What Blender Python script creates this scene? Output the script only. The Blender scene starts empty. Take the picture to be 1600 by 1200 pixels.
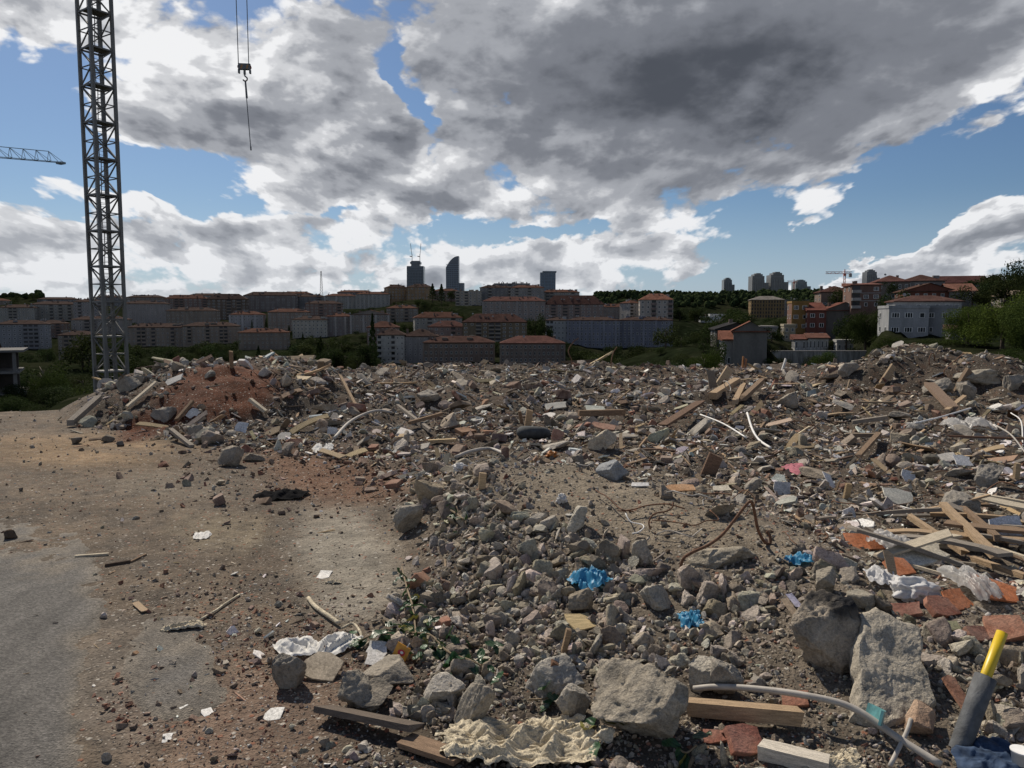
import bpy, bmesh, math, random
import numpy as np
from mathutils import Vector, Matrix, Euler

# ---------------------------------------------------------------- camera, sky, sun
SC = bpy.context.scene
COL = SC.collection
CAMZ, PITCH, F = 1.65, math.radians(5.1), 1209.0     # eye height, tilt down, focal length in 1600 px units
cam = bpy.data.cameras.new('camera')
cam.sensor_width = 36.0
cam.lens = F / 1600 * 36
cam.clip_start, cam.clip_end = 0.05, 30000
cam_o = bpy.data.objects.new('camera', cam)
cam_o.location = (0, 0, CAMZ)
cam_o.rotation_euler = (math.pi / 2 - PITCH, 0, 0)
COL.objects.link(cam_o)
SC.camera = cam_o

SUN_AZ, SUN_EL = math.radians(-30), math.radians(44)
sun = bpy.data.lights.new('sun', 'SUN')
sun.energy, sun.angle, sun.color = 5.0, math.radians(0.55), (1.0, 0.90, 0.76)
sun_o = bpy.data.objects.new('sun', sun)
sd = Vector((math.sin(SUN_AZ) * math.cos(SUN_EL), math.cos(SUN_AZ) * math.cos(SUN_EL), math.sin(SUN_EL)))
sun_o.rotation_euler = sd.to_track_quat('Z', 'Y').to_euler()
sun_o.location = (-60, 60, 90)
COL.objects.link(sun_o)
SC.view_settings.view_transform = 'Standard'
SC.view_settings.look = 'None'
SC.view_settings.gamma = 1.0
SC.view_settings.use_curve_mapping = False
SC.view_settings.exposure = 0.0
SC.cycles.max_bounces = 6
SC.cycles.diffuse_bounces = 2
SC.cycles.glossy_bounces = 2
SC.cycles.transparent_max_bounces = 6
SC.cycles.use_denoising = True


class NT:
    """small helper to write node trees"""
    def __init__(s, tree):
        s.t = tree
        tree.nodes.clear()

    def n(s, typ, props=None, **ins):
        nd = s.t.nodes.new(typ)
        for k, v in (props or {}).items():
            setattr(nd, k, v)
        for k, v in ins.items():
            key = int(k[1:]) if k[0] == '_' and k[1:].isdigit() else k.replace('_', ' ')
            s.set(nd.inputs[key], v)
        return nd

    def set(s, sock, v):
        if isinstance(v, bpy.types.NodeSocket):
            s.t.links.new(v, sock)
        elif isinstance(v, bpy.types.Node):
            s.t.links.new(v.outputs[0], sock)
        else:
            if sock.type == 'RGBA' and len(v) == 3:
                v = (*v, 1)
            sock.default_value = v

    def m(s, op, a, b=0.0, c=None, clamp=False):
        nd = s.t.nodes.new('ShaderNodeMath')
        nd.operation, nd.use_clamp = op, clamp
        s.set(nd.inputs[0], a)
        s.set(nd.inputs[1], b)
        if c is not None:
            s.set(nd.inputs[2], c)
        return nd.outputs[0]

    def vm(s, op, a, b=None, scale=None):
        nd = s.t.nodes.new('ShaderNodeVectorMath')
        nd.operation = op
        s.set(nd.inputs[0], a)
        if b is not None:
            s.set(nd.inputs[1], b)
        if scale is not None:
            s.set(nd.inputs['Scale'], scale)
        return nd.outputs[0]

    def mr(s, v, a, b, c=0.0, d=1.0, smooth=True):
        nd = s.t.nodes.new('ShaderNodeMapRange')
        nd.interpolation_type = 'SMOOTHSTEP' if smooth else 'LINEAR'
        for i, x in enumerate((v, a, b, c, d)):
            s.set(nd.inputs[i], x)
        return nd.outputs[0]

    def mix(s, f, a, b, mode='MIX'):
        nd = s.t.nodes.new('ShaderNodeMix')
        nd.data_type, nd.blend_type = 'RGBA', mode
        s.set(nd.inputs[0], f)
        s.set(nd.inputs[6], a)
        s.set(nd.inputs[7], b)
        return nd.outputs[2]

    def noise(s, vec, scale, detail=4, rough=0.5, dist=0.0, typ=None):
        nd = s.t.nodes.new('ShaderNodeTexNoise')
        if typ:
            nd.noise_type = typ
        s.set(nd.inputs['Vector'], vec)
        s.set(nd.inputs['Scale'], scale)
        nd.inputs['Detail'].default_value = detail
        nd.inputs['Roughness'].default_value = rough
        nd.inputs['Distortion'].default_value = dist
        return nd.outputs['Fac']


def px_dir(u, v):
    a, b = (u - 800) / F, (600 - v) / F
    d = np.array([a, math.cos(PITCH) + b * math.sin(PITCH), -math.sin(PITCH) + b * math.cos(PITCH)])
    return d / np.linalg.norm(d)


def azel(u, v):
    d = px_dir(u, v)
    return math.atan2(d[0], d[1]), math.asin(d[2])


def build_world():
    w = bpy.data.worlds.new('World')
    SC.world = w
    w.use_nodes = True
    T = NT(w.node_tree)
    sky = T.n('ShaderNodeTexSky', dict(sky_type='NISHITA', sun_disc=False, sun_elevation=SUN_EL, sun_rotation=SUN_AZ,
                                       altitude=100, air_density=1.0, dust_density=0.6, ozone_density=1.6))
    gen = T.n('ShaderNodeTexCoord').outputs['Generated']
    sep = T.n('ShaderNodeSeparateXYZ', _0=gen)
    x, y, z = sep.outputs
    az = T.m('ARCTAN2', x, y)
    el = T.m('ARCSINE', z)
    # cloud heaps look smaller towards the horizon, being farther off
    stretched = T.n('ShaderNodeCombineXYZ', _0=T.m('MULTIPLY', x, T.mr(el, 0.02, 0.27, 1.45, 1.0)), _1=y,
                    _2=T.m('MULTIPLY', T.m('POWER', T.m('MAXIMUM', z, 0.0), 0.85), 1.75)).outputs[0]
    # domain warp in angle space: ragged, billowing outlines
    nw = T.n('ShaderNodeTexNoise', dict(noise_dimensions='3D'))
    T.set(nw.inputs['Vector'], stretched)
    nw.inputs['Scale'].default_value = 7.0
    nw.inputs['Detail'].default_value = 5
    nw.inputs['Roughness'].default_value = 0.58
    ws = T.n('ShaderNodeSeparateColor', _0=nw.outputs['Color'])
    azw = T.m('ADD', az, T.m('MULTIPLY', T.m('SUBTRACT', ws.outputs[0], 0.5), 0.17))
    elw = T.m('ADD', el, T.m('MULTIPLY', T.m('SUBTRACT', ws.outputs[1], 0.5), 0.10))

    warped = T.n('ShaderNodeCombineXYZ', _0=azw, _1=elw, _2=0.0).outputs[0]

    def total(lst):
        acc = 0.0
        for (u, v, ru, rv, rot, wt) in lst:
            ca, ce = azel(u, v)
            k = math.cos(ca)
            mp = T.n('ShaderNodeMapping', dict(vector_type='TEXTURE'), _0=warped, _1=(ca, ce, 0), _2=(0, 0, rot),
                     _3=(2.1 * ru / F * k, 2.1 * rv / F, 1))
            g = T.n('ShaderNodeTexGradient', dict(gradient_type='QUADRATIC_SPHERE'), _0=mp.outputs[0])
            acc = T.m('MULTIPLY_ADD', g.outputs['Fac'], wt, acc)
        return acc
    holes = total(CLOUD_HOLES)
    body = total(CLOUD_BODY)
    dark = total(CLOUD_DARK)
    # fractal billows
    fb = T.noise(stretched, 9.0, 9, 0.56, 0.15)
    def puff(vec):
        vo = T.n('ShaderNodeTexVoronoi', dict(feature='F1', distance='EUCLIDEAN'))
        T.set(vo.inputs['Vector'], vec)
        vo.inputs['Scale'].default_value = 15.0
        vo.inputs['Detail'].default_value = 2.0
        vo.inputs['Roughness'].default_value = 0.55
        vo.inputs['Lacunarity'].default_value = 2.3
        return T.m('SUBTRACT', 1.0, vo.outputs['Distance'])
    wv = T.vm('ADD', stretched, T.vm('SCALE', T.vm('SUBTRACT', nw.outputs['Color'], (0.5, 0.5, 0.5)), scale=0.10))
    p0 = puff(wv)
    # the same billows a little towards the sun: sunlit rims, grey lee sides
    off = Vector((-0.35, 0.0, 1.0)).normalized() * 0.024
    p1 = puff(T.vm('ADD', wv, tuple(off)))
    fb1 = T.noise(T.vm('ADD', stretched, tuple(off * 1.3)), 9.0, 6, 0.56, 0.15)
    lo0 = T.noise(stretched, 8.0, 2, 0.5)
    lo1 = T.noise(T.vm('ADD', stretched, tuple(off * 2.4)), 8.0, 2, 0.5)
    relief = T.m('ADD', T.m('MULTIPLY', T.m('SUBTRACT', p0, p1), 0.30), T.m('ADD', T.m('MULTIPLY', T.m('SUBTRACT', fb, fb1), 1.7), T.m('MULTIPLY', T.m('SUBTRACT', lo0, lo1), 1.5)))
    cov = T.m('ADD', T.m('MULTIPLY', T.m('SUBTRACT', fb, 0.5), 2.2), T.m('MULTIPLY', T.m('SUBTRACT', p0, 0.55), 0.65))
    # more small heaps low down, where the view runs along under the layer; clearer overhead
    cov = T.m('ADD', T.m('ADD', cov, T.mr(el, 0.02, 0.20, 0.64, 0.41)), T.m('SUBTRACT', body, T.m('MULTIPLY', holes, 1.25)))
    cov = T.m('ADD', cov, T.mr(el, 0.42, 0.75, 0.0, -0.40))
    alpha = T.mr(cov, 0.0, 0.34)
    thick = T.mr(cov, 0.25, 1.3)
    # backlit cloud: thin is white, deep is grey, undersides are greyer than tops
    soft = T.noise(stretched, 4.0, 3, 0.5)
    d2 = T.m('ADD', T.m('MULTIPLY', dark, T.mr(soft, 0.32, 0.68, 0.66, 1.12)), T.m('MULTIPLY', thick, T.mr(el, 0.03, 0.30, 0.40, 0.24)))
    d2 = T.m('SUBTRACT', d2, T.m('MULTIPLY', relief, T.mr(dark, 0.2, 1.0, 1.0, 0.32)))
    d2 = T.m('ADD', d2, T.m('MULTIPLY', T.m('SUBTRACT', 0.5, fb), T.mr(dark, 0.1, 0.6, 0.15, 0.45)))
    ramp = T.n('ShaderNodeValToRGB', _0=T.m('MULTIPLY', d2, 0.86))
    cr = ramp.color_ramp
    cr.interpolation = 'EASE'
    stops = [(0.0, (0.88, 0.885, 0.90)), (0.12, (0.63, 0.64, 0.665)), (0.33, (0.37, 0.385, 0.42)), (0.62, (0.20, 0.213, 0.245)), (1.0, (0.078, 0.087, 0.107))]
    cr.elements[0].position, cr.elements[0].color = stops[0][0], (*stops[0][1], 1)
    cr.elements[1].position, cr.elements[1].color = stops[-1][0], (*stops[-1][1], 1)
    for p_, c_ in stops[1:-1]:
        e = cr.elements.new(p_)
        e.color = (*c_, 1)
    # haze whitens the clear sky low down
    low = T.mr(el, 0.0, 0.15, 0.5, 0.0)
    sky_s = T.vm('MULTIPLY', sky.outputs[0], (0.044, 0.054, 0.066))
    clear = T.mix(low, sky_s, (0.46, 0.58, 0.76))
    cl = T.mix(T.mr(el, 0.0, 0.20, 0.25, 0.0), ramp.outputs[0], (0.54, 0.59, 0.66))
    col = T.mix(T.m('MULTIPLY', alpha, T.mr(el, 0.0, 0.04, 0.55, 1.0)), clear, cl)
    # below the horizon: dim ground colour
    col = T.mix(T.mr(el, -0.06, -0.01), (0.07, 0.066, 0.058), col)
    bg = T.n('ShaderNodeBackground', Color=T.vm('SCALE', col, scale=10.0), Strength=0.1)
    T.n('ShaderNodeOutputWorld', Surface=bg.outputs[0])


# (u, v, radius u, radius v, rotation, weight) of the photograph's openings, heaps and grey bellies of cloud; those above the frame are added to dim the skylight
CLOUD_HOLES = [(20, 180, 75, 75, 0, 1.5), (95, 95, 40, 22, 0, .7), (60, 262, 130, 26, 0, 1.4), (280, 268, 105, 30, 0, 1.3), (370, 312, 90, 20, 0, .9), (215, 265, 60, 26, 0, .8),
               (645, 165, 26, 80, .1, 1.3), (1440, 305, 330, 50, .40, 1.9), (1300, 395, 120, 45, .2, 1.3), (1180, 350, 70, 30, .2, 1.1),
               (860, 372, 150, 12, 0, 1.0), (690, 352, 70, 10, 0, .6), (110, 330, 60, 18, 0, .9), (1250, 400, 80, 18, .2, .5), (1100, 385, 60, 18, 0, .6), (1590, 255, 60, 40, .3, .8), (520, 330, 70, 10, 0, .6)]
CLOUD_BODY = [(1250, -250, 700, 260, 0, 1.0), (600, -420, 500, 200, 0, .5), (1150, 110, 520, 170, 0, .9), (180, 180, 130, 45, 0, .8), (430, 180, 200, 90, 0, .7), (1470, 395, 190, 32, .28, 1.7), (1340, 425, 90, 18, .1, .9), (1180, 410, 70, 14, .1, .8), (1580, 340, 70, 40, .2, .9), (560, 230, 150, 50, .15, .6),
              (300, 360, 150, 45, 0, .7), (1000, 390, 130, 45, 0, .7), (240, 310, 45, 30, 0, .7), (70, 390, 80, 40, 0, .5), (1240, 345, 120, 24, .3, 1.3), (40, 35, 120, 45, 0, .9), (640, 420, 260, 26, 0, .5), (530, 290, 120, 40, 0, .9), (700, 330, 150, 28, 0, .5), (60, 320, 60, 30, 0, .6), (850, 240, 240, 60, 0, .4)]
CLOUD_DARK = [(1250, -260, 520, 230, 0, .55), (650, -420, 420, 200, 0, .5), (1120, 95, 520, 120, .10, .80), (980, 165, 260, 60, 0, .30), (1330, 70, 300, 110, .2, .22), (1060, 285, 210, 42, .1, .42), (1330, 195, 250, 46, .3, .30),
              (430, 190, 150, 34, 0, .40), (570, 55, 200, 50, 0, .26), (360, 352, 90, 16, 0, .36), (700, 285, 150, 30, 0, .32), (1510, 395, 90, 13, .2, .40), (235, 318, 40, 12, 0, .32), (850, 322, 170, 16, 0, .30), (100, 400, 50, 14, 0, .22),
              (1050, 400, 90, 10, 0, .20), (600, 410, 160, 12, 0, .14)]
build_world()
SC.world.cycles.sampling_method = 'MANUAL'
SC.world.cycles.sample_map_resolution = 512

# ---------------------------------------------------------------- numeric helpers
R0 = np.random.RandomState(7)
_perm = np.random.RandomState(3).permutation(512).astype(np.int64)
_perm = np.concatenate([_perm, _perm, _perm])
_grad = np.random.RandomState(4).normal(size=(512, 3))
_grad /= np.linalg.norm(_grad, axis=1)[:, None]


def perlin(p):
    p = np.asarray(p, float)
    i = np.floor(p).astype(np.int64)
    f = p - i
    i &= 511
    w = f * f * f * (f * (f * 6 - 15) + 10)
    out = 0
    for dx in (0, 1):
        wx = w[:, 0] if dx else 1 - w[:, 0]
        for dy in (0, 1):
            wy = w[:, 1] if dy else 1 - w[:, 1]
            for dz in (0, 1):
                wz = w[:, 2] if dz else 1 - w[:, 2]
                h = _perm[(_perm[(_perm[(i[:, 0] + dx) & 511] + i[:, 1] + dy) & 511] + i[:, 2] + dz) & 511]
                g = _grad[h]
                d = g[:, 0] * (f[:, 0] - dx) + g[:, 1] * (f[:, 1] - dy) + g[:, 2] * (f[:, 2] - dz)
                out = out + wx * wy * wz * d
    return out * 1.6


def fbm(p, octaves=4, gain=0.5, seed=0.0):
    p = np.asarray(p, float) + seed * 17.31
    a, s, tot = 1.0, 0.0, 0.0
    for _ in range(octaves):
        s = s + a * perlin(p)
        tot += a
        a *= gain
        p = p * 2.03 + 5.1
    return s / tot


def xy3(x, y, k=1.0):
    return np.stack([np.asarray(x, float) * k, np.asarray(y, float) * k, np.zeros_like(np.asarray(x, float))], axis=1)


def sstep(a, b, x):
    t = np.clip((x - a) / (b - a), 0, 1)
    return t * t * (3 - 2 * t)


def P(u, v, Y):
    """the point of the place seen at photograph pixel (u, v), Y metres ahead"""
    d = px_dir(u, v)
    d = d * (Y / d[1])
    return np.array([d[0], d[1], CAMZ + d[2]])


def project(x, y, z):
    c, s = math.cos(PITCH), math.sin(PITCH)
    zz = z - CAMZ
    dep = y * c - zz * s
    up = y * s + zz * c
    dep = np.maximum(dep, 1e-3)
    return 800 + F * x / dep, 600 - F * up / dep


# ---------------------------------------------------------------- shape of the site
RIDGE = np.array([P(690, 745, 6.3), P(760, 722, 6.2), P(900, 735, 5.9), P(1100, 790, 5.1), P(1230, 838, 4.5), P(1420, 915, 3.75), P(1700, 960, 3.4)])
XB_Y = [0.0, 2.6, 3.3, 4.2, 6.35, 7.9, 9.4, 10.2, 11.5, 14, 40]
XB_X = [-1.1, -1.1, -1.0, -0.66, -1.05, -1.85, -3.7, -5.1, -6.7, -7.7, -9.0]
ZF_Y = [0, 3, 8, 12, 16, 20, 23, 24.5, 27, 34, 45]
ZF_Z = [0, 0.0, 0.02, 0.02, 0.04, 0.05, 0.06, 0.03, -1.2, -5.5, -9.5]


def ridge_dist(x, y):
    best = np.full(x.shape, 1e9)
    hh = np.zeros(x.shape)
    side = np.zeros(x.shape)
    for a, b in zip(RIDGE[:-1], RIDGE[1:]):
        ab = b[:2] - a[:2]
        L2 = ab @ ab
        t = np.clip(((x - a[0]) * ab[0] + (y - a[1]) * ab[1]) / L2, 0, 1)
        px, py = a[0] + t * ab[0], a[1] + t * ab[1]
        d = np.hypot(x - px, y - py)
        cr = ab[0] * (y - py) - ab[1] * (x - px)        # > 0: beyond the ridge
        m = d < best
        best = np.where(m, d, best)
        hh = np.where(m, a[2] + t * (b[2] - a[2]), hh)
        side = np.where(m, np.sign(cr), side)
    return best, hh, side


def pile_mask(x, y):
    wob = 0.22 * fbm(xy3(x, y, 1.1), 3, seed=2)
    return sstep(-0.1, 0.75, x - np.interp(y, XB_Y, XB_X) + wob)


def H(x, y):
    x, y = np.asarray(x, float), np.asarray(y, float)
    m = pile_mask(x, y)
    # flat lot on the crane side, cut off by a steep drop
    ydrop = np.interp(x, [-9, -7.5, -6.0, -4.0], [13.0, 13.6, 17.5, 24.0])
    lot = 0.012 * fbm(xy3(x, y, 1.3), 3, seed=1)
    z = lot + np.interp(y, ZF_Y, ZF_Z) * m
    over = np.maximum(y - ydrop, 0) * sstep(-3.0, -5.5, x)
    z = z - np.minimum(over * 0.8, 9.0)
    # gravelly mound near the camera
    d, hh, side = ridge_dist(x, y)
    back = np.exp(-(d / 0.95) ** 2)
    front = np.exp(-(d / 1.25) ** 2) * 0.8 + 0.2 * np.exp(-(d / 2.4) ** 2)
    mound = (hh - 0.02) * np.where(side > 0, back, front)
    z = z + mound * np.maximum(m, 0.25 * np.exp(-d / 0.5))
    # heap at the crane end, with its brown earth flank; heap in front of the hillside houses
    def heap(cx, cy, rx, ry, h, p=0.85):
        q = ((x - cx) / rx) ** 2 + ((y - cy) / ry) ** 2
        return h * np.maximum(1 - q, 0) ** p
    z = z + heap(-5.3, 14.6, 2.75, 3.3, 0.72)
    z = z + heap(-2.0, 18.5, 3.2, 3.0, 0.20) + heap(9.5, 18.2, 2.3, 2.6, 0.82) + heap(6.0, 20.5, 3.2, 4.4, -0.22) + heap(12.0, 15.5, 2.6, 2.6, 0.42) + heap(5.5, 16.0, 2.6, 2.4, 0.12)
    z = z + heap(3.4, 12.5, 2.0, 1.8, 0.14) + heap(-0.8, 14.5, 2.2, 1.6, 0.16)
    # lumps
    far = sstep(5, 14, y)
    z = z + m * (0.045 * fbm(xy3(x, y, 1.9), 4, seed=3) * (1 + far) + far * (0.26 * fbm(xy3(x, y, 0.55), 3, seed=5) + 0.13 * fbm(xy3(x, y, 1.25), 3, seed=8)))
    z = z + m * 0.035 * np.abs(fbm(xy3(x, y, 6.0), 3, seed=6)) * (0.5 + far)
    return z


def G(u, v):
    """where the view ray of pixel (u, v) meets the ground"""
    d = px_dir(u, v)
    t = np.geomspace(1.5, 45, 1500)
    pts = d[None, :] * t[:, None]
    h = H(pts[:, 0], pts[:, 1])
    hit = np.nonzero(CAMZ + pts[:, 2] < h)[0]
    k = hit[0] if len(hit) else len(t) - 1
    return np.array([pts[k, 0], pts[k, 1], h[k]])


# ---------------------------------------------------------------- object helpers
def link(o):
    COL.objects.link(o)
    return o


def tag(o, label=None, cat=None, group=None, kind=None):
    for k, v in (('label', label), ('category', cat), ('group', group), ('kind', kind)):
        if v:
            o[k] = v
    return o


def np_mesh(name, V, Fc, mats=(), smooth=False, col=None, fmat=None):
    """mesh from arrays; Fc an (m,3) or (m,4) array or a list of index lists"""
    me = bpy.data.meshes.new(name)
    V = np.asarray(V, np.float32)
    if isinstance(Fc, np.ndarray):
        k = Fc.shape[1]
        me.vertices.add(len(V))
        me.vertices.foreach_set('co', V.ravel())
        me.loops.add(Fc.size)
        me.loops.foreach_set('vertex_index', Fc.astype(np.int32).ravel())
        me.polygons.add(len(Fc))
        me.polygons.foreach_set('loop_start', np.arange(0, Fc.size, k, dtype=np.int32))
        me.update(calc_edges=True)
    else:
        me.from_pydata(V.tolist(), [], [list(map(int, f)) for f in Fc])
        me.update()
    for m in mats:
        me.materials.append(m)
    if fmat is not None:
        me.polygons.foreach_set('material_index', np.asarray(fmat, np.int32))
    me.polygons.foreach_set('use_smooth', np.full(len(me.polygons), smooth))
    if col is not None:
        at = me.color_attributes.new('Col', 'FLOAT_COLOR', 'POINT')
        c = np.ones((len(V), 4), np.float32)
        c[:, :3] = col
        at.data.foreach_set('color', c.ravel())
    return me


def obj(name, me, parent=None, loc=None, rot=None, scale=None):
    o = bpy.data.objects.new(name, me)
    if parent is not None:
        o.parent = parent
    if loc is not None:
        o.location = [float(q) for q in loc]
    if rot is not None:
        o.rotation_euler = [float(q) for q in rot]
    if scale is not None:
        o.scale = (scale,) * 3 if np.isscalar(scale) else [float(q) for q in scale]
    return link(o)


def empty(name, loc, rotz=0.0, scale=1.0):
    o = obj(name, None, None, loc, (0, 0, rotz), scale)
    o.empty_display_size = 0.2
    return o


class MB:
    """collects simple solids into one mesh"""
    def __init__(s):
        s.v, s.f, s.m = [], [], []

    def add(s, V, Fs, mi=0):
        b = len(s.v)
        s.v += [tuple(map(float, q)) for q in V]
        s.f += [[b + i for i in f] for f in Fs]
        s.m += [mi] * len(Fs)
        return s

    def box(s, x0, x1, y0, y1, z0, z1, mi=0):
        V = [(x, y, z) for z in (z0, z1) for y in (y0, y1) for x in (x0, x1)]
        return s.add(V, [(0, 2, 3, 1), (4, 5, 7, 6), (0, 1, 5, 4), (2, 6, 7, 3), (0, 4, 6, 2), (1, 3, 7, 5)], mi)

    def bar(s, a, b, w, h=None, mi=0):
        a, b = Vector(a), Vector(b)
        d = (b - a).normalized()
        up = Vector((0, 0, 1)) if abs(d.z) < 0.95 else Vector((0, 1, 0))
        sx = d.cross(up).normalized() * (w / 2)
        sy = sx.cross(d).normalized() * ((h or w) / 2)
        V = [p + i * sx + j * sy for p in (a, b) for (i, j) in ((-1, -1), (1, -1), (1, 1), (-1, 1))]
        return s.add(V, [(0, 3, 2, 1), (4, 5, 6, 7), (0, 1, 5, 4), (1, 2, 6, 5), (2, 3, 7, 6), (3, 0, 4, 7)], mi)

    def tube(s, pts, rad, n=8, mi=0, cap=True):
        pts = [Vector(q) for q in pts]
        rad = [rad] * len(pts) if np.isscalar(rad) else rad
        V, Fs = [], []
        prev = None
        for i, q in enumerate(pts):
            d = (pts[min(i + 1, len(pts) - 1)] - pts[max(i - 1, 0)]).normalized()
            if prev is None:
                up = Vector((0, 0, 1)) if abs(d.z) < 0.9 else Vector((1, 0, 0))
                sx = d.cross(up).normalized()
            else:
                sx = (prev - d * prev.dot(d)).normalized()
            prev = sx
            sy = d.cross(sx)
            for k in range(n):
                a = 2 * math.pi * k / n
                V.append(q + (sx * math.cos(a) + sy * math.sin(a)) * rad[i])
        for i in range(len(pts) - 1):
            for k in range(n):
                k2 = (k + 1) % n
                Fs.append((i * n + k, i * n + k2, (i + 1) * n + k2, (i + 1) * n + k))
        if cap:
            Fs.append(tuple(range(n - 1, -1, -1)))
            Fs.append(tuple(range((len(pts) - 1) * n, len(pts) * n)))
        return s.add(V, Fs, mi)

    def mesh(s, name, mats, smooth=False):
        return np_mesh(name, np.array(s.v), s.f, mats if isinstance(mats, (list, tuple)) else [mats], smooth, fmat=s.m)

    def build(s, name, mats, parent=None, loc=None, rot=None, smooth=False, scale=None):
        return obj(name, s.mesh(name, mats, smooth), parent, loc, rot, scale)


def spline(pts, n=8):
    """smooth curve through points"""
    p = [np.array(q, float) for q in pts]
    p = [2 * p[0] - p[1]] + p + [2 * p[-1] - p[-2]]
    out = []
    for i in range(1, len(p) - 2):
        for k in range(n):
            t = k / n
            out.append(0.5 * (2 * p[i] + (p[i + 1] - p[i - 1]) * t + (2 * p[i - 1] - 5 * p[i] + 4 * p[i + 1] - p[i + 2]) * t * t
                              + (3 * p[i] - p[i - 1] - 3 * p[i + 1] + p[i + 2]) * t ** 3))
    out.append(p[-2])
    return out


def ico(sub):
    bm = bmesh.new()
    bmesh.ops.create_icosphere(bm, subdivisions=sub, radius=1.0)
    V = np.array([v.co[:] for v in bm.verts])
    Fc = np.array([[v.index for v in f.verts] for f in bm.faces])
    bm.free()
    return V, Fc


ICO = {k: ico(k) for k in (1, 2, 3, 4, 5)}


def rock(seed, sub=3, planes=9, amp=0.09, squash=(1, .85, .7), round_=0.0, freq=1.6):
    """broken lump: a ball cut by random planes, its faces roughened; about 1 across"""
    r = np.random.RandomState(seed)
    V, Fc = ICO[sub]
    V = V.copy()
    for _ in range(planes):
        n = r.normal(size=3)
        n /= np.linalg.norm(n)
        d = r.uniform(0.34, 0.74)
        over = np.maximum(V @ n - d, 0) * (1 - round_)
        V -= over[:, None] * n[None, :]
    nrm = V / np.linalg.norm(V, axis=1)[:, None]
    if sub >= 2 and amp > 0:
        a = fbm(V * freq, 3, seed=seed % 50) * amp
        b = fbm(V * freq * 4.2, 4, 0.62, seed=seed % 37 + 3) * amp * (0.62 if sub >= 3 else 0.25)
        pit = -np.maximum(np.abs(fbm(V * freq * 2.6, 2, 0.5, seed=seed % 31 + 9)) - 0.22, 0) * amp * (2.2 if sub >= 4 else 0)
        V += nrm * (a + b + pit)[:, None]
    V = V * np.array(squash)[None, :]
    V /= np.abs(V).max() * 2
    return V, Fc


# ---------------------------------------------------------------- materials
def srgb(r, g, b):
    return tuple(((c / 255 + 0.055) / 1.055) ** 2.4 if c > 10 else c / 255 / 12.92 for c in (r, g, b))


MATS = {}


def new_mat(name):
    m = bpy.data.materials.new(name)
    m.use_nodes = True
    T = NT(m.node_tree)
    MATS[name] = m
    return m, T


def finish(T, color, rough=0.9, bump=None, metal=0.0, spec=0.3, strength=0.6, dist=0.01, trans=0.0, alpha=None, coat=0.0):
    kw = dict(Base_Color=color, Roughness=rough, Metallic=metal)
    p = T.n('ShaderNodeBsdfPrincipled')
    T.set(p.inputs['Base Color'], color)
    T.set(p.inputs['Roughness'], rough)
    p.inputs['Metallic'].default_value = metal
    p.inputs['Specular IOR Level'].default_value = spec
    p.inputs['Coat Weight'].default_value = coat
    if alpha is not None:
        T.set(p.inputs['Alpha'], alpha)
    if bump is not None:
        b = T.n('ShaderNodeBump', Height=bump, Strength=strength, Distance=dist)
        T.set(p.inputs['Normal'], b.outputs[0])
    out = p.outputs[0]
    if trans > 0:
        tr = T.n('ShaderNodeBsdfTranslucent', Color=color)
        out = T.n('ShaderNodeMixShader', _0=trans, _1=p.outputs[0], _2=tr.outputs[0]).outputs[0]
    T.n('ShaderNodeOutputMaterial', Surface=out)


def src_color(T, kind, const):
    if kind == 'attr':
        return T.n('ShaderNodeAttribute', dict(attribute_name='Col')).outputs['Color']
    if kind == 'obj':
        return T.n('ShaderNodeObjectInfo').outputs['Color']
    return T.n('ShaderNodeRGB').outputs[0] if const is None else const


def pos(T):
    return T.n('ShaderNodeNewGeometry').outputs['Position']


def rubble_mat(name, kind, const=None, grain=1.0, rough=0.95, strength=0.95, dust=None, streak=False, spec=0.2):
    """dusty broken material: blotches, fine speckle and pits over the piece's own colour"""
    m, T = new_mat(name)
    c = src_color(T, kind, const)
    p = pos(T)
    if streak:
        p = T.n('ShaderNodeTexCoord').outputs['Object']
        p = T.n('ShaderNodeMapping', _0=p, _3=(2.5, 26, 26)).outputs[0]
    n1 = T.noise(p, 9.0 * grain, 4, 0.6)
    n2 = T.noise(p, 75.0 * grain, 4, 0.7)
    n3 = T.noise(p, 230.0 * grain, 2, 0.6)
    f = T.m('MULTIPLY', T.mr(n1, 0.25, 0.75, 0.72, 1.25), T.mr(n2, 0.28, 0.72, 0.66, 1.3))
    col = T.vm('SCALE', c, scale=T.m('MULTIPLY', f, T.mr(n3, 0.3, 0.7, 0.82, 1.18)))
    if dust:
        up = T.n('ShaderNodeSeparateXYZ', _0=T.n('ShaderNodeNewGeometry').outputs['Normal']).outputs[2]
        col = T.mix(T.m('MULTIPLY', T.mr(n1, 0.35, 0.65), dust[1]), col, dust[0])
    h = T.m('ADD', T.m('MULTIPLY', n1, 0.8), T.m('ADD', T.m('MULTIPLY', n2, 0.32), T.m('MULTIPLY', n3, 0.10)))
    finish(T, col, rough, h, spec=spec, strength=strength, dist=0.03 / grain)
    return m


DUST = (0.34, 0.29, 0.22)
M_CONC = rubble_mat('concrete', 'obj', dust=(DUST, 0.35))
M_CONC_S = rubble_mat('concrete_small', 'attr', dust=(DUST, 0.3))
M_BRICK = rubble_mat('fired_clay', 'obj', dust=(DUST, 0.28), strength=0.4)
M_BRICK_S = rubble_mat('fired_clay_small', 'attr', dust=(DUST, 0.25), strength=0.4)
M_WOOD = rubble_mat('timber', 'obj', streak=True, strength=0.35, grain=0.6)
M_WOOD_S = rubble_mat('timber_small', 'attr', strength=0.3)
M_PLAS = rubble_mat('plaster', 'obj', dust=(DUST, 0.25), strength=0.2, rough=0.8)
M_PLAS_S = rubble_mat('plaster_small', 'attr', dust=(DUST, 0.22), strength=0.2, rough=0.8)


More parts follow.
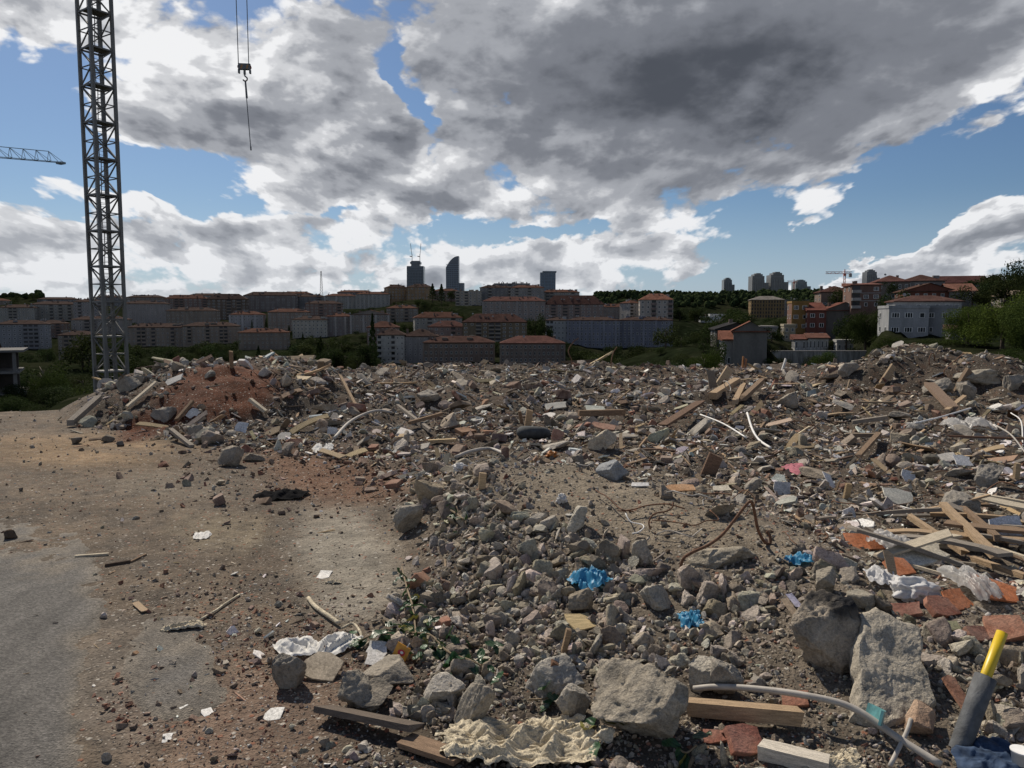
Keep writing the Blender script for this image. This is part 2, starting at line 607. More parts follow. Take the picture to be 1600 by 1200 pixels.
def plain_mat(name, color, rough=0.6, metal=0.0, spec=0.4, var=0.25, scale=8.0, bump=0.0, trans=0.0, coat=0.0, alpha=None):
    m, T = new_mat(name)
    n = T.noise(pos(T), scale, 4, 0.6)
    col = T.vm('SCALE', T.n('ShaderNodeRGB').outputs[0], scale=T.mr(n, 0.25, 0.75, 1 - var, 1 + var))
    T.t.nodes[-1]
    for nd in T.t.nodes:
        if nd.type == 'RGB':
            nd.outputs[0].default_value = (*color, 1)
    finish(T, col, rough, T.noise(pos(T), scale * 5, 3, 0.6) if bump else None, metal, spec, bump, 0.01, trans, alpha, coat)
    return m


def ground_mat():
    m, T = new_mat('site_soil')
    c = T.n('ShaderNodeAttribute', dict(attribute_name='Col')).outputs['Color']
    p = pos(T)
    big = T.noise(p, 0.9, 5, 0.6)
    mid = T.noise(p, 7.0, 6, 0.65)
    fine = T.noise(p, 60.0, 4, 0.7)
    vo = T.n('ShaderNodeTexVoronoi', dict(feature='F1'), Vector=p, Scale=70.0)
    vo2 = T.n('ShaderNodeTexVoronoi', dict(feature='F1'), Vector=p, Scale=28.0)
    g = T.n('ShaderNodeSeparateColor', _0=vo.outputs['Color'])
    g2 = T.n('ShaderNodeSeparateColor', _0=vo2.outputs['Color'])
    f = T.m('MULTIPLY', T.mr(big, 0.3, 0.7, 0.8, 1.2), T.m('MULTIPLY', T.mr(mid, 0.3, 0.7, 0.74, 1.26), T.mr(fine, 0.3, 0.7, 0.78, 1.22)))
    col = T.vm('SCALE', c, scale=f)
    # single grains: pale grit, dark grit, brick crumbs
    grain = T.mr(vo.outputs['Distance'], 0.25, 0.45, 1, 0)
    col = T.mix(T.m('MULTIPLY', grain, T.mr(g.outputs[0], 0.72, 0.80, 0, 0.75)), col, (0.36, 0.32, 0.27))
    col = T.mix(T.m('MULTIPLY', grain, T.mr(g.outputs[1], 0.80, 0.86, 0, 0.8)), col, (0.055, 0.045, 0.038))
    grain2 = T.mr(vo2.outputs['Distance'], 0.22, 0.40, 1, 0)
    col = T.mix(T.m('MULTIPLY', grain2, T.mr(g2.outputs[0], 0.86, 0.9, 0, 0.7)), col, (0.24, 0.10, 0.06))
    col = T.mix(T.m('MULTIPLY', grain2, T.mr(g2.outputs[1], 0.90, 0.93, 0, 0.8)), col, (0.42, 0.39, 0.34))
    h = T.m('ADD', T.m('MULTIPLY', mid, 1.0), T.m('ADD', T.m('MULTIPLY', fine, 0.25), T.m('ADD', T.m('MULTIPLY', grain, 0.10), T.m('MULTIPLY', grain2, 0.16))))
    finish(T, col, 0.95, h, spec=0.15, strength=0.8, dist=0.035)
    return m


M_SOIL = ground_mat()


def blend(base, col, w):
    return base * (1 - w[:, None]) + np.array(col)[None, :] * w[:, None]


def px_blob(u, v, cu, cv, ru, rv, rot=0.0, soft=0.5, nz=None):
    c, s = math.cos(rot), math.sin(rot)
    a, b = u - cu, v - cv
    q = np.hypot((a * c + b * s) / ru, (b * c - a * s) / rv)
    if nz is not None:
        q = q + nz
    return sstep(1 + soft, 1 - soft, q)


def brown_w(u, v, nz=0):
    """flank of brown earth on the crane-side heap"""
    w = px_blob(u, v, 340, 614, 98, 46, -0.12, 0.22, nz)
    return np.maximum(w, px_blob(u, v, 255, 654, 74, 22, -0.40, 0.3, nz))


def build_ground():
    nr, na = 430, 520
    r = np.concatenate([[0.3, 0.8, 1.2], np.geomspace(1.6, 30, nr - 8), [33, 37, 42, 47, 52]])
    a = np.radians(np.linspace(-62, 62, na))
    RR, AA = np.meshgrid(r, a, indexing='ij')
    x, y = (RR * np.sin(AA)).ravel(), (RR * np.cos(AA)).ravel()
    z = H(x, y)
    u, v = project(x, y, z)
    m = pile_mask(x, y)
    nz = 0.45 * fbm(xy3(x, y, 1.3), 4, seed=11)
    nf = fbm(xy3(x, y, 3.5), 4, seed=12)
    c = np.tile(np.array([[0.132, 0.103, 0.075]]), (len(x), 1))
    c = blend(c, (0.10, 0.082, 0.064), sstep(-0.1, 0.25, nf))
    c = blend(c, (0.24, 0.165, 0.095), 0.8 * px_blob(u, v, 190, 705, 220, 26, 0, .6, nz))        # ochre dust below the heap
    c = blend(c, (0.25, 0.205, 0.14), 0.8 * px_blob(u, v, 345, 830, 75, 30, 0, .6, nz))
    c = blend(c, (0.215, 0.185, 0.142), 0.75 * px_blob(u, v, 330, 755, 130, 22, 0, .6, nz))
    c = blend(c, (0.27, 0.245, 0.20), 0.85 * px_blob(u, v, 540, 875, 70, 95, -.5, .6, nz))          # dusty concrete apron
    c = blend(c, (0.16, 0.142, 0.12), 0.6 * px_blob(u, v, 200, 1060, 110, 90, 0, .5, nz))
    c = blend(c, (0.17, 0.115, 0.085), 0.7 * px_blob(u, v, 420, 1130, 190, 110, 0, .5, nz))       # brick grit
    c = blend(c, (0.088, 0.068, 0.050), .75 * px_blob(u, v, 440, 738, 200, 52, .08, .6, nz))
    # wheel tracks of the excavators: two bands of pressed, ribbed earth
    for pts in ([(-3.3, 2.2), (-2.9, 4.0), (-2.7, 6.0), (-3.3, 8.5), (-5.0, 11.0)], [(-1.6, 2.2), (-1.75, 4.0), (-2.0, 6.0), (-2.9, 8.2), (-5.2, 9.6)]):
        cv = np.array(spline([(p_[0], p_[1], 0) for p_ in pts], 14))
        for off_ in (-.19, .19):
            dd = np.min(np.hypot(x[:, None] - cv[None, :, 0] - off_, y[:, None] - cv[None, :, 1]), axis=1) if len(x) < 400000 else 0
            rib = .5 + .5 * np.sin(y * 46 + x * 20)
            c = blend(c, (0.088, 0.072, 0.056), .55 * sstep(.17, .10, dd + .05 * nf) * (1 - m) * (.55 + .45 * rib) * sstep(-.5, .25, nz + .1))
    c = blend(c, (0.062, 0.049, 0.037), m)
    c = blend(c, (0.072, 0.044, 0.029), m * sstep(0.05, 0.35, nf) * sstep(6, 10, y) * 0.8)
    d, hh, side = ridge_dist(x, y)
    c = blend(c, (0.135, 0.113, 0.088), m * np.exp(-(d / 2.3) ** 2) * 0.9)
    c = blend(c, (0.205, 0.172, 0.128), 0.9 * m * px_blob(u, v, 1020, 800, 225, 54, .25, .5, nz))    # sandy top of the mound
    c = blend(c, (0.14, 0.075, 0.045), 0.85 * px_blob(u, v, 520, 745, 110, 40, .1, .5, nz))        # brown spill between lot and mound
    c = blend(c, (0.080, 0.0245, 0.0095), np.clip(brown_w(u, v, nz * .6), 0, 1))
    i = np.arange((len(r) - 1) * (na - 1))
    ii, jj = i // (na - 1), i % (na - 1)
    q = ii * na + jj
    Fc = np.stack([q, q + na, q + na + 1, q + 1], axis=1)[:, ::-1]
    me = np_mesh('ground', np.stack([x, y, z], 1), Fc, [M_SOIL], True, c)
    tag(obj('ground', me), 'bare demolition ground with gravel lot and earth mound', kind='structure')


def build_asphalt():
    m, T = new_mat('worn_asphalt')
    c = T.n('ShaderNodeAttribute', dict(attribute_name='Col')).outputs['Color']
    p = pos(T)
    st = T.n('ShaderNodeMapping', _0=p, _2=(0, 0, 0.5), _3=(2.2, 0.8, 1)).outputs[0]
    w = T.noise(st, 3.0, 5, 0.65)
    f = T.noise(p, 110, 4, 0.75)
    vo = T.n('ShaderNodeTexVoronoi', dict(feature='F1'), Vector=p, Scale=95.0)
    g = T.n('ShaderNodeSeparateColor', _0=vo.outputs['Color']).outputs[0]
    col = T.vm('SCALE', c, scale=T.m('MULTIPLY', T.mr(w, 0.3, 0.7, 0.72, 1.28), T.m('MULTIPLY', T.mr(f, 0.3, 0.7, 0.7, 1.35), T.mr(g, 0, 1, 0.7, 1.35))))
    h = T.m('ADD', T.m('MULTIPLY', w, 0.3), T.m('ADD', T.m('MULTIPLY', f, 0.35), T.m('MULTIPLY', vo.outputs['Distance'], 0.35)))
    finish(T, col, 0.85, h, spec=0.35, strength=0.8, dist=0.02)
    n = 150
    xs, ys = np.linspace(-4.6, -0.85, n), np.linspace(1.0, 6.6, n)
    X, Y = np.meshgrid(xs, ys, indexing='ij')
    x, y = X.ravel(), Y.ravel()
    z = H(x, y)
    u, v = project(x, y, z)
    nz = fbm(xy3(x, y, 1.6), 4, seed=21)
    # lies 5 mm proud in its middle and dives under the dust at its ragged edge
    n2 = fbm(xy3(x, y, 7.0), 3, seed=23)
    w = sstep(190, 95, u + 75 * nz + 30 * n2 + 0.04 * (v - 1000)) * sstep(800, 930, v + 90 * nz + 30 * n2)
    w = np.maximum(w, .75 * px_blob(u, v, 255, 1055, 85, 78, -.2, .6, .8 * nz))
    z = z + 0.005 - 0.03 * (1 - sstep(0.02, 0.35, w))
    c = np.tile(np.array([[0.084, 0.078, 0.071]]), (len(x), 1))
    c = blend(c, (0.135, 0.115, 0.09), 1 - sstep(0.15, 0.95, w + .35 * n2))
    q = (np.arange(n - 1)[:, None] * n + np.arange(n - 1)[None, :]).ravel()
    Fc = np.stack([q, q + n, q + n + 1, q + 1], axis=1)
    tag(obj('asphalt_road', np_mesh('asphalt_road', np.stack([x, y, z], 1), Fc, [m], True, c)), 'worn grey asphalt strip with dusty ragged edge', kind='structure')


build_ground()
build_asphalt()

# ---------------------------------------------------------------- valley and hills beyond the site
HILL_PTS = [(1200, 600, 140), (1300, 596, 140), (1400, 590, 135), (1470, 580, 140), (1240, 590, 172), (1330, 590, 172), (1195, 590, 172), (1520, 585, 115), (1590, 585, 110), (1130, 596, 125), (900, 590, 300), (1000, 585, 300), (940, 575, 380), (1040, 570, 380),  # (u, v, metres ahead): where far ground is seen (or hidden) in the photograph
    (-400, 640, 90), (30, 655, 70), (100, 650, 90), (170, 618, 61), (260, 690, 61), (-300, 560, 250), (60, 600, 200), (300, 580, 200), (560, 585, 220), (800, 590, 200), (1000, 600, 160), (1100, 600, 110),
    (1250, 600, 110), (1400, 590, 100), (1550, 585, 80), (1800, 580, 80), (2100, 560, 120), (400, 640, 90), (700, 640, 90), (950, 640, 80), (1150, 640, 70), (1350, 620, 60), (1600, 620, 50),
    (30, 545, 450), (120, 562, 430), (240, 542, 455), (330, 537, 455), (410, 544, 440), (500, 528, 470), (570, 520, 470), (640, 566, 330), (720, 562, 310), (830, 564, 290), (950, 548, 430), (1050, 545, 430),
    (25, 505, 560), (90, 502, 580), (225, 505, 560), (300, 510, 540), (385, 518, 520), (450, 518, 520), (600, 505, 540), (690, 505, 540), (780, 500, 520), (880, 498, 520), (1015, 500, 520),
    (100, 480, 720), (300, 480, 700), (420, 484, 680), (530, 482, 700), (640, 470, 720), (740, 478, 650), (800, 472, 640), (0, 478, 760), (-300, 480, 800), (-200, 530, 470),
    (60, 467, 1000), (250, 470, 950), (450, 468, 950), (620, 462, 1000), (850, 462, 950), (-200, 463, 1100),
    (1000, 480, 800), (1120, 510, 600), (1180, 506, 560), (1200, 496, 520), (1100, 470, 1000), (1000, 463, 1300), (1150, 463, 1300), (1290, 463, 1300), (1400, 462, 1200), (1050, 463, 1700), (1250, 463, 1700),
    (1170, 571, 150), (1240, 530, 255), (1300, 532, 250), (1280, 560, 215), (1250, 572, 195), (1330, 570, 195), (1430, 530, 190), (1480, 532, 185), (1350, 492, 240), (1460, 476, 230), (1420, 455, 290), (1520, 452, 290), (1310, 478, 290),
    (1560, 545, 150), (1590, 530, 170), (1590, 470, 260), (1650, 460, 260), (1800, 480, 260), (1800, 420, 500), (1600, 440, 400), (1450, 458, 600), (2200, 440, 500), (2200, 520, 200),
    (-500, 470, 2500), (300, 478, 2500), (800, 478, 2500), (1200, 470, 2500), (1900, 470, 2500), (800, 490, 6000), (-1500, 490, 6000), (3000, 490, 6000)]
HP = np.array([P(u, v, d) for (u, v, d) in HILL_PTS])


def hill_z(x, y):
    x, y = np.atleast_1d(np.asarray(x, float)), np.atleast_1d(np.asarray(y, float))
    # compare places by bearing and log distance so that near and far controls weigh alike
    def key(px, py):
        return np.stack([np.arctan2(px, py) * 3.2, np.log(np.hypot(px, py)) * 1.25], 1)
    K, q = key(HP[:, 0], HP[:, 1]), key(x, y)
    out = np.zeros(len(x))
    slope = HP[:, 2] - CAMZ
    for s in range(0, len(x), 20000):
        d2 = ((q[s:s + 20000, None, :] - K[None]) ** 2).sum(2)
        w = 1 / (d2 + 0.0008) ** 2.5
        out[s:s + 20000] = (w * slope[None]).sum(1) / w.sum(1)
    return out + CAMZ


def hill_at(u, d):
    """point of the hillside d metres ahead in the direction of column u"""
    p = P(u, 492, d)
    return np.array([p[0], p[1], float(hill_z(p[0], p[1])[0])])


def hill_mat():
    m, T = new_mat('hillside_scrub')
    p = pos(T)
    a = T.noise(p, 0.02, 4, 0.6)
    b = T.noise(p, 0.25, 5, 0.65)
    c = T.mix(T.mr(a, 0.35, 0.65), (0.010, 0.014, 0.007), (0.018, 0.020, 0.011))
    c = T.mix(T.mr(b, 0.58, 0.72), c, (0.028, 0.026, 0.019))
    finish(T, T.vm('SCALE', c, scale=T.mr(b, 0.3, 0.7, 0.6, 1.3)), 1.0, b, spec=0.0, strength=0.5, dist=1.0)
    return m


def build_hills():
    nr, na = 150, 240
    r = np.geomspace(36, 9000, nr)
    a = np.radians(np.linspace(-70, 70, na))
    RR, AA = np.meshgrid(r, a, indexing='ij')
    x, y = (RR * np.sin(AA)).ravel(), (RR * np.cos(AA)).ravel()
    z = hill_z(x, y)
    z = z + fbm(xy3(x, y, 0.03), 4, seed=31) * np.clip(RR.ravel() * 0.004, 0, 3)
    q = (np.arange(nr - 1)[:, None] * na + np.arange(na - 1)[None, :]).ravel()
    Fc = np.stack([q, q + 1, q + na + 1, q + na], axis=1)
    tag(obj('hill', np_mesh('hill', np.stack([x, y, z], 1), Fc, [hill_mat()], True)), 'scrubby valley and hillside under the town', kind='structure')



# ---------------------------------------------------------------- buildings
M_GLASS = plain_mat('window_glass', (0.022, 0.026, 0.030), rough=0.2, spec=0.22, var=0.5, scale=0.35)
M_FRAME = plain_mat('white_window_frame', (0.62, 0.62, 0.60), rough=0.5)
M_DARKFRAME = plain_mat('brown_window_frame', (0.12, 0.075, 0.05), rough=0.5)
M_SLAB = plain_mat('balcony_concrete', (0.30, 0.28, 0.26), rough=0.9)
M_DARKMETAL = plain_mat('dark_metal', (0.05, 0.05, 0.055), rough=0.5, metal=0.6)
M_WHITE = plain_mat('white_paint', (0.72, 0.72, 0.70), rough=0.6)
_wm = {}


def wall_mat(c):
    c = tuple(q * (0.66 if max(c) > .3 else 0.76) for q in c)  # walls darkened evenly to stand in for cloud shade over the town
    k = ('w', c)
    if k not in _wm:
        m, T = new_mat('painted_wall')
        p = pos(T)
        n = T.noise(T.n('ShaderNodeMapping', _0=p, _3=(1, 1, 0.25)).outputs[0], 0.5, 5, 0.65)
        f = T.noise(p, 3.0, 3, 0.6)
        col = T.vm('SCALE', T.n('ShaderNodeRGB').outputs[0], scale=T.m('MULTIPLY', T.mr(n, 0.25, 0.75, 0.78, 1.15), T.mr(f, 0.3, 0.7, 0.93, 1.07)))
        for nd in T.t.nodes:
            if nd.type == 'RGB':
                nd.outputs[0].default_value = (*c, 1)
        finish(T, col, 0.9, None, spec=0.15)
        _wm[k] = m
    return _wm[k]


def roof_mat(c):
    k = ('r', c)
    if k not in _wm:
        m, T = new_mat('tiled_roof')
        uvp = T.n('ShaderNodeTexCoord').outputs['Object']
        n = T.noise(uvp, 0.35, 5, 0.65)
        wv = T.n('ShaderNodeTexWave', dict(wave_type='BANDS', bands_direction='X'), Vector=uvp, Scale=1.3, Distortion=0.4)
        w2 = T.n('ShaderNodeTexWave', dict(wave_type='BANDS', bands_direction='Z'), Vector=uvp, Scale=2.0, Distortion=0.6)
        h = T.m('ADD', wv.outputs['Fac'], w2.outputs['Fac'])
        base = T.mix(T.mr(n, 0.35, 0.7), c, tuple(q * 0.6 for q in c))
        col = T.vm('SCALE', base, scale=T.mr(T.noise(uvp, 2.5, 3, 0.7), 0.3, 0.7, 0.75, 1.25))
        finish(T, col, 1.0, h, spec=0.03, strength=0.5, dist=0.08)
        _wm[k] = m
    return _wm[k]


def window_mesh(frame_mat, mull=1):
    """unit window (1 x 1, facing -y): proud frame ring, mullions and recessed glass"""
    b = MB()
    t, o = 0.09, 0.05
    b.box(-.5, .5, -o, 0.02, .5 - t * .7, .5, 0)
    b.box(-.5, .5, -o * 1.6, 0.02, -.5, -.5 + t * .8, 0)
    b.box(-.5, -.5 + t, -o, 0.02, -.5 + t * .8, .5 - t * .7, 0)
    b.box(.5 - t, .5, -o, 0.02, -.5 + t * .8, .5 - t * .7, 0)
    for k in range(mull):
        x = -.5 + (k + 1) / (mull + 1)
        b.box(x - .03, x + .03, -o * .8, 0.02, -.5 + t * .8, .5 - t * .7, 0)
    p = MB().box(-.5 + t, .5 - t, -0.012, 0.02, -.5 + t * .8, .5 - t * .7)
    PANE = p.mesh('pane', [M_GLASS])
    fr = b.mesh('window', [frame_mat])
    b.box(-.5 + t, .5 - t, -0.012, 0.02, -.5 + t * .8, .5 - t * .7, 1)
    return b.mesh('window', [frame_mat, M_GLASS]), fr, PANE


WIN = {('w', 0): window_mesh(M_FRAME, 0), ('w', 1): window_mesh(M_FRAME, 1), ('w', 2): window_mesh(M_FRAME, 2), ('d', 1): window_mesh(M_DARKFRAME, 1), ('d', 0): window_mesh(M_DARKFRAME, 0)}
UNITBOX = {}


def add_window(kind, parent, loc, rot, scale, near):
    whole, frame, pane = WIN[kind]
    w = obj('window', frame if near else whole, parent, loc, rot, scale)
    if near:
        obj('pane', pane, w)
    return w



def unit_box(mat):
    if mat.name not in UNITBOX:
        UNITBOX[mat.name] = MB().box(-.5, .5, -.5, .5, -.5, .5).mesh('block', [mat])
    return UNITBOX[mat.name]


def part_box(name, mat, parent, x0, x1, y0, y1, z0, z1):
    return obj(name, unit_box(mat), parent, ((x0 + x1) / 2, (y0 + y1) / 2, (z0 + z1) / 2), None, (x1 - x0, y1 - y0, z1 - z0))


def roof_mesh(W, D, h, kind, mat, wallm, over=0.5, lip=0.25):
    """roof over x -W/2..W/2, y 0..D, eaves at z = 0"""
    x0, x1, y0, y1 = -W / 2 - over, W / 2 + over, -over, D + over
    b = MB()
    b.box(x0, x1, y0, y1, -lip, 0.0, 0)
    e = [(x0, y0, 0.003), (x1, y0, 0.003), (x1, y1, 0.003), (x0, y1, 0.003)]
    ym = (y0 + y1) / 2
    if kind == 'hip':
        ins = min((y1 - y0) / 2, (x1 - x0) * 0.48)
        b.add(e + [(x0 + ins, ym, h), (x1 - ins, ym, h)], [(0, 1, 5, 4), (1, 2, 5), (2, 3, 4, 5), (3, 0, 4)], 0)
    elif kind == 'gable':            # ridge runs across the view, slopes to front and back
        b.add(e + [(x0, ym, h), (x1, ym, h)], [(0, 1, 5, 4), (2, 3, 4, 5)], 0)
        b.add([(x0 + over, y0 + over, 0.006), (x0 + over, y1 - over, 0.006), (x0 + over, ym, h - .1), (x1 - over, y0 + over, 0.006), (x1 - over, y1 - over, 0.006), (x1 - over, ym, h - .1)], [(0, 2, 1), (3, 4, 5)], 1)
    elif kind == 'front':            # gable end faces the viewer
        b.add(e + [(0, y0, h), (0, y1, h)], [(0, 4, 5, 3), (4, 1, 2, 5)], 0)
        b.add([(x0 + over, 0, 0.006), (x1 - over, 0, 0.006), (0, 0, h - .12), (x0 + over, D, 0.006), (x1 - over, D, 0.006), (0, D, h - .12)], [(0, 1, 2), (3, 5, 4)], 1)
    elif kind == 'shed':
        b.add([(x0, y0, 0.003), (x1, y0, 0.003), (x1, y1, h), (x0, y1, h), (x0, y1, 0.003), (x1, y1, 0.003)], [(0, 1, 2, 3), (1, 5, 2), (0, 3, 4), (4, 3, 2, 5)], 0)
    return b.mesh('roof', [mat, wallm])


BLD = []          # (description for tree labels, x, y, u0, u1, vtop, vbot, distance)
SPRD = np.random.RandomState(21)


def apartment(u0, u1, vt, vb, d, floors, bays, wall, roofc, label, roof='hip', rh=2.2, yaw=0.0, depth=13.0, style='plain', frame='w', group=None, accents=None,
              single=True, known=None, clutter=5, name='apartment_block', cat='apartment block', win=(0.42, 0.50), side_bays=2, skip=0.06, drop=8.0, mull=1, side_col=None):
    r = np.random.RandomState(int(u0 * 7 + vt * 13) % 100000)
    a, c = P(u0, vb, d), P(u1, vb, d)
    W = (u1 - u0) / F * d * 1.0
    Hh = (vb - vt) / F * d
    if yaw:
        W = (W - abs(math.sin(yaw)) * depth * 0.0) / max(0.4, math.cos(yaw))
    if style == 'plain' and group == GRP:
        style = ('balcony', 'balcony', 'bands', 'plain')[r.randint(4)]
    root = empty(name, (a + c) / 2, -math.atan2((a[0] + c[0]) / 2, d) * 0.5 + yaw)
    tag(root, label, cat, group)
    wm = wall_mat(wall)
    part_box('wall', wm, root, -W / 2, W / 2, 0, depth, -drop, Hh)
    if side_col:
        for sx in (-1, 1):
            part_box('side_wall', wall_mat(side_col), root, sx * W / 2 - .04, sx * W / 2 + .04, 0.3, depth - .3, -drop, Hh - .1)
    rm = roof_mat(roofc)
    roof_o = None
    if roof == 'flat':
        roof_o = part_box('parapet', wm, root, -W / 2 - .15, W / 2 + .15, -.15, depth + .15, Hh + .004, Hh + 0.7)
        top = Hh + 0.7
    else:
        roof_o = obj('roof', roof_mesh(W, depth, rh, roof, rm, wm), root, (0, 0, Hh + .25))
        top = Hh + .25
    fh, bw = Hh / floors, W / bays
    ww, wh = bw * win[0], fh * win[1]
    if style == 'grid':
        ww, wh = bw * .55, fh * .72
    bal = set()
    if style in ('balcony', 'bands'):
        n = max(1, bays // 3)
        cand = list(r.permutation(np.arange(bays)))[:n]
        bal = set(int(q) for q in cand)
    for f in range(floors):
        zc = (f + 0.52) * fh
        for k in range(bays):
            xc = -W / 2 + (k + 0.5) * bw
            if k in bal:
                lo = f * fh
                part_box('balcony_shade_panel', M_DARKMETAL if r.rand() < .6 else M_GLASS, root, xc - bw * .38, xc + bw * .38, -0.03, .1, lo + fh * .42, lo + fh * .92)  # flat dark panel stands for the shaded opening behind the balcony
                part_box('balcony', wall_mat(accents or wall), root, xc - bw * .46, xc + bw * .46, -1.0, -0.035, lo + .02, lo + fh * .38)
                continue
            if r.rand() < skip:
                continue
            wv = ww * (1 if r.rand() < .75 else .62)
            add_window((frame, mull if wv == ww else 0), root, (xc, -0.01, zc), None, (wv, 1.3, wh * r.uniform(.92, 1.0)), d < 345)
    if style == 'pilaster':
        for k in range(bays + 1):
            xc = -W / 2 + k * bw
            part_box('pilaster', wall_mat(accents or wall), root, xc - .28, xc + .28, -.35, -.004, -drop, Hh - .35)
    if style == 'strips':
        for k in range(bays // 3 + 1):
            xc = -W / 2 + (k * 3 + .0) * bw
            part_box('pilaster', wall_mat(accents or wall), root, xc - .55, xc + .55, -.5, -.004, -drop, Hh - .02)
    if style in ('bands', 'grid'):
        for f in range(1, floors):
            part_box('floor_band', wall_mat(accents or wall), root, -W / 2 - .05, W / 2 + .05, -.14, -.004, f * fh - .14, f * fh + .1)
    # a few windows on the ends that can be seen
    for sx, rot in ((1, math.pi / 2), (-1, -math.pi / 2)):
        seen = (a[0] + c[0]) / 2 * sx < 0 or yaw * sx < -0.05
        if not seen or not side_bays:
            continue
        for f in range(floors):
            for k in range(side_bays):
                if r.rand() < .15:
                    continue
                add_window((frame, 0), root, (sx * (W / 2 + .05), depth * (k + .5) / side_bays, (f + .52) * fh), (0, 0, rot), (min(1.4, depth / side_bays * .4), 1.3, wh), d < 345)
    # things on the roof
    for k in range(int(clutter * (1.9 if single and clutter > 2 else 1))):
        xc, yc = r.uniform(-W * .42, W * .42), depth * r.uniform(.15, .8)
        fr = 1 - abs(yc / depth - .5) * 2
        zb = top + (0 if roof == 'flat' else rh * fr * .7 if roof != 'shed' else rh * yc / depth * .8)
        t = r.rand()
        if t < .6:
            ch = part_box('chimney', wall_mat((.20, .15, .125)), root, xc - .45, xc + .45, yc - .35, yc + .35, zb - .8, zb + r.uniform(.8, 1.7))
            if roof != 'flat':
                ch.parent = roof_o
                ch.location.z -= top
        elif t < .8:
            part_box('roof_hatch', wm, root, xc - 1.1, xc + 1.1, yc - .8, yc + .8, zb - .8, zb + 1.1)
        else:
            b = MB()
            b.bar((0, 0, -0.6), (0, 0, 1.5), .07)
            b.tube([(0, -.05, 1.2), (0, -.25, 1.3)], [.1, .45], 10)
            b.build('satellite_dish', M_SLAB, root, (xc, yc, zb))
    BLD.append((known or label, (a[0] + c[0]) / 2, d, u0, u1, vt, vb, d))
    return root


GRP = 'apartment blocks on the hillside'
beige, grey, pale, brown, rose = (.25, .215, .18), (.20, .203, .21), (.36, .345, .31), (.16, .125, .10), (.23, .17, .145)
tile, dtile, rtile = (.105, .052, .038), (.062, .040, .034), (.2, .08, .055)  # roof tones lowered to stand in for cloud shade
A = apartment
# skyline behind, crane side to middle
A(-60, 8, 470, 482, 760, 3, 8, beige, tile, 'long beige block on the skyline at the very edge beyond the crane', group=GRP, clutter=3)
A(62, 118, 468, 478, 760, 3, 8, grey, dtile, 'low grey skyline block just before the tower crane mast', group=GRP, clutter=3)
A(200, 255, 465, 480, 720, 4, 8, beige, dtile, 'brown roofed block on the skyline right beside the crane mast', group=GRP, clutter=8)
A(260, 322, 467, 486, 700, 5, 9, rose, tile, 'rose skyline block between the crane mast and the big dark gabled block', group=GRP, clutter=8, rh=3.5)
A(325, 384, 468, 500, 640, 7, 8, brown, dtile, 'big dark block with wide pitched roof on the skyline', group=GRP, clutter=8, rh=4.5, style='balcony', accents=beige)
A(384, 462, 462, 488, 680, 6, 10, (.20, .18, .17), dtile, 'long dark block with flat eaves on the skyline', group=GRP, clutter=9, rh=3.2)
A(462, 508, 464, 482, 700, 5, 7, grey, dtile, 'grey skyline block beside the lattice aerial mast', group=GRP, clutter=7)
A(508, 556, 463, 483, 690, 5, 8, pale, tile, 'pale skyline block just past the lattice aerial mast', group=GRP, clutter=6, style='strips', accents=(.55, .53, .5))
A(557, 608, 460, 481, 690, 5, 8, pale, tile, 'pale columned skyline block below the hexagonal ochre block', group=GRP, clutter=7, style='pilaster', accents=(.58, .56, .52))
A(607, 637, 450, 468, 700, 4, 6, (.33, .23, .14), dtile, 'crane side wing of the ochre skyline block under the antenna tower', group=GRP, clutter=5, yaw=.35, style='pilaster', accents=(.42, .30, .18), rh=3)
A(636, 670, 449, 468, 695, 4, 6, (.30, .21, .13), dtile, 'house side wing of the ochre skyline block under the antenna tower', group=GRP, clutter=5, yaw=-.3, style='pilaster', accents=(.42, .30, .18), rh=3)
A(712, 752, 456, 478, 640, 5, 6, (.42, .38, .32), tile, 'cream block with regular windows below the sail shaped tower', group=GRP, clutter=4, roof='flat')
A(750, 800, 450, 474, 650, 5, 8, grey, dtile, 'grey block with cluttered roof crowning the middle of the hill', group=GRP, clutter=11, style='bands', accents=pale)
A(798, 850, 450, 472, 630, 5, 8, (.34, .33, .32), tile, 'stepped grey block below the blue glass tower', group=GRP, clutter=11, style='bands', accents=pale)
A(772, 828, 444, 453, 670, 2, 8, grey, dtile, 'small attic block topping the middle of the hill', group=GRP, clutter=8, roof='flat')
# a further row peeping over the skyline roofs
A(150, 192, 465, 478, 800, 3, 6, grey, dtile, 'small grey block peeping out right behind the crane mast', group=GRP, clutter=5)
A(296, 348, 462, 480, 790, 4, 7, pale, dtile, 'pale block peeping over the rose skyline block', group=GRP, clutter=6)
A(440, 486, 459, 478, 800, 4, 7, beige, tile, 'beige block peeping over the long dark skyline block', group=GRP, clutter=6)
A(528, 582, 457, 474, 800, 4, 8, grey, tile, 'grey block peeping over the pale skyline blocks', group=GRP, clutter=6)
A(676, 716, 455, 470, 760, 3, 6, rose, tile, 'rose block between the two hilltop conifers and the sail shaped tower', group=GRP, clutter=5)
A(846, 905, 457, 476, 640, 4, 9, pale, tile, 'pale block peeping over the wide cluttered red roof', group=GRP, clutter=9)
A(116, 196, 500, 520, 500, 4, 9, (.27, .25, .235), dtile, 'brown grey block half hidden behind the lower crane mast', group=GRP, clutter=6)
A(60, 100, 506, 528, 520, 5, 6, rose, dtile, 'rose block beside the grey blue block with plain end wall', group=GRP, clutter=5)
A(604, 652, 482, 503, 560, 4, 7, beige, tile, 'beige block at the foot of the hill wood beside the gabled block', group=GRP, clutter=6)
A(936, 986, 480, 498, 560, 4, 8, (.26, .235, .215), tile, 'brown grey block between the wide red roof and the salmon roof', group=GRP, clutter=7)
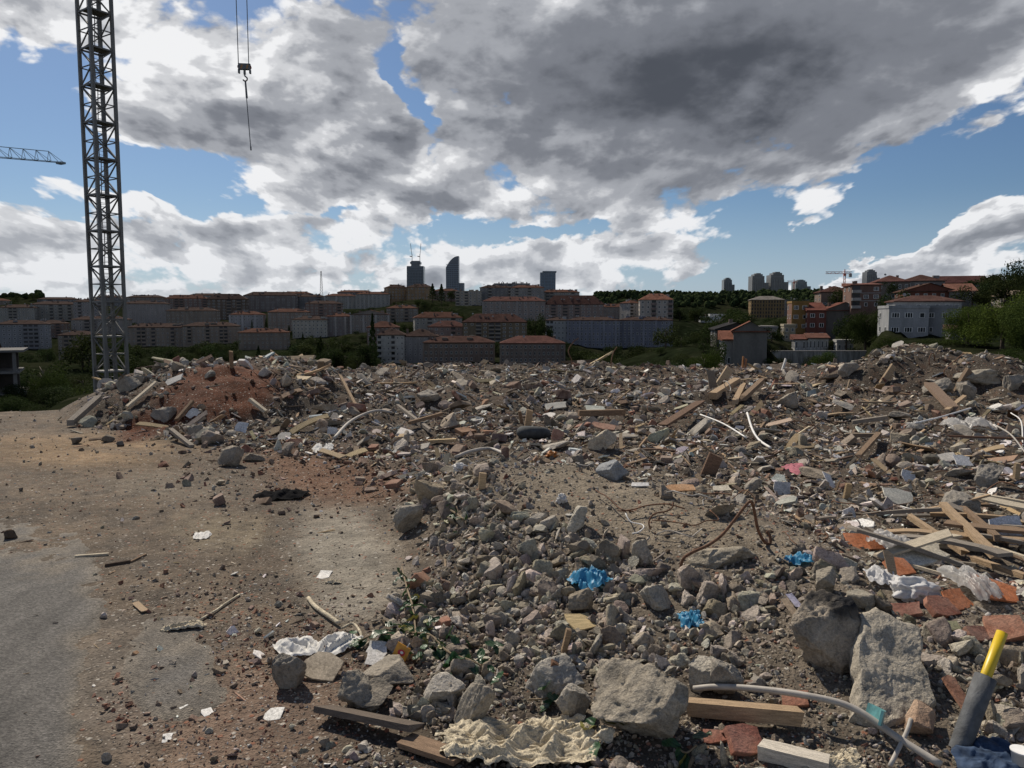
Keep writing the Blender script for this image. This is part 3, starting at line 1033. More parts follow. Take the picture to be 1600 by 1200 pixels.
# upper row on the crane side
A(3, 52, 481, 504, 565, 5, 8, pale, dtile, 'whitish five storey block at the edge beyond the crane, upper row', group=GRP, clutter=5, style='balcony')
A(53, 116, 476, 501, 580, 5, 10, pale, dtile, 'long whitish block with grey end, upper row beyond the crane', group=GRP, clutter=6, style='balcony')
A(118, 158, 472, 503, 570, 6, 7, (.34, .32, .31), dtile, 'tall greyish block half behind the crane mast', group=GRP, clutter=5, style='balcony')
A(197, 259, 475, 506, 560, 6, 10, (.30, .28, .27), dtile, 'grey beige block with small square windows next to the crane mast', group=GRP, clutter=7, win=(.34, .42))
A(263, 337, 486, 510, 530, 5, 11, beige, dtile, 'beige block with plain eaves, second of the middle row from the crane', group=GRP, clutter=7, win=(.34, .42))
A(361, 411, 492, 518, 520, 5, 8, (.40, .39, .40), tile, 'pale lilac block between two cypresses', group=GRP, clutter=8, style='strips', accents=(.5, .49, .5))
A(420, 481, 488, 519, 520, 6, 9, (.27, .225, .19), tile, 'brown beige block above the valley wood in the middle row', group=GRP, clutter=6)
A(478, 533, 475, 497, 580, 5, 8, rose, dtile, 'rose brown block under the pale skyline blocks', group=GRP, clutter=6, style='balcony')
# lower row on the crane side
A(2, 72, 507, 545, 450, 6, 10, (.29, .30, .32), dtile, 'grey blue block with plain end wall below the whitish blocks', group=GRP, clutter=3, yaw=.18, style='balcony')
A(95, 148, 524, 562, 430, 6, 7, beige, dtile, 'beige block half sunk in trees beside the crane mast', group=GRP, clutter=4, win=(.34, .42))
A(202, 286, 512, 542, 455, 5, 12, (.34, .285, .235), dtile, 'long tan block with rows of small windows, lower row by the crane', group=GRP, clutter=8, win=(.32, .42))
A(288, 369, 510, 537, 455, 5, 12, (.34, .285, .235), dtile, 'long tan block with small windows, second along the lower row', group=GRP, clutter=8, win=(.32, .42), style='balcony')
A(374, 448, 520, 545, 440, 4, 11, (.32, .265, .215), tile, 'tan block sunk in trees at the end of the lower row', group=GRP, clutter=6, win=(.32, .42))
A(458, 511, 500, 528, 475, 5, 9, (.48, .46, .40), dtile, 'cream block with dark square windows above the valley wood', group=GRP, clutter=5, win=(.46, .5))
A(510, 550, 495, 524, 480, 6, 8, (.24, .21, .20), tile, 'dark block with pale stair strips beside the gabled one', group=GRP, clutter=5, style='strips', accents=(.50, .47, .44))
A(549, 607, 492, 517, 475, 5, 9, (.31, .27, .24), tile, 'gabled block with pale stair strips over the dark spruce', group=GRP, clutter=4, style='strips', accents=(.50, .47, .44), roof='front', rh=2.8)
A(574, 622, 512, 540, 400, 4, 7, rose, (.10, .05, .038), 'red roofed house block behind the white block', group=GRP, clutter=2, rh=3)
# middle
A(649, 722, 497, 520, 460, 4, 8, pale, tile, 'pale block with pyramid roof at the foot of the hill wood', group=GRP, clutter=8, rh=3.4, yaw=.15)
A(669, 730, 511, 532, 400, 3, 7, (.28, .21, .185), (.095, .048, .04), 'pinkish block under a broad red roof', group=GRP, clutter=3, rh=3.0, style='balcony')
A(723, 823, 504, 534, 390, 5, 10, (.205, .165, .115), (.085, .046, .038), 'olive brown block with wide red hipped roof', group=GRP, clutter=6, rh=4.2, style='balcony', accents=(.33, .30, .26))
A(755, 852, 471, 500, 520, 5, 11, (.30, .255, .23), (.12, .06, .05), 'brown grey block in front of the hilltop flats', group=GRP, clutter=12, rh=3.0, style='strips', accents=(.40, .37, .35))
A(851, 943, 476, 500, 520, 5, 10, (.27, .215, .19), (.085, .046, .038), 'brown block with very wide cluttered red roof', group=GRP, clutter=16, rh=6.0, style='balcony')
A(590, 632, 524, 566, 330, 5, 6, (.58, .57, .53), dtile, 'white gable wing facing the valley beside the brown columned block', group=GRP, clutter=3, win=(.34, .36), rh=3)
A(630, 684, 526, 566, 332, 5, 7, (.31, .31, .31), dtile, 'grey wing joined to the white gable wing', group=GRP, clutter=3, win=(.32, .36), rh=3)
A(662, 772, 536, 566, 306, 3, 14, (.24, .185, .15), (.08, .044, .036), 'long brown columned block above the rubble crest', group=GRP, clutter=6, style='pilaster', accents=(.33, .26, .215), rh=2.4)
A(782, 882, 537, 568, 290, 3, 14, (.23, .185, .155), (.12, .06, .05), 'brown columned block with white roof edge above the rubble crest', group=GRP, clutter=3, style='pilaster', accents=(.33, .27, .23), rh=2.6)
A(853, 888, 501, 532, 440, 4, 6, (.46, .47, .47), dtile, 'whitish end section of the long slate blue block', group=GRP, clutter=4, win=(.4, .5), rh=1.6)
A(887, 968, 501, 543, 438, 5, 13, (.24, .25, .30), dtile, 'slate blue long block with pale wall strips, crane side half', group=GRP, clutter=8, style='strips', accents=(.34, .35, .40), rh=1.8)
A(967, 1050, 501, 542, 440, 5, 13, (.25, .26, .31), dtile, 'slate blue long block with stacked balconies, house side half', group=GRP, clutter=7, style='strips', accents=(.34, .35, .40), rh=1.8)
A(1000, 1051, 469, 499, 500, 4, 6, (.50, .45, .40), (.24, .115, .08), 'cream block under a bright salmon hipped roof', group=GRP, clutter=5, rh=4.0, style='balcony', accents=(.25, .19, .17))
A(984, 1002, 474, 499, 520, 5, 3, (.47, .44, .41), tile, 'pale terraced wing beside the salmon roofed block', group=GRP, clutter=3, rh=2, yaw=.5)
# house side
A(1174, 1224, 469, 497, 520, 5, 12, (.28, .195, .095), (.22, .20, .18), 'ochre office block with a grid of tall slot windows', cat='office building', name='office_block', style='grid', frame='d', accents=(.31, .215, .105), clutter=1, rh=2.5, mull=0)
A(1224, 1262, 470, 494, 540, 4, 8, (.24, .235, .23), (.15, .14, .14), 'grey wing behind the ochre office block', cat='office building', name='office_block', clutter=2, roof='flat')
A(1095, 1136, 496, 508, 600, 2, 6, (.62, .63, .64), (.3, .3, .3), 'long low white hall below the forest', cat='hall', name='low_hall', roof='flat', clutter=1, win=(.6, .3))
A(1110, 1136, 492, 500, 620, 1, 4, (.62, .63, .64), (.3, .3, .3), 'small white upper storey hall behind the long low one', cat='hall', name='low_hall', roof='flat', clutter=0, win=(.7, .4))
A(1155, 1197, 495, 505, 580, 2, 6, (.45, .45, .45), (.3, .3, .3), 'pale grey hall at the foot of the ochre office', cat='hall', name='low_hall', roof='flat', clutter=2)
A(1090, 1160, 508, 514, 520, 1, 6, (.36, .33, .29), (.2, .18, .16), 'low earth coloured wall building below the white hall', cat='hall', name='low_hall', roof='flat', clutter=0, skip=.5)
A(1146, 1196, 519, 572, 150, 2, 2, (.175, .165, .15), (.19, .085, .06), 'plain brown grey house with blank gable wall in front of the valley', cat='house', name='house', roof='front', rh=1.9, yaw=-.12, clutter=0, skip=1.0, side_bays=0, depth=9)
A(1131, 1146, 532, 574, 153, 2, 1, (.36, .35, .33), (.19, .085, .06), 'narrow white fronted strip of house with red lean-to roof', cat='house', name='house', roof='shed', rh=1.6, clutter=0, depth=6)
A(1120, 1180, 516, 540, 185, 2, 4, (.07, .065, .06), (.035, .034, .036), 'black roofed shed behind the blank gable house', cat='shed', name='shed', roof='front', rh=1.6, clutter=1, skip=.7)
A(1188, 1214, 513, 528, 240, 1, 3, (.26, .25, .24), (.2, .19, .18), 'small grey flat roofed shed beside the blank gable house', cat='shed', name='shed', roof='flat', clutter=0)
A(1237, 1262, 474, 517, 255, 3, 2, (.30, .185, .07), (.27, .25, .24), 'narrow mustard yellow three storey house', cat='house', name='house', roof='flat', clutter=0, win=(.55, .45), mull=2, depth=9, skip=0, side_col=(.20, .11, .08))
A(1262, 1289, 486, 531, 250, 3, 2, (.20, .08, .062), (.16, .065, .05), 'red house with dark loggias joined to the mustard one', cat='house', name='house', roof='shed', rh=2.6, clutter=0, win=(.5, .45), depth=10, skip=0)
A(1289, 1348, 486, 532, 249, 3, 5, (.155, .14, .125), (.15, .065, .05), 'bare grey rendered house under a long red gable roof', cat='house', name='house', roof='front', rh=2.6, clutter=1, skip=1, depth=12)
A(1225, 1242, 510, 532, 240, 2, 2, (.46, .41, .30), (.3, .25, .2), 'cream little house front below the mustard house', cat='house', name='house', roof='flat', clutter=0, depth=6)
A(1242, 1264, 531, 548, 222, 1, 4, (.58, .58, .56), (.15, .07, .055), 'low white cottage with dark doorways under the mustard house', cat='cottage', name='cottage', roof='shed', rh=1.2, clutter=0, depth=5, win=(.5, .7))
A(1264, 1293, 529, 548, 220, 1, 5, (.60, .60, .58), (.15, .075, .058), 'low white cottage with red roof under the red house', cat='cottage', name='cottage', roof='shed', rh=1.2, clutter=0, depth=5, win=(.42, .65))
A(1308, 1332, 535, 550, 215, 1, 3, (.52, .51, .49), (.2, .15, .12), 'small white lean-to behind the retaining wall', cat='cottage', name='cottage', roof='flat', clutter=0, depth=5)
A(1284, 1332, 457, 478, 285, 3, 4, (.22, .16, .13), (.09, .046, .038), 'brown house with red roof above the grey gable', cat='house', name='house', roof='hip', rh=2.3, clutter=2, win=(.5, .5), mull=2)
A(1331, 1374, 446, 482, 245, 3, 3, (.20, .125, .10), (.2, .1, .08), 'salmon house with white loggias and glazed top floor', cat='house', name='house', roof='shed', rh=.9, clutter=2, style='bands', accents=(.42, .40, .38), mull=2, win=(.5, .5))
A(1372, 1418, 441, 470, 300, 2, 5, (.19, .16, .14), (.13, .065, .055), 'dark brown house with wide roof behind the salmon house', cat='house', name='house', roof='hip', rh=2.6, clutter=2)
A(1416, 1472, 440, 468, 300, 2, 5, (.26, .24, .23), (.095, .052, .043), 'grey house with orange roof on the hilltop', cat='house', name='house', roof='hip', rh=2.6, clutter=2)
A(1468, 1538, 443, 470, 310, 2, 6, (.19, .18, .175), (.09, .042, .038), 'long house with dark red roof near the hilltop conifers', cat='house', name='house', roof='gable', rh=3.0, clutter=1)
A(1416, 1488, 456, 478, 235, 2, 6, (.17, .07, .05), (.095, .055, .043), 'brick red gabled house with two white attic windows', cat='house', name='house', roof='front', rh=2.4, clutter=1, mull=2)
A(1485, 1522, 456, 478, 232, 2, 3, (.20, .195, .19), (.22, .11, .08), 'grey side wing of the brick gabled house', cat='house', name='house', roof='gable', rh=2.4, clutter=0, skip=.8)
A(1402, 1496, 472, 502, 196, 2, 7, (.46, .46, .45), (.11, .062, .052), 'setback top floors of the light grey villa with red hipped roof', cat='house', name='house', roof='hip', rh=1.5, clutter=1, depth=10, mull=2, known='light grey villa')
A(1390, 1447, 482, 527, 188, 2, 3, (.40, .41, .42), (.3, .3, .3), 'light grey villa front with two rows of white framed windows', cat='house', name='house', roof='flat', clutter=0, depth=12, mull=2, win=(.62, .36), skip=0, known='light grey villa')
A(1447, 1482, 482, 527, 187.5, 2, 2, (.25, .26, .27), (.3, .3, .3), 'shaded grey flank of the light grey villa', cat='house', name='house', roof='flat', clutter=0, depth=12, yaw=-.35, win=(.4, .36))  # the flank's shade is put into its darker wall colour
A(1486, 1512, 515, 530, 175, 1, 2, (.20, .19, .18), (.14, .08, .07), 'garden shed beside the light grey villa', cat='shed', name='shed', roof='shed', rh=.8, clutter=0, depth=4)
A(1575, 1640, 462, 478, 215, 1, 4, (.28, .25, .21), (.25, .2, .15), 'tan roofed house at the frame edge behind the bright tree', cat='house', name='house', roof='gable', rh=1.4, clutter=0)


HP = np.concatenate([HP] + [np.stack([P((u0 + u1) / 2, vb + 1, d - 4), P((u0 + u1) / 2, vb + 1, d + 4), P(u0, vb + 2, d - 3), P(u1, vb + 2, d - 3)]) for (_, _, _, u0, u1, vt, vb, d) in BLD if vb - vt > 12])
build_hills()


def tower(label, u0, u1, vt, vb, d, glass, shape, floors=16, bays=7, name='tower_block', group='far towers on the skyline'):
    a, c = P(u0, vb, d), P(u1, vb, d)
    W, h = (u1 - u0) / F * d, (vb - vt) / F * d
    root = empty(name, ((a[0] + c[0]) / 2, d, a[2]))
    tag(root, label, 'skyscraper', group)
    gm = plain_mat('tower_glass', glass, rough=0.25, spec=0.6, var=0.25, scale=0.02)
    fm = plain_mat('tower_frame', tuple(min(1, q * 1.9 + .05) for q in glass), rough=0.6, var=0.1)
    b = MB()
    dp = W * .8
    if shape == 'taper':
        b.add([(-W / 2 * q, s * dp / 2 * q + dp / 2, z) for z, q in ((-120, 1), (h * .83, .93)) for q_ in (0,) for s, q in ((-1, q), (1, q))] and
              [(-W / 2, 0, -120), (W / 2, 0, -120), (W / 2, dp, -120), (-W / 2, dp, -120), (-W * .46, .5, h * .84), (W * .46, .5, h * .84), (W * .46, dp, h * .84), (-W * .46, dp, h * .84)],
              [(0, 1, 5, 4), (1, 2, 6, 5), (2, 3, 7, 6), (3, 0, 4, 7), (4, 5, 6, 7)])
        b.box(-W * .24, W * .24, dp * .2, dp * .8, h * .84, h)
        b.box(-W * .29, W * .29, dp * .15, dp * .85, h * .91, h * .97)
    elif shape == 'sail':
        prof = [(-W / 2, -120), (W * .30, -120), (W * .30, h)] + [(W * .30 - W * .8 * t, h * (1 - .30 * t ** 2.2)) for t in np.linspace(.12, 1, 9)]
        n = len(prof)
        b.add([(x, 0, z) for x, z in prof] + [(x, dp, z) for x, z in prof], [tuple(range(n)), tuple(range(2 * n - 1, n - 1, -1))] + [(i, i + n, (i + 1) % n + n, (i + 1) % n) for i in range(n)])
        b.box(W * .30, W * .62, 2, dp, -120, h * .3)
    elif shape == 'step':
        b.box(-W / 2, W * .22, 0, dp, -100, h * .86)
        b.box(W * .22, W / 2, 3, dp, -100, h * .55)
        b.box(-W * .36, W * .14, 4, dp * .9, h * .86, h * .95)
        b.box(-W * .22, W * .05, 8, dp * .8, h * .95, h)
    else:
        b.box(-W / 2, W / 2, 0, dp, -100, h * .94)
        b.box(-W * .35, W / 2 + 2, -2, dp, h * .94, h)
    b.build('body', gm, root)
    r = MB()
    for f in range(floors):
        z = h * .80 * (f + .5) / floors
        q = .485 if shape != 'sail' else .3
        r.box(-W * .47, W * min(q, .47 if shape != 'step' else .2), -1.2, -.3, z - h * .006, z + h * .006)
    r.build('floor_band', fm, root)['kind'] = 'stuff'
    r = MB()
    for k in range(bays):
        x = -W * .44 + W * (.9 if shape == 'taper' else .72 if shape == 'sail' else .66 if shape == 'step' else .9) * k / (bays - 1)
        r.box(x - W * .008, x + W * .008, -1.6, -.4, -60, h * .66 if shape != 'block' else h * .92)
    r.build('facade_rib', fm, root)['kind'] = 'stuff'
    return root


t = tower('tapered dark blue tower topped by two thin cranes on the skyline', 635, 663, 408, 460, 2600, (.045, .065, .085), 'taper', 18, 7)
for x in (-12, 14):
    mm = MB()
    z0 = (460 - 408) / F * 2600
    mm.bar((0, 0, z0 - 2), (0, 0, z0 + 22), 1.6)
    mm.bar((0, 0, z0 + 14), (-5 if x < 0 else 4, 0, z0 + 58), 1.3)
    mm.bar((-8, 0, z0 + 16), (0, 0, z0 + 14), 2.5)
    mm.build('roof_crane', M_DARKMETAL, t, (x, 20, 0))
tower('curved sail shaped blue glass tower on the skyline', 697, 722, 401, 460, 2500, (.06, .085, .115), 'sail', 16, 6)
tower('square blue glass tower with flat overhanging top', 844, 868, 424, 458, 1900, (.075, .115, .16), 'block', 12, 5)
tower('smallest slim tower standing alone over the forest', 1131, 1148, 434, 458, 2600, (.10, .115, .12), 'step', 10, 5)
tower('stepped grey tower, first of the taller twin towers', 1175, 1201, 427, 460, 2400, (.10, .10, .095), 'step', 14, 6)
tower('stepped grey tower, second of the taller twin towers', 1204, 1232, 425, 460, 2400, (.105, .105, .10), 'step', 14, 6)
tower('broad low green grey tower behind the red crane', 1243, 1267, 437, 460, 2500, (.095, .12, .125), 'step', 9, 6)
tower('grey tower rising behind the salmon house', 1354, 1375, 421, 450, 2000, (.10, .105, .11), 'step', 10, 5)


def small_crane(label, u, vt, vb, d, jl, jr):
    p = P(u, vb, d)
    h = (vb - vt) / F * d
    root = empty('tower_crane', p)
    tag(root, label, 'crane', 'distant construction cranes')
    red = plain_mat('crane_red', (.40, .09, .05), rough=.6)
    w = 2.0
    b = MB()
    for sx in (-1, 1):
        b.bar((sx * w / 2, 0, -20), (sx * w / 2, 0, h), .5)
    n = int((h + 20) / 4)
    for k in range(n):
        z = -20 + k * (h + 20) / n
        s = 1 if k % 2 else -1
        b.bar((-s * w / 2, 0, z), (s * w / 2, 0, z + (h + 20) / n), .4)
    b.build('mast', red, root)
    b = MB()
    for dz in (0, 3):
        b.bar((-jl, 0, h + dz * .7), (jr, 0, h + dz * .7), .6)
    n = int((jl + jr) / 4)
    for k in range(n):
        x0, x1 = -jl + k * (jl + jr) / n, -jl + (k + 1) * (jl + jr) / n
        b.bar((x0, 0, h + (0 if k % 2 else 2.1)), (x1, 0, h + (2.1 if k % 2 else 0)), .35)
    b.build('jib', red, root)
    b = MB()
    b.box(jr - 3, jr, -1, 1, h - 4, h)
    b.build('counterweight', M_SLAB, root)
    b = MB()
    b.box(-1.2, 1.2, -1.2, 1.2, h - 2.5, h + .2)
    b.bar((0, 0, h), (0, 0, h + 5), .8)
    b.build('cab', red, root)


small_crane('red tower crane on the hilltop above the brown house', 1319, 428, 452, 900, 22, 8)
small_crane('red tower crane between the twin towers and the broad tower', 1240, 441, 462, 1400, 12, 6)

# lattice aerial on the skyline
p = P(502.5, 466, 900)
root = empty('aerial_mast', p)
tag(root, 'slim lattice aerial mast standing on the skyline roofs', 'aerial mast')
b = MB()
h = 42 / F * 900
for sx in (-1, 1):
    b.bar((sx * 2.2, 0, -8), (sx * .5, 0, h), .3)
for k in range(10):
    z0, z1 = h * k / 10, h * (k + 1) / 10
    w0, w1 = 2.0 - 1.5 * k / 10, 2.0 - 1.5 * (k + 1) / 10
    b.bar((-w0, 0, z0), (w1, 0, z1), .22)
    b.bar((w0, 0, z0), (-w1, 0, z1), .22)
    b.bar((-w0, 0, z0), (w0, 0, z0), .22)
b.build('lattice', M_DARKMETAL, root)

# concrete retaining wall with its capping, joints and buttress
w0, w1 = P(1204, 571, 190), P(1352, 571, 190)
root = empty('retaining_wall', (w0 + w1) / 2)
tag(root, 'long stained concrete retaining wall below the white cottages', 'retaining wall')
W, h = w1[0] - w0[0], 22 / F * 190
mw, T = new_mat('stained_concrete')
pp = pos(T)
n1 = T.noise(T.n('ShaderNodeMapping', _0=pp, _3=(1, 1, .12)).outputs[0], 1.6, 5, .7)
finish(T, T.mix(T.mr(n1, .35, .65), (.17, .16, .145), (.33, .32, .29)), .95, spec=.1)
n = 9
for k in range(n):
    obj('panel', unit_box(mw), root, (-W / 2 + W * (k + .5) / n, 0.02 * (k % 2), h / 2 - 2), None, (W / n - .06, .6, h + 4))
part_box('coping', M_SLAB, root, -W / 2 - .1, W / 2 + .1, -.4, .4, h + .003, h + .2)
b = MB()
for k in range(26):
    x = -W / 2 + W * (k + .5) / 26
    b.bar((x, 0, h + .2), (x, 0, h + 1.1), .05)
b.bar((-W / 2, 0, h + 1.1), (W / 2, 0, h + 1.1), .05)
b.build('railing', M_DARKMETAL, root)

# half-built concrete frame at the edge of the site
p0 = P(40, 600, 100)
root = empty('unfinished_building', P(37, 600, 100), .50)
tag(root, 'unfinished concrete frame building with bare floors at the edge beyond the lot', 'building site')
cm = wall_mat((.17, .165, .16))
bs = wall_mat((.17, .10, .075))
for f in range(6):
    z = -9.6 + f * 2.75
    part_box('floor_slab', cm, root, -22, -.4 + (.6 if f % 2 else 0), -.4, 9, z, z + .28)
    if f < 5:
        for k in range(5):
            x = -.9 - k * 3.6
            part_box('column', cm, root, x - .2, x + .2, 0, .4, z + .28, z + 2.75)
        for k in range(4):
            if (f * 3 + k) % 3:
                part_box('infill_wall', bs if f > 2 else wall_mat((.13, .12, .12)), root, -.9 - (k + 1) * 3.6 + .2, -.9 - k * 3.6 - .2, .3, .5, z + .28, z + 2.75)
part_box('back_wall', wall_mat((.10, .09, .085)), root, -22, -1, 8.6, 9, -12, 4)
obj('roof', roof_mesh(16, 8, 1.6, 'gable', roof_mat((.10, .055, .045)), bs), root, (-11.5, 1.5, 4.5))

# ---------------------------------------------------------------- trees
def leaf_mat(name, c, hi):
    m, T = new_mat(name)
    col0 = T.n('ShaderNodeAttribute', dict(attribute_name='Col')).outputs['Color']
    oc = T.n('ShaderNodeObjectInfo')
    g = T.n('ShaderNodeSeparateColor', _0=col0).outputs[0]
    col = T.mix(g, c, hi)
    col = T.vm('MULTIPLY', col, oc.outputs['Color'])
    finish(T, col, 0.9, None, spec=0.04, trans=0.22)
    return m


M_LEAF = leaf_mat('foliage', (0.020, 0.032, 0.012), (0.062, 0.085, 0.028))
M_BARK = plain_mat('bark', (0.085, 0.065, 0.05), rough=0.95, bump=0.5)


def crown_mesh(seed, n, kind, leaf):
    """leaf-sized faces spread through the volume of several uneven boughs; unit height, standing on z = 0"""
    r = np.random.RandomState(seed)
    if kind == 'cone':
        t = r.rand(n) ** 0.75
        rad = (1 - t) * 0.27 * (0.75 + 0.25 * np.sin(t * 40 + r.rand() * 6)) + .015
        a = r.rand(n) * 6.283
        q = np.sqrt(r.uniform(.35, 1, n))
        C = np.stack([rad * q * np.cos(a), rad * q * np.sin(a), 0.10 + t * 0.9], 1)
        out = np.stack([np.cos(a), np.sin(a), np.full(n, -.2)], 1)
    else:
        nb = {'round': 9, 'tall': 10, 'bush': 8, 'loose': 12}[kind]
        bc, br = [], []
        for k in range(nb):
            a, t = r.rand() * 6.283, r.rand()
            if kind == 'bush':
                bc.append((math.cos(a) * .42 * t ** .5, math.sin(a) * .42 * t ** .5, .28 + .34 * r.rand()))
                br.append(r.uniform(.2, .34))
            elif kind == 'tall':
                bc.append((math.cos(a) * .16 * t, math.sin(a) * .16 * t, .25 + .58 * (k + .5) / nb))
                br.append(r.uniform(.12, .2))
            else:
                bc.append((math.cos(a) * .33 * t ** .5, math.sin(a) * .33 * t ** .5, .26 + .52 * r.rand()))
                br.append(r.uniform(.14, .25) * (0.8 if kind == 'loose' else 1))
        bc, br = np.array(bc), np.array(br)
        w = br ** 2
        k = r.choice(nb, n, p=w / w.sum())
        d = r.normal(size=(n, 3))
        d /= np.linalg.norm(d, axis=1)[:, None]
        rr = br[k] * r.uniform(.35, 1.08, n) ** .5
        C = bc[k] + d * rr[:, None] * np.array([1, 1, .82])
        C += 0.03 * r.normal(size=(n, 3))
        out = d
    C[:, 2] = np.maximum(C[:, 2], .04)
    nn = out + 0.9 * r.normal(size=(n, 3))
    nn /= np.linalg.norm(nn, axis=1)[:, None]
    t1 = np.cross(nn, r.normal(size=(n, 3)))
    t1 /= np.linalg.norm(t1, axis=1)[:, None]
    t2 = np.cross(nn, t1)
    s = leaf * r.uniform(.5, 1.3, n)[:, None]
    bend = nn * s * .35
    V = np.stack([C - t1 * s, C - t2 * s * .55 + bend * .3, C + t1 * s, C + t2 * s * .55 + bend * .3], 1).reshape(-1, 3)
    Fc = np.arange(n * 4).reshape(n, 4)
    clump = fbm(C * 7, 2, seed=seed) * .5 + .5 + r.normal(size=n) * .12
    col = np.repeat(np.clip(clump, 0, 1)[:, None], 4, 0) * np.ones((1, 3))
    return np_mesh('crown', V, Fc, [M_LEAF], False, col)


def trunk_mesh(seed, limbs=4, rad=.022, top=.62):
    r = random.Random(seed)
    b = MB()
    b.tube([(0, 0, -.08), (.01, 0, .2), (-.012, .01, .42), (0.01, 0, top)], [rad * 1.5, rad, rad * .75, rad * .3], 7)
    for k in range(limbs):
        a, z = r.uniform(0, 6.28), r.uniform(.24, .5)
        l = r.uniform(.14, .26)
        b.tube([(0, 0, z), (math.cos(a) * l * .5, math.sin(a) * l * .5, z + l * .55), (math.cos(a) * l, math.sin(a) * l, z + l * .9)], [rad * .6, rad * .4, rad * .15], 5)
    return b.mesh('trunk', [M_BARK], True)


CROWN = {'round': [crown_mesh(s, 1500, 'round', .030) for s in (1, 2, 3, 4)], 'loose': [crown_mesh(s, 1300, 'loose', .028) for s in (11, 12, 13)],
         'tall': [crown_mesh(s, 1200, 'tall', .028) for s in (21, 22)], 'bush': [crown_mesh(s, 1500, 'bush', .038) for s in (31, 32, 33)],
         'cone': [crown_mesh(s, 1400, 'cone', .026) for s in (41, 42)],
         'fine': [crown_mesh(51, 15000, 'round', .012), crown_mesh(52, 15000, 'loose', .012)], 'finebush': [crown_mesh(61, 8000, 'bush', .016), crown_mesh(62, 8000, 'bush', .016)]}
TRUNK = [trunk_mesh(s) for s in (1, 2, 3)]
TRUNK_CONE = trunk_mesh(9, 0, .016, .9)
TREES = []
TRND = np.random.RandomState(33)
KINDNAME = {'round': ('broadleaf_tree', 'tree'), 'loose': ('broadleaf_tree', 'tree'), 'fine': ('broadleaf_tree', 'tree'), 'tall': ('poplar_tree', 'tree'), 'bush': ('shrub', 'shrub'), 'finebush': ('shrub', 'shrub'), 'cone': ('conifer_tree', 'conifer')}


def tree(loc, hgt, wid, kind, tint=(1, 1, 1), label=None, group=None, parts=True):
    nm, cat = KINDNAME[kind]
    root = empty(nm, loc, TRND.rand() * 6.28, (wid, wid, hgt))
    root['category'] = cat
    if label:
        root['label'] = label
    root['group'] = group or 'trees of the valley and hillside'
    me = CROWN[kind][TRND.randint(len(CROWN[kind]))]
    cr = obj('crown', me, root)
    cr.color = (*tint, 1)
    if kind not in ('bush', 'finebush'):
        obj('trunk', TRUNK_CONE if kind == 'cone' else TRUNK[TRND.randint(3)], root)
    elif kind == 'finebush':
        obj('stem', TRUNK[0], root)
    TREES.append((root, nm, label, loc, hgt, kind, tint))
    return root


def tree_px(u, vbase, vtop, wpx, d, kind, tint=(1, 1, 1), label=None, group=None):
    p = P(u, vbase, d)
    h = (vbase - vtop) / F * d
    w = wpx / F * d
    k = {'round': 1.0, 'loose': 1.0, 'fine': 1.0, 'tall': 2.2, 'bush': .95, 'finebush': .95, 'cone': 1.9}[kind]
    return tree(p - np.array([0, 0, .04 * h]), h * 1.14, w * k * (1.15 if kind in ('round', 'loose', 'fine') else 1), kind, tint, label, group)


dk, md, lt, ol = (.62, .66, .62), (.85, .9, .8), (1.45, 1.45, 1.1), (1.1, 1.0, .75)
NEARG = 'trees and shrubs beside the houses'
tree_px(1566, 556, 452, 120, 150, 'fine', (1.75, 1.7, 1.0), 'large bright green spreading tree beside the light grey villa', NEARG)
tree_px(1512, 545, 468, 74, 158, 'fine', (1.6, 1.6, 1.0), 'smaller bright green tree touching the wall of the light grey villa', NEARG)
tree_px(1612, 560, 470, 90, 140, 'fine', (1.4, 1.4, 1.0), 'green tree at the frame edge beside the large bright tree', NEARG)
tree_px(1592, 480, 404, 46, 260, 'round', dk, 'tall dark tree crowning the slope at the frame edge', NEARG)
tree_px(1568, 478, 424, 44, 270, 'round', dk, 'dark tree next to the tall one on the slope top', NEARG)
tree_px(1545, 476, 430, 34, 280, 'loose', dk, 'dark sparse tree behind the dark red roof', NEARG)
tree_px(1606, 500, 440, 50, 240, 'round', dk, 'dark tree below the tall crown at the frame edge', NEARG)
tree_px(1396, 500, 444, 48, 215, 'round', (.7, .75, .7), 'dark tree between the salmon house and the brick gabled house', NEARG)
tree_px(1352, 546, 478, 58, 205, 'fine', (.7, .72, .6), 'dark bushy tree below the salmon house', NEARG)
tree_px(1322, 540, 492, 44, 214, 'round', dk, 'dark tree against the bare grey gable', NEARG)
tree_px(1382, 545, 486, 40, 200, 'loose', (.75, .8, .65), 'sparse dark tree at the corner of the light grey villa', NEARG)
tree_px(1384, 558, 520, 50, 175, 'finebush', (1.0, .95, .75), 'olive brown shrub before the light grey villa corner', NEARG)
tree_px(1430, 560, 526, 62, 165, 'finebush', (.85, .8, .65), 'wide dry looking shrub under the villa windows', NEARG)
tree_px(1478, 562, 528, 56, 160, 'finebush', (.85, .82, .65), 'dry shrub below the villa flank', NEARG)
tree_px(1280, 580, 545, 42, 120, 'finebush', (1.05, 1.15, .85), 'rounded green shrub against the concrete retaining wall', NEARG)
tree_px(1536, 596, 551, 52, 62, 'finebush', (1.15, 1.2, .85), 'sunlit leafy shrub behind the big concrete lumps', NEARG)
tree_px(1592, 600, 553, 58, 58, 'finebush', (1.1, 1.15, .8), 'leafy shrub at the frame edge behind the big concrete lumps', NEARG)
tree_px(1560, 585, 538, 60, 75, 'finebush', (.9, .95, .75), 'taller dark shrub behind the sunlit leafy shrub', NEARG)
tree_px(1505, 580, 546, 56, 80, 'finebush', (.75, .78, .6), 'low dark shrub behind the brushwood on the house side crest', NEARG)
tree_px(1450, 585, 556, 60, 85, 'finebush', (.7, .75, .6), 'low dark shrub behind the house side crest', NEARG)
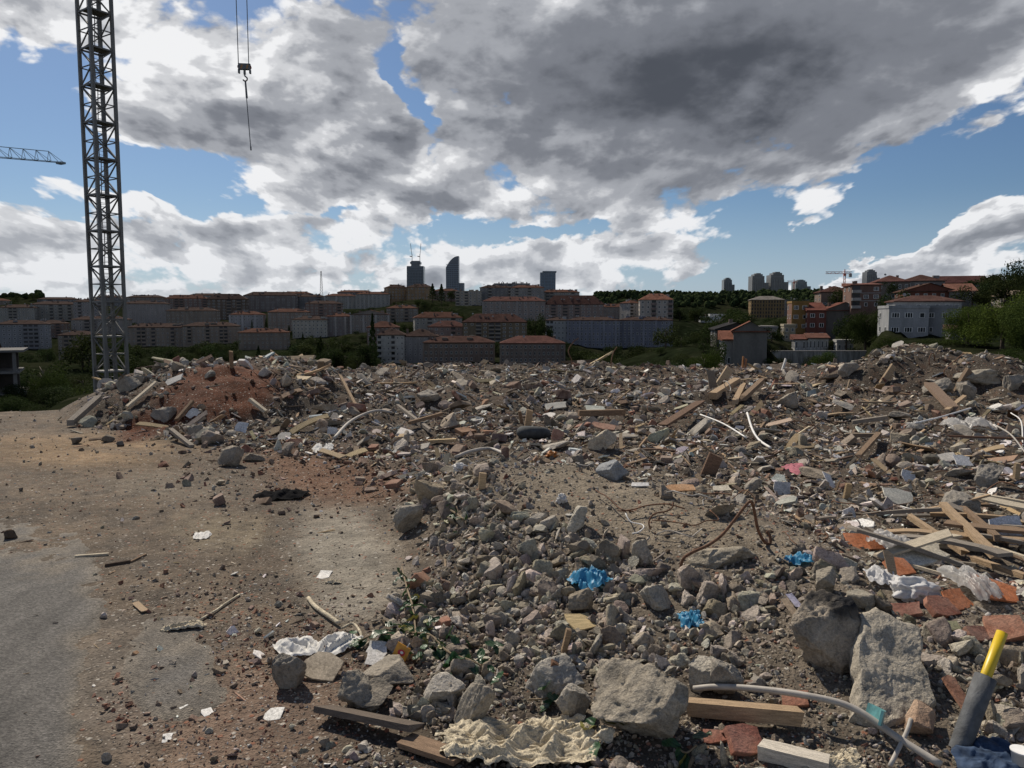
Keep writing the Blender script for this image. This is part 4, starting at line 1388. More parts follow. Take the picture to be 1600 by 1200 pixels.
tree_px(1400, 590, 558, 60, 90, 'finebush', (.7, .72, .6), 'low dark shrub below the retaining wall end', NEARG)
tree_px(1100, 592, 545, 48, 110, 'finebush', (1.05, 1.05, .6), 'yellow green shrub before the blank gable house', NEARG)
tree_px(1118, 588, 522, 32, 125, 'loose', (.9, .95, .8), 'thin leafy tree beside the blank gable house', NEARG)
tree_px(1070, 590, 532, 56, 200, 'round', dk, 'dark round tree between the slate blue block and the blank gable house', NEARG)
tree_px(1040, 586, 540, 50, 240, 'round', dk, 'dark tree under the house side end of the slate blue block', NEARG)
tree_px(1216, 556, 520, 30, 232, 'round', dk, 'dark tree before the cream little house front', NEARG)
tree_px(1206, 530, 498, 36, 330, 'round', dk, 'dark tree under the ochre office block', NEARG)
tree_px(583, 572, 498, 22, 320, 'cone', (.6, .7, .65), 'tall dark spruce beside the white gable wing', NEARG)
tree_px(66, 648, 574, 74, 105, 'fine', (.95, 1.0, .75), 'big dark green tree beside the unfinished building', NEARG)
tree_px(132, 652, 600, 56, 78, 'finebush', (1.25, 1.25, .7), 'yellow green bushy tree just before the crane foot', NEARG)
tree_px(100, 648, 588, 44, 110, 'round', (.8, .85, .7), 'green tree between the big tree and the crane foot', NEARG)
tree_px(180, 640, 590, 50, 80, 'round', (.75, .8, .65), 'green tree behind the crane foot', NEARG)
for (u, vb, vt, w, d, k) in [(836, 532, 482, 34, 420, 'round'), (852, 536, 496, 26, 410, 'round'), (676, 470, 446, 20, 640, 'cone'), (690, 474, 447, 20, 640, 'cone'), (705, 470, 452, 18, 650, 'round'), (394, 522, 502, 8, 505, 'cone'), (416, 522, 500, 9, 505, 'cone'), (452, 530, 510, 10, 470, 'cone')]:
    tree_px(u, vb, vt, w, d, k, dk)


def over_building(u, v, d):
    for (_, bx, by, u0, u1, vt, vb, bd) in BLD:
        if d < bd + 4 and u0 - 1 < u < u1 + 1 and vt - 3 < v < vb - .10 * (vb - vt):
            return True
    return False


def inside_building(u, d):
    return any(u0 - 3 < u < u1 + 3 and bd - 3 < d < bd + 17 for (_, bx, by, u0, u1, vt, vb, bd) in BLD)


BANDS = [  # (u0, u1, metres from, to, how many, heights, shape choices)
    (190, 600, 230, 440, 84, (5, 9), 'rrrrltc'), (60, 200, 140, 440, 24, (8, 13), 'rrrl'), (600, 720, 460, 640, 40, (8, 12), 'rrrrl'), (560, 660, 470, 560, 8, (7, 11), 'rrl'), (880, 1060, 200, 430, 26, (7, 11), 'rrrb'),
    (180, 620, 140, 330, 84, (3, 5.5), 'frf'), (870, 1140, 110, 300, 60, (3, 5), 'ffr'), (1130, 1330, 130, 230, 14, (2.5, 4), 'f'), (-20, 180, 70, 140, 10, (3, 5), 'f'), (960, 1180, 90, 200, 16, (2.5, 4.5), 'f'), (1040, 1180, 220, 520, 22, (7, 11), 'rrrb'), (150, 620, 470, 640, 26, (5, 7), 'rrlc'), (0, 160, 470, 600, 16, (7, 11), 'rrlc'), (-40, 60, 600, 900, 6, (9, 13), 'rr'),
    (650, 860, 300, 400, 8, (6, 9), 'rr'), (1300, 1420, 200, 300, 10, (5, 8), 'rrl'), (1500, 1640, 190, 330, 14, (7, 11), 'rrl'), (1140, 1250, 220, 330, 10, (5, 8), 'rrb'), (1190, 1420, 80, 180, 40, (1.5, 2.6), 'f'), (1380, 1640, 50, 160, 52, (1.5, 2.8), 'f')]
KC = {'r': 'round', 'l': 'loose', 't': 'tall', 'c': 'cone', 'b': 'bush', 'f': 'finebush'}
for (u0, u1, d0, d1, n, hh, ks) in BANDS:
    made = tries = 0
    while made < n and tries < n * 12:
        tries += 1
        u, d = TRND.uniform(u0, u1), math.exp(TRND.uniform(math.log(d0), math.log(d1)))
        q = hill_at(u, d)
        h = TRND.uniform(*hh)
        _, vb = project(q[0], q[1], q[2])
        vt = vb - h / d * F
        k = KC[ks[TRND.randint(len(ks))]]
        if inside_building(u, d) or any(over_building(u + o / d * F * h * .35, vt + 4, d) for o in (-1, 0, 1)):
            continue
        s = TRND.uniform(.5, .95)
        tree(q - np.array([0, 0, .4]), h * (1.15 if k in 'conetall' else 1), h * {'round': 1.05, 'loose': 1.0, 'tall': 1.5, 'cone': 1.2, 'bush': 1.1, 'finebush': 1.25}[k] * TRND.uniform(.9, 1.25), k, (s * TRND.uniform(.9, 1.15), s, s * TRND.uniform(.85, 1.05)))
        made += 1


def forest():
    """the wooded ridge far behind and other distant woods: one mass of crowns"""
    r = np.random.RandomState(77)
    V0, F0 = ICO[2]
    Vs, Fs, Cs, base = [], [], [], 0
    spots = []
    for (u0, u1, d0, d1, n) in [(930, 1480, 800, 1750, 1900), (-80, 70, 900, 1300, 130), (1420, 1700, 480, 900, 220)]:
        for _ in range(n):
            spots.append((r.uniform(u0, u1), math.exp(r.uniform(math.log(d0), math.log(d1)))))
    variants = []
    for k in range(6):
        V = V0 * (1 + .45 * fbm(V0 * 2.2, 3, seed=k)[:, None]) + r.normal(size=V0.shape) * .11
        variants.append(V)
    for (u, d) in spots:
        if inside_building(u, d):
            continue
        q = hill_at(u, d)
        hgt = r.uniform(4.5, 8) * (1 if r.rand() < .93 else 1.3)
        _, vb = project(q[0], q[1], q[2])
        if any(over_building(u + o, vb - hgt / d * F, d) for o in (-3, 0, 3)):
            continue
        w = hgt * r.uniform(.38, .6)
        a = r.rand() * 6.28
        V = variants[r.randint(6)]
        V = np.stack([V[:, 0] * math.cos(a) - V[:, 1] * math.sin(a), V[:, 0] * math.sin(a) + V[:, 1] * math.cos(a), V[:, 2]], 1) * np.array([w, w, hgt * .55]) + q + np.array([0, 0, hgt * .45])
        Vs.append(V)
        Fs.append(F0 + base)
        base += len(V)
        t = r.uniform(.1, .75)
        Cs.append(np.full((len(V), 3), t) + r.normal(size=(len(V), 1)) * .18)
    me = np_mesh('forest', np.concatenate(Vs), np.concatenate(Fs), [M_FOREST], False, np.clip(np.concatenate(Cs), 0, 1))
    tag(obj('forest', me), 'dark wooded ridge and thickets behind the town', kind='stuff')



def thicket():
    """scrub and small trees that fill the slopes between the houses: one mass of leaves"""
    r = np.random.RandomState(88)
    lows = []
    for sd_ in (71, 72, 73, 74):
        me = crown_mesh(sd_, 470, 'bush', .055)
        V = np.empty(len(me.vertices) * 3, np.float32)
        me.vertices.foreach_get('co', V)
        bpy.data.meshes.remove(me)
        lows.append(V.reshape(-1, 3))
    Vs, Cs = [], []
    for (u0, u1, d0, d1, n, h0, h1) in [(-40, 640, 300, 460, 90, 2.5, 6), (-40, 640, 460, 760, 130, 2.5, 6), (600, 1000, 340, 660, 110, 2.5, 6), (960, 1270, 260, 760, 190, 3, 7), (1280, 1640, 200, 420, 90, 2.5, 5)]:
        made = 0
        for _ in range(n * 5):
            if made >= n:
                break
            u, d = r.uniform(u0, u1), math.exp(r.uniform(math.log(d0), math.log(d1)))
            q = hill_at(u, d)
            h = r.uniform(h0, h1)
            _, vb = project(q[0], q[1], q[2])
            if inside_building(u, d) or any(over_building(u + o, vb - h / d * F * .8, d) for o in (-3, 0, 3)):
                continue
            a, w = r.rand() * 6.28, h * r.uniform(1.0, 1.7)
            V = lows[r.randint(4)]
            Vs.append(np.stack([(V[:, 0] * math.cos(a) - V[:, 1] * math.sin(a)) * w, (V[:, 0] * math.sin(a) + V[:, 1] * math.cos(a)) * w, V[:, 2] * h], 1) + q - np.array([0, 0, .3]))
            Cs.append(np.repeat(np.clip(r.uniform(-.1, .3) + r.rand(len(V) // 4) * .4, 0, 1), 4)[:, None] * np.ones((1, 3)))
            made += 1
    V = np.concatenate(Vs)
    me = np_mesh('thicket', V, np.arange(len(V)).reshape(-1, 4), [M_LEAF], False, np.concatenate(Cs))
    o = obj('thicket', me)
    o.color = (.62, .66, .62, 1)
    tag(o, 'dark scrub and undergrowth filling the slopes between the buildings', kind='stuff')


thicket()
M_FOREST, T = new_mat('forest_crowns')
g = T.n('ShaderNodeSeparateColor', _0=T.n('ShaderNodeAttribute', dict(attribute_name='Col')).outputs['Color']).outputs[0]
nz = T.noise(pos(T), 0.55, 4, .7)
c = T.vm('SCALE', T.mix(g, (.016, .026, .012), (.048, .062, .026)), scale=T.mr(nz, .3, .7, .45, 1.5))
finish(T, c, 1.0, nz, spec=.0, strength=1.0, dist=1.5)
forest()

# ---------------------------------------------------------------- tower crane, hook, second jib
M_CRANE = plain_mat('crane_steel', (.14, .135, .125), rough=.55, spec=.4, var=.2, scale=.6)
M_CRANE2 = plain_mat('crane_steel_dark', (.12, .125, .13), rough=.5, metal=.3)
M_YEL = plain_mat('crane_yellow', (.34, .17, .06), rough=.5)
CB = P(169.5, 492, 61)
ZB, PANEL, HALF = -8.2, 2.72, 0.84
NP = 18
root = empty('tower_crane', (CB[0], CB[1], 0), math.radians(45 - 15.5) + math.atan2(-CB[0], CB[1]) * 1.0)
tag(root, 'tall grey lattice tower crane mast standing behind the rubble heap', 'tower crane')
ztop = ZB + PANEL * NP
ang = [(1, 1), (-1, 1), (-1, -1), (1, -1)]
for (sx, sy) in ang:
    MB().box(sx * HALF - .11, sx * HALF + .11, sy * HALF - .11, sy * HALF + .11, ZB - 1, ztop).build('chord', M_CRANE, root)
L = 2 * HALF - .22
hz = MB().bar((-L / 2, 0, 0), (L / 2, 0, 0), .12).mesh('girt', [M_CRANE])
dg1 = MB().bar((-L / 2, 0, .08), (L / 2, 0, PANEL / 2 - .06), .085).mesh('brace', [M_CRANE])
dg2 = MB().bar((L / 2, 0, .06), (-L / 2, 0, PANEL / 2 - .08), .085).mesh('brace', [M_CRANE])
gus = MB().box(-.22, .22, -.02, .02, -.2, .2).mesh('gusset', [M_CRANE])
ladder = MB()
for s in (-.2, .2):
    ladder.bar((s, 0, 0), (s, 0, PANEL), .05)
for k in range(9):
    ladder.bar((-.2, 0, .15 + k * .3), (.2, 0, .15 + k * .3), .03)
lad = ladder.mesh('ladder', [M_CRANE])
cage = MB()
for k in range(3):
    z = .4 + k * .9
    pts = [(-.35, 0, z), (-.38, .5, z), (0, .72, z), (.38, .5, z), (.35, 0, z)]
    for a_, b_ in zip(pts[:-1], pts[1:]):
        cage.bar(a_, b_, .03)
for x_, y_ in ((-.38, .5), (0, .72), (.38, .5)):
    cage.bar((x_, y_, 0), (x_, y_, PANEL), .025)
cag = cage.mesh('ladder_cage', [M_CRANE])
plat = MB().box(-HALF + .12, HALF - .12, -HALF + .12, HALF - .35, -.03, .03).mesh('platform', [M_CRANE])
for k in range(NP):
    z = ZB + k * PANEL
    for f in range(4):
        a = f * math.pi / 2
        c_, s_ = math.cos(a), math.sin(a)
        px, py = s_ * HALF, -c_ * HALF
        obj('girt', hz, root, (px, py, z), (0, 0, a))
        obj('brace', dg1 if f % 2 else dg2, root, (px, py, z), (0, 0, a))
        obj('brace', dg2 if f % 2 else dg1, root, (px, py, z + PANEL / 2), (0, 0, a))
        mid = obj('girt', hz, root, (px, py, z + PANEL / 2), (0, 0, a), (1, .6, .6))
    obj('ladder', lad, root, (.25, .3, z), (math.radians(4 if k % 2 else -4), 0, 0))
    obj('ladder_cage', cag, root, (.25, .3, z))
    obj('platform', plat, root, (0, 0, z + .05), None, (1, 1, 1))
# above the frame: slewing ring, cab, tower head, jib and counter-jib (the hook hangs from this jib)
MB().box(-1.5, 1.5, -1.5, 1.5, ztop, ztop + .8).build('slewing_ring', M_CRANE2, root)
MB().box(-.9, .9, -2.9, -1.4, ztop + .9, ztop + 3.2).build('cab', M_WHITE, root)
yaw0 = -root.rotation_euler.z
HOOK = P(382, 106, 62.5)
jd = math.atan2(HOOK[1] - CB[1], HOOK[0] - CB[0])
jib = MB()
n = 22
for k in range(n):
    x0, x1 = 1.5 + k * 2, 3.5 + k * 2
    for s in (-.6, .6):
        jib.bar((x0, s, 0), (x1, s, 0), .12)
        jib.bar((x0, s, 0), (x1, 0, 1.2) if k % 2 == 0 else (x1, s, 0), .07)
        jib.bar((x0, 0, 1.2), (x1, s, 0), .07)
    jib.bar((x0, 0, 1.2), (x1, 0, 1.2), .14)
jib.build('jib', M_CRANE, root, (0, 0, ztop + 1.2), (0, 0, jd + yaw0))
cj = MB()
for s in (-.7, .7):
    cj.bar((-1.5, s, 0), (-13, s, 0), .2)
cj.box(-13, -10, -.9, .9, -2.2, .4)
cj.build('counter_jib', M_CRANE, root, (0, 0, ztop + 1.2), (0, 0, jd + yaw0))
hd = MB()
for (sx, sy) in ang:
    hd.bar((sx * .8, sy * .8, 0), (0, 0, 6), .16)
hd.bar((0, 0, 6), (30 * math.cos(jd + yaw0), 30 * math.sin(jd + yaw0), 1.6), .06)
hd.build('tower_head', M_CRANE, root, (0, 0, ztop + .8))

root = empty('hook_block', HOOK)
tag(root, 'crane hook block hanging in the sky on two thin cables', 'crane hook')
zt = ztop + 1.2 - HOOK[2]
root.rotation_euler.z = jd
b = MB()
b.box(-.46, .46, -.16, -.10, -.14, .30)
b.box(-.46, .46, .10, .16, -.14, .30)
b.box(-.46, .46, -.097, .097, .22, .297)
for s in (-.42, .42):
    b.box(s - .06, s + .06, -.15, .15, -.42, -.143)
b.build('cheek_plate', M_CRANE2, root)
b = MB()
for s in (-.36, .36):
    b.tube([(s, -.09, .06), (s, .09, .06)], .17, 14)
b.build('sheave', plain_mat('hook_red', (.30, .09, .05), rough=.5), root)
b = MB()
for s in (-.22, .22):
    b.add([(s - .1, -.162, -.1), (s + .04, -.162, -.1), (s + .14, -.162, .2), (s, -.162, .2)], [(0, 1, 2, 3)])
b.build('warning_stripe', M_YEL, root)
b = MB()
b.tube([(0, 0, -.14), (0, 0, -.5)], .09, 10)
b.tube(spline([(0, 0, -.5), (.02, 0, -.62), (.17, 0, -.76), (.15, 0, -.94), (-.02, 0, -1.0), (-.14, 0, -.9)], 5), .055, 8)
b.build('hook', M_CRANE2, root)
for s, s2 in ((-.50, -.55), (.36, .33)):
    b = MB()
    b.tube([(s * .9, 0, .1), (s2, 0, zt)], .035, 5)
    b.build('cable', M_CRANE2, root)
b = MB()
for s, x in ((0, .03), (.05, .10)):
    b.tube([(x * .5, s, -.95), (x + .04, s, -2.3)], .045, 6)
b.build('chain_sling', M_CRANE2, root)
b = MB()
b.tube([(.08, 0, -2.1), (.3, 0, -6.2)], .035, 6)
b.tube([(.3, 0, -6.0), (.31, 0, -6.3)], .06, 6)
b.build('sling_rope', M_CRANE2, root)

tip, q = P(96, 254, 120), P(0, 246, 112)
d = tip - q
root = empty('second_tower_crane', tip)
tag(root, 'thin blue grey crane jib reaching in from the edge of the sky', 'crane jib')
root.rotation_euler.z = math.atan2(-d[1], -d[0])
sl = -d[2] / math.hypot(d[0], d[1])
n, st = 20, 1.9
M_J = plain_mat('jib_blue_grey', (.22, .27, .30), rough=.5, metal=.2)
top = MB()
br = top
for k in range(n):
    x0, x1 = k * st, (k + 1) * st
    z0, z1 = x0 * sl, x1 * sl
    hk0, hk1 = (1.5 if k else .05), 1.5
    for s in (-.5, .5):
        top.bar((x0, s, z0), (x1 + .02, s, z1), .09)
        br.bar((x0, s, z0), (x1, 0, z1 + 1.5), .05)
        br.bar((x1, 0, z1 + 1.5), (x1, s, z1), .05)
    top.bar((x0, -.5, z0), (x0, .5, z0), .09)
    if k:
        top.bar((x0, 0, z0 + 1.5), (x1, 0, z1 + 1.5), .09)
top.build('jib_lattice', M_J, root)
b = MB()
b.box(-.3, .5, -.6, .6, -.25, .05)
b.build('jib_tip', M_J, root)
b = MB()
for sx in (-1, 1):
    for sy in (-1, 1):
        b.bar((n * st + sx, sy, -40), (n * st + sx, sy, n * st * sl + 3), .25)
b.build('mast', M_J, root)

# ---------------------------------------------------------------- demolition rubble: scattered pieces
RR_ = np.random.RandomState(101)
KEEP_OUT = []      # (x, y, radius) of single things, so that loose pieces do not bury them


def rot_mats(n, r, tilt=None):
    """random rotations; tilt limits how far the piece's z leans from upright"""
    if tilt is None:
        q = r.normal(size=(n, 4))
        q /= np.linalg.norm(q, axis=1)[:, None]
        w, x, y, z = q.T
        return np.stack([np.stack([1 - 2 * (y * y + z * z), 2 * (x * y - z * w), 2 * (x * z + y * w)], 1), np.stack([2 * (x * y + z * w), 1 - 2 * (x * x + z * z), 2 * (y * z - x * w)], 1),
                         np.stack([2 * (x * z - y * w), 2 * (y * z + x * w), 1 - 2 * (x * x + y * y)], 1)], 1)
    a, b, c = r.rand(n) * 6.283, r.normal(size=n) * tilt, r.normal(size=n) * tilt
    ca, sa, cb, sb, cc, sc = np.cos(a), np.sin(a), np.cos(b), np.sin(b), np.cos(c), np.sin(c)
    o, i = np.zeros(n), np.ones(n)
    Rz = np.stack([np.stack([ca, -sa, o], 1), np.stack([sa, ca, o], 1), np.stack([o, o, i], 1)], 1)
    Rx = np.stack([np.stack([i, o, o], 1), np.stack([o, cb, -sb], 1), np.stack([o, sb, cb], 1)], 1)
    Ry = np.stack([np.stack([cc, o, sc], 1), np.stack([o, i, o], 1), np.stack([-sc, o, cc], 1)], 1)
    return Rx @ Ry @ Rz


def box_piece(seed, dims, jit=.12, taper=0):
    r = np.random.RandomState(seed)
    V = np.array([(x, y, z) for z in (-.5, .5) for y in (-.5, .5) for x in (-.5, .5)]) * np.array(dims)
    V += r.normal(size=V.shape) * jit * np.array(dims) * .5
    if taper:
        V[V[:, 0] > 0, 1] *= 1 - taper * r.rand()
    return V, np.array([(0, 2, 3), (0, 3, 1), (4, 5, 7), (4, 7, 6), (0, 1, 5), (0, 5, 4), (2, 6, 7), (2, 7, 3), (0, 4, 6), (0, 6, 2), (1, 3, 7), (1, 7, 5)])


def shard_piece(seed, th=.07, n=6):
    """flat broken plate with an uneven outline"""
    r = np.random.RandomState(seed)
    n = n + r.randint(-2, 2)
    a = np.sort((np.arange(n) + r.uniform(-.35, .35, n)) / n * 6.283)
    rad = r.uniform(.3, .55, n)
    el = r.uniform(.45, 1)
    o = np.stack([np.cos(a) * rad, np.sin(a) * rad * el], 1)
    V = np.concatenate([np.c_[o, np.full(n, -th / 2)], np.c_[o * r.uniform(.92, 1.0), np.full(n, th / 2)]])
    Fs = [(0, i + 1, i) for i in range(1, n - 1)] + [(n, n + i, n + i + 1) for i in range(1, n - 1)]
    for i in range(n):
        j = (i + 1) % n
        Fs += [(i, j, j + n), (i, j + n, i + n)]
    return V, np.array(Fs)


LO = {'concrete': [rock(s, 1, 6, 0, (1, .85, .72)) for s in range(200, 212)] + [rock(s, 1, 7, 0, (1, .7, .3)) for s in range(220, 230)],
      'mid': [rock(s, 2, 11, .07, (1, .85, .72)) for s in range(240, 250)] + [rock(s, 2, 12, .04, (1, .7, .28)) for s in range(260, 270)],
      'brick': [box_piece(s, (1, .62, .42), .22) for s in range(10)] + [shard_piece(s, .16, 5) for s in range(30, 35)],
      'wood': [box_piece(s, (1, .14, .05), .12, .5) for s in range(8)] + [box_piece(s, (1, .07, .05), .2, .5) for s in range(20, 26)],
      'shard': [shard_piece(s, .07) for s in range(50, 62)],
      'grit': [rock(s, 1, 4, 0, (1, .8, .6)) for s in range(300, 303)] + [(lambda V, Fc: (V + np.random.RandomState(s).normal(size=V.shape) * .06, Fc))(*box_piece(s, (.9, .7, .5), .4)) for s in range(400, 408)]}


def merged(name, kinds, C, S, Rm, cols, mat, label, cat=None, flat=True, small=None):
    """many pieces joined into one object of loose stuff"""
    n = len(C)
    pick = RR_.randint(len(kinds), size=n) if small is None else np.where(small[0], RR_.randint(small[1], size=n), RR_.randint(small[1], len(kinds), size=n))
    Vs, Fs, Cs, base = [], [], [], 0
    for k, (V, Fc) in enumerate(kinds):
        i = np.nonzero(pick == k)[0]
        if not len(i):
            continue
        W = np.einsum('nij,vj->nvi', Rm[i], V) * S[i][:, None, None] + C[i][:, None, :]
        Vs.append(W.reshape(-1, 3))
        off = base + np.arange(len(i)) * len(V)
        Fs.append((Fc[None] + off[:, None, None]).reshape(-1, Fc.shape[1]))
        Cs.append(np.repeat(cols[i], len(V), 0))
        base += len(i) * len(V)
    me = np_mesh(name, np.concatenate(Vs), np.concatenate(Fs), [mat], not flat, np.concatenate(Cs))
    return tag(obj(name, me), label, None, None, 'stuff')


# colours of the pieces, each a (colour, word, weight)
PAL = {'concrete': [((.33, .295, .245), 'grey', 5), ((.40, .36, .30), 'pale grey', 4), ((.26, .215, .165), 'brownish', 4), ((.19, .165, .135), 'dark grey', 2), ((.47, .435, .38), 'whitish', 2)],
       'brick': [((.21, .10, .07), 'red', 3), ((.185, .13, .10), 'dusty brown', 7), ((.30, .15, .095), 'orange red', 2), ((.12, .075, .06), 'dark red', 3), ((.26, .20, .16), 'pinkish', 2)],
       'wood': [((.33, .235, .15), 'tan', 4), ((.20, .15, .105), 'brown', 4), ((.42, .32, .20), 'yellowish', 2), ((.23, .20, .17), 'weathered grey', 3), ((.12, .08, .055), 'dark brown', 2), ((.48, .41, .31), 'pale', 1)],
       'shard': [((.66, .64, .60), 'white', 6), ((.40, .385, .35), 'pale grey', 4), ((.30, .27, .23), 'dusty grey', 5), ((.46, .50, .50), 'bluish white', 1), ((.50, .43, .33), 'cream', 2)]}


def pareto(n, r, lo, hi, a):
    return lo * (1 - r.rand(n) * (1 - (lo / hi) ** a)) ** (-1 / a)


def candidates(n, r, r0=2.25, r1=27.0, ang=38):
    rad = np.exp(r.uniform(math.log(r0), math.log(r1), n))
    a = np.radians(r.uniform(-ang, ang, n))
    x, y = rad * np.sin(a), rad * np.cos(a)
    return x, y, rad


def zones(x, y, rad):
    z = H(x, y)
    u, v = project(x, y, z)
    m = pile_mask(x, y)
    d, hh, side = ridge_dist(x, y)
    nz = .35 * fbm(xy3(x, y, 1.3), 4, seed=11)
    brown = np.clip(brown_w(u, v, nz * .6), 0, 1)
    front = m * (side < 0) * sstep(2.9, 2.2, d)
    top = m * px_blob(u, v, 1010, 798, 240, 60, .25, .4, nz)
    lump = sstep(-.15, .25, fbm(xy3(x, y, 1.6), 3, seed=44))
    seen = (y > 26.5) | (z < -3)
    Z = dict(z=z, u=u, v=v, m=m * (1 - brown), brown=brown, front=front * (1 - top), top=top, field=m * (1 - front) * (1 - top) * (1 - brown), lot=1 - m, lump=lump,
             left=(u < 330) & (v < 700), grit=.28 * px_blob(u, v, 450, 745, 180, 55, .08, .6, nz) + px_blob(u, v, 450, 1110, 230, 130, 0, .5, nz) + .7 * px_blob(u, v, 390, 960, 170, 60, .2, .5, nz) + .8 * px_blob(u, v, 1200, 1190, 260, 50, 0, .5, nz), out=seen)
    return Z


def pieces(kind, n, dens, lo, hi, a, seed, sink=(-.12, .28), boost=None, r0=2.25, r1=27.0, ang=38):
    r = np.random.RandomState(seed)
    x, y, rad = candidates(n, r, r0, r1, ang)
    Z = zones(x, y, rad)
    keep = (r.rand(n) < dens(Z, y)) & ~Z['out']
    s = pareto(n, r, lo, hi, a) * rad
    s = s * (1 - .38 * sstep(11, 20, rad))
    cl = fbm(xy3(x, y, .9), 3, seed=60 + seed)
    s = s * np.exp(1.1 * cl)
    keep &= r.rand(n) < np.clip(.85 + 1.5 * fbm(xy3(x, y, 1.1), 3, seed=80 + seed), .25, 1)
    if boost is not None:
        s = s * boost(Z, y)
    if kind != 'wood':
        s = np.where(rad > 12, np.minimum(s, .36), s)
    for (kx, ky, kr) in KEEP_OUT:
        inside = np.hypot(x - kx, y - ky) < kr + s * .45
        keep &= ~(inside & (s > kr * .16))
    x, y, s, rad = x[keep], y[keep], s[keep], rad[keep]
    z = Z['z'][keep] + s * r.uniform(sink[0], sink[1], len(x))
    pal = PAL[kind]
    w = np.array([q[2] for q in pal], float)
    ci = r.choice(len(pal), len(x), p=w / w.sum())
    return dict(kind=kind, x=x, y=y, z=z, s=s, rad=rad, ci=ci, u=Z['u'][keep], v=Z['v'][keep], r=r, zone={k: Z[k][keep] for k in ('m', 'brown', 'front', 'top', 'field', 'lot', 'left', 'grit')})


def piece_colors(p):
    pal = PAL[p['kind']]
    c = np.array([q[0] for q in pal])[p['ci']]
    return c * p['r'].uniform(.78, 1.2, len(c))[:, None] * p['r'].normal(1, .04, c.shape)


SINGLES = []       # loose pieces that are objects of their own: (object, kind, colour word, x, y, size)


def hi_meshes():
    out = {}
    out['concrete'] = [np_mesh('concrete_chunk', *rock(500 + s, 4, 13 + s % 6, .085 + .02 * (s % 3), ((1, .72, .5), (1, .84, .72), (1, .75, .3))[s % 3]), [M_CONC], True) for s in range(18)]
    def rough_box(seed, dims, mat, nm, jit, cuts=3):
        r = np.random.RandomState(seed)
        bm = bmesh.new()
        V, _ = box_piece(seed, dims, jit)
        for q in V:
            bm.verts.new(q)
        bmesh.ops.convex_hull(bm, input=bm.verts[:])
        for _ in range(2):       # snapped corners
            nn = Vector(r.normal(size=3)).normalized()
            ext = max(q.co.dot(nn) for q in bm.verts)
            geom = bm.verts[:] + bm.edges[:] + bm.faces[:]
            res = bmesh.ops.bisect_plane(bm, geom=geom, plane_co=nn * ext * r.uniform(.62, .85), plane_no=nn, clear_outer=True)
            ed = [e for e in res['geom_cut'] if isinstance(e, bmesh.types.BMEdge)]
            if ed:
                bmesh.ops.contextual_create(bm, geom=ed)
        bmesh.ops.bevel(bm, geom=bm.edges[:], offset=min(dims) * .05, segments=1, affect='EDGES')
        bmesh.ops.triangulate(bm, faces=bm.faces[:])
        me = bpy.data.meshes.new(nm)
        bm.to_mesh(me)
        bm.free()
        me.materials.append(mat)
        return me
    out['brick'] = [rough_box(600 + s, [(1, .55, .38), (.8, .6, .5), (1, .7, .22), (.9, .5, .3)][s % 4], M_BRICK, 'brick_fragment', .1) for s in range(14)]
    def plank(seed, w, t):
        r = np.random.RandomState(seed)
        n = 6
        V, Fs = [], []
        bend = r.normal() * .03
        for i in range(n):
            q = i / (n - 1) - .5
            ww = w * (1 + r.normal() * .06)
            e = r.uniform(-.04, .04) if i in (0, n - 1) else 0
            for (a, b) in ((-1, -1), (1, -1), (1, 1), (-1, 1)):
                V.append((q + e * (a + r.normal() * .6), a * ww / 2, b * t / 2 + bend * (1 - 4 * q * q)))
        for i in range(n - 1):
            for k in range(4):
                Fs.append((i * 4 + k, i * 4 + (k + 1) % 4, i * 4 + 4 + (k + 1) % 4, i * 4 + 4 + k))
        Fs += [(3, 2, 1, 0), tuple((n - 1) * 4 + k for k in range(4))]
        return np_mesh('wood_piece', np.array(V), Fs, [M_WOOD])
    out['wood'] = [plank(700 + s, [.10, .16, .06, .24][s % 4], [.035, .03, .045, .03][s % 4]) for s in range(14)]
    def plate(seed):
        V, Fc = shard_piece(seed, .05 + .03 * (seed % 3), 7)
        return np_mesh('plaster_shard', V, Fc, [M_PLAS])
    out['shard'] = [plate(800 + s) for s in range(16)]
    return out


HI = hi_meshes()
INFO = {'concrete': ('concrete_chunk', 'concrete chunk', 'loose concrete chunks'), 'brick': ('brick_fragment', 'brick fragment', 'broken brick fragments'),
        'wood': ('wood_piece', 'piece of wood', 'broken boards and sticks'), 'shard': ('plaster_shard', 'plaster shard', 'broken plaster and tile shards')}


def place(p, limit, tilt):
    """the largest seen become objects, the rest joins the stuff"""
    n = len(p['x'])
    cols = piece_colors(p)
    scr = p['s'] / p['rad']
    inview = (p['u'] > 6) & (p['u'] < 1594) & (p['v'] < 1190) & (p['v'] > 400)
    order = np.argsort(-np.where(inview, scr, -1))
    single = np.zeros(n, bool)
    single[order[:limit]] = True
    Rm = rot_mats(n, p['r'], tilt)
    nm, cat, grp = INFO[p['kind']]
    for i in np.nonzero(single)[0]:
        me = HI[p['kind']][p['r'].randint(len(HI[p['kind']]))]
        o = obj(nm, me, None, (p['x'][i], p['y'][i], p['z'][i]), Matrix(Rm[i].tolist()).to_euler(), p['s'][i])
        o.color = (*cols[i], 1)
        o['category'], o['group'] = cat, grp
        SINGLES.append((o, p['kind'], PAL[p['kind']][p['ci'][i]][1], p['x'][i], p['y'][i], p['s'][i]))
    k = ~single
    return np.stack([p['x'], p['y'], p['z']], 1)[k], p['s'][k], Rm[k], cols[k]

# ---------------------------------------------------------------- single things lying on the site
LAND = []          # (phrase, x, y): landmarks that labels of loose pieces refer to


def gp(u, v, h=0.0):
    q = G(u, v)
    q[2] += h
    return q


def note(phrase, q, rad=0.0):
    LAND.append((phrase, float(q[0]), float(q[1])))
    if rad:
        KEEP_OUT.append((float(q[0]), float(q[1]), rad))


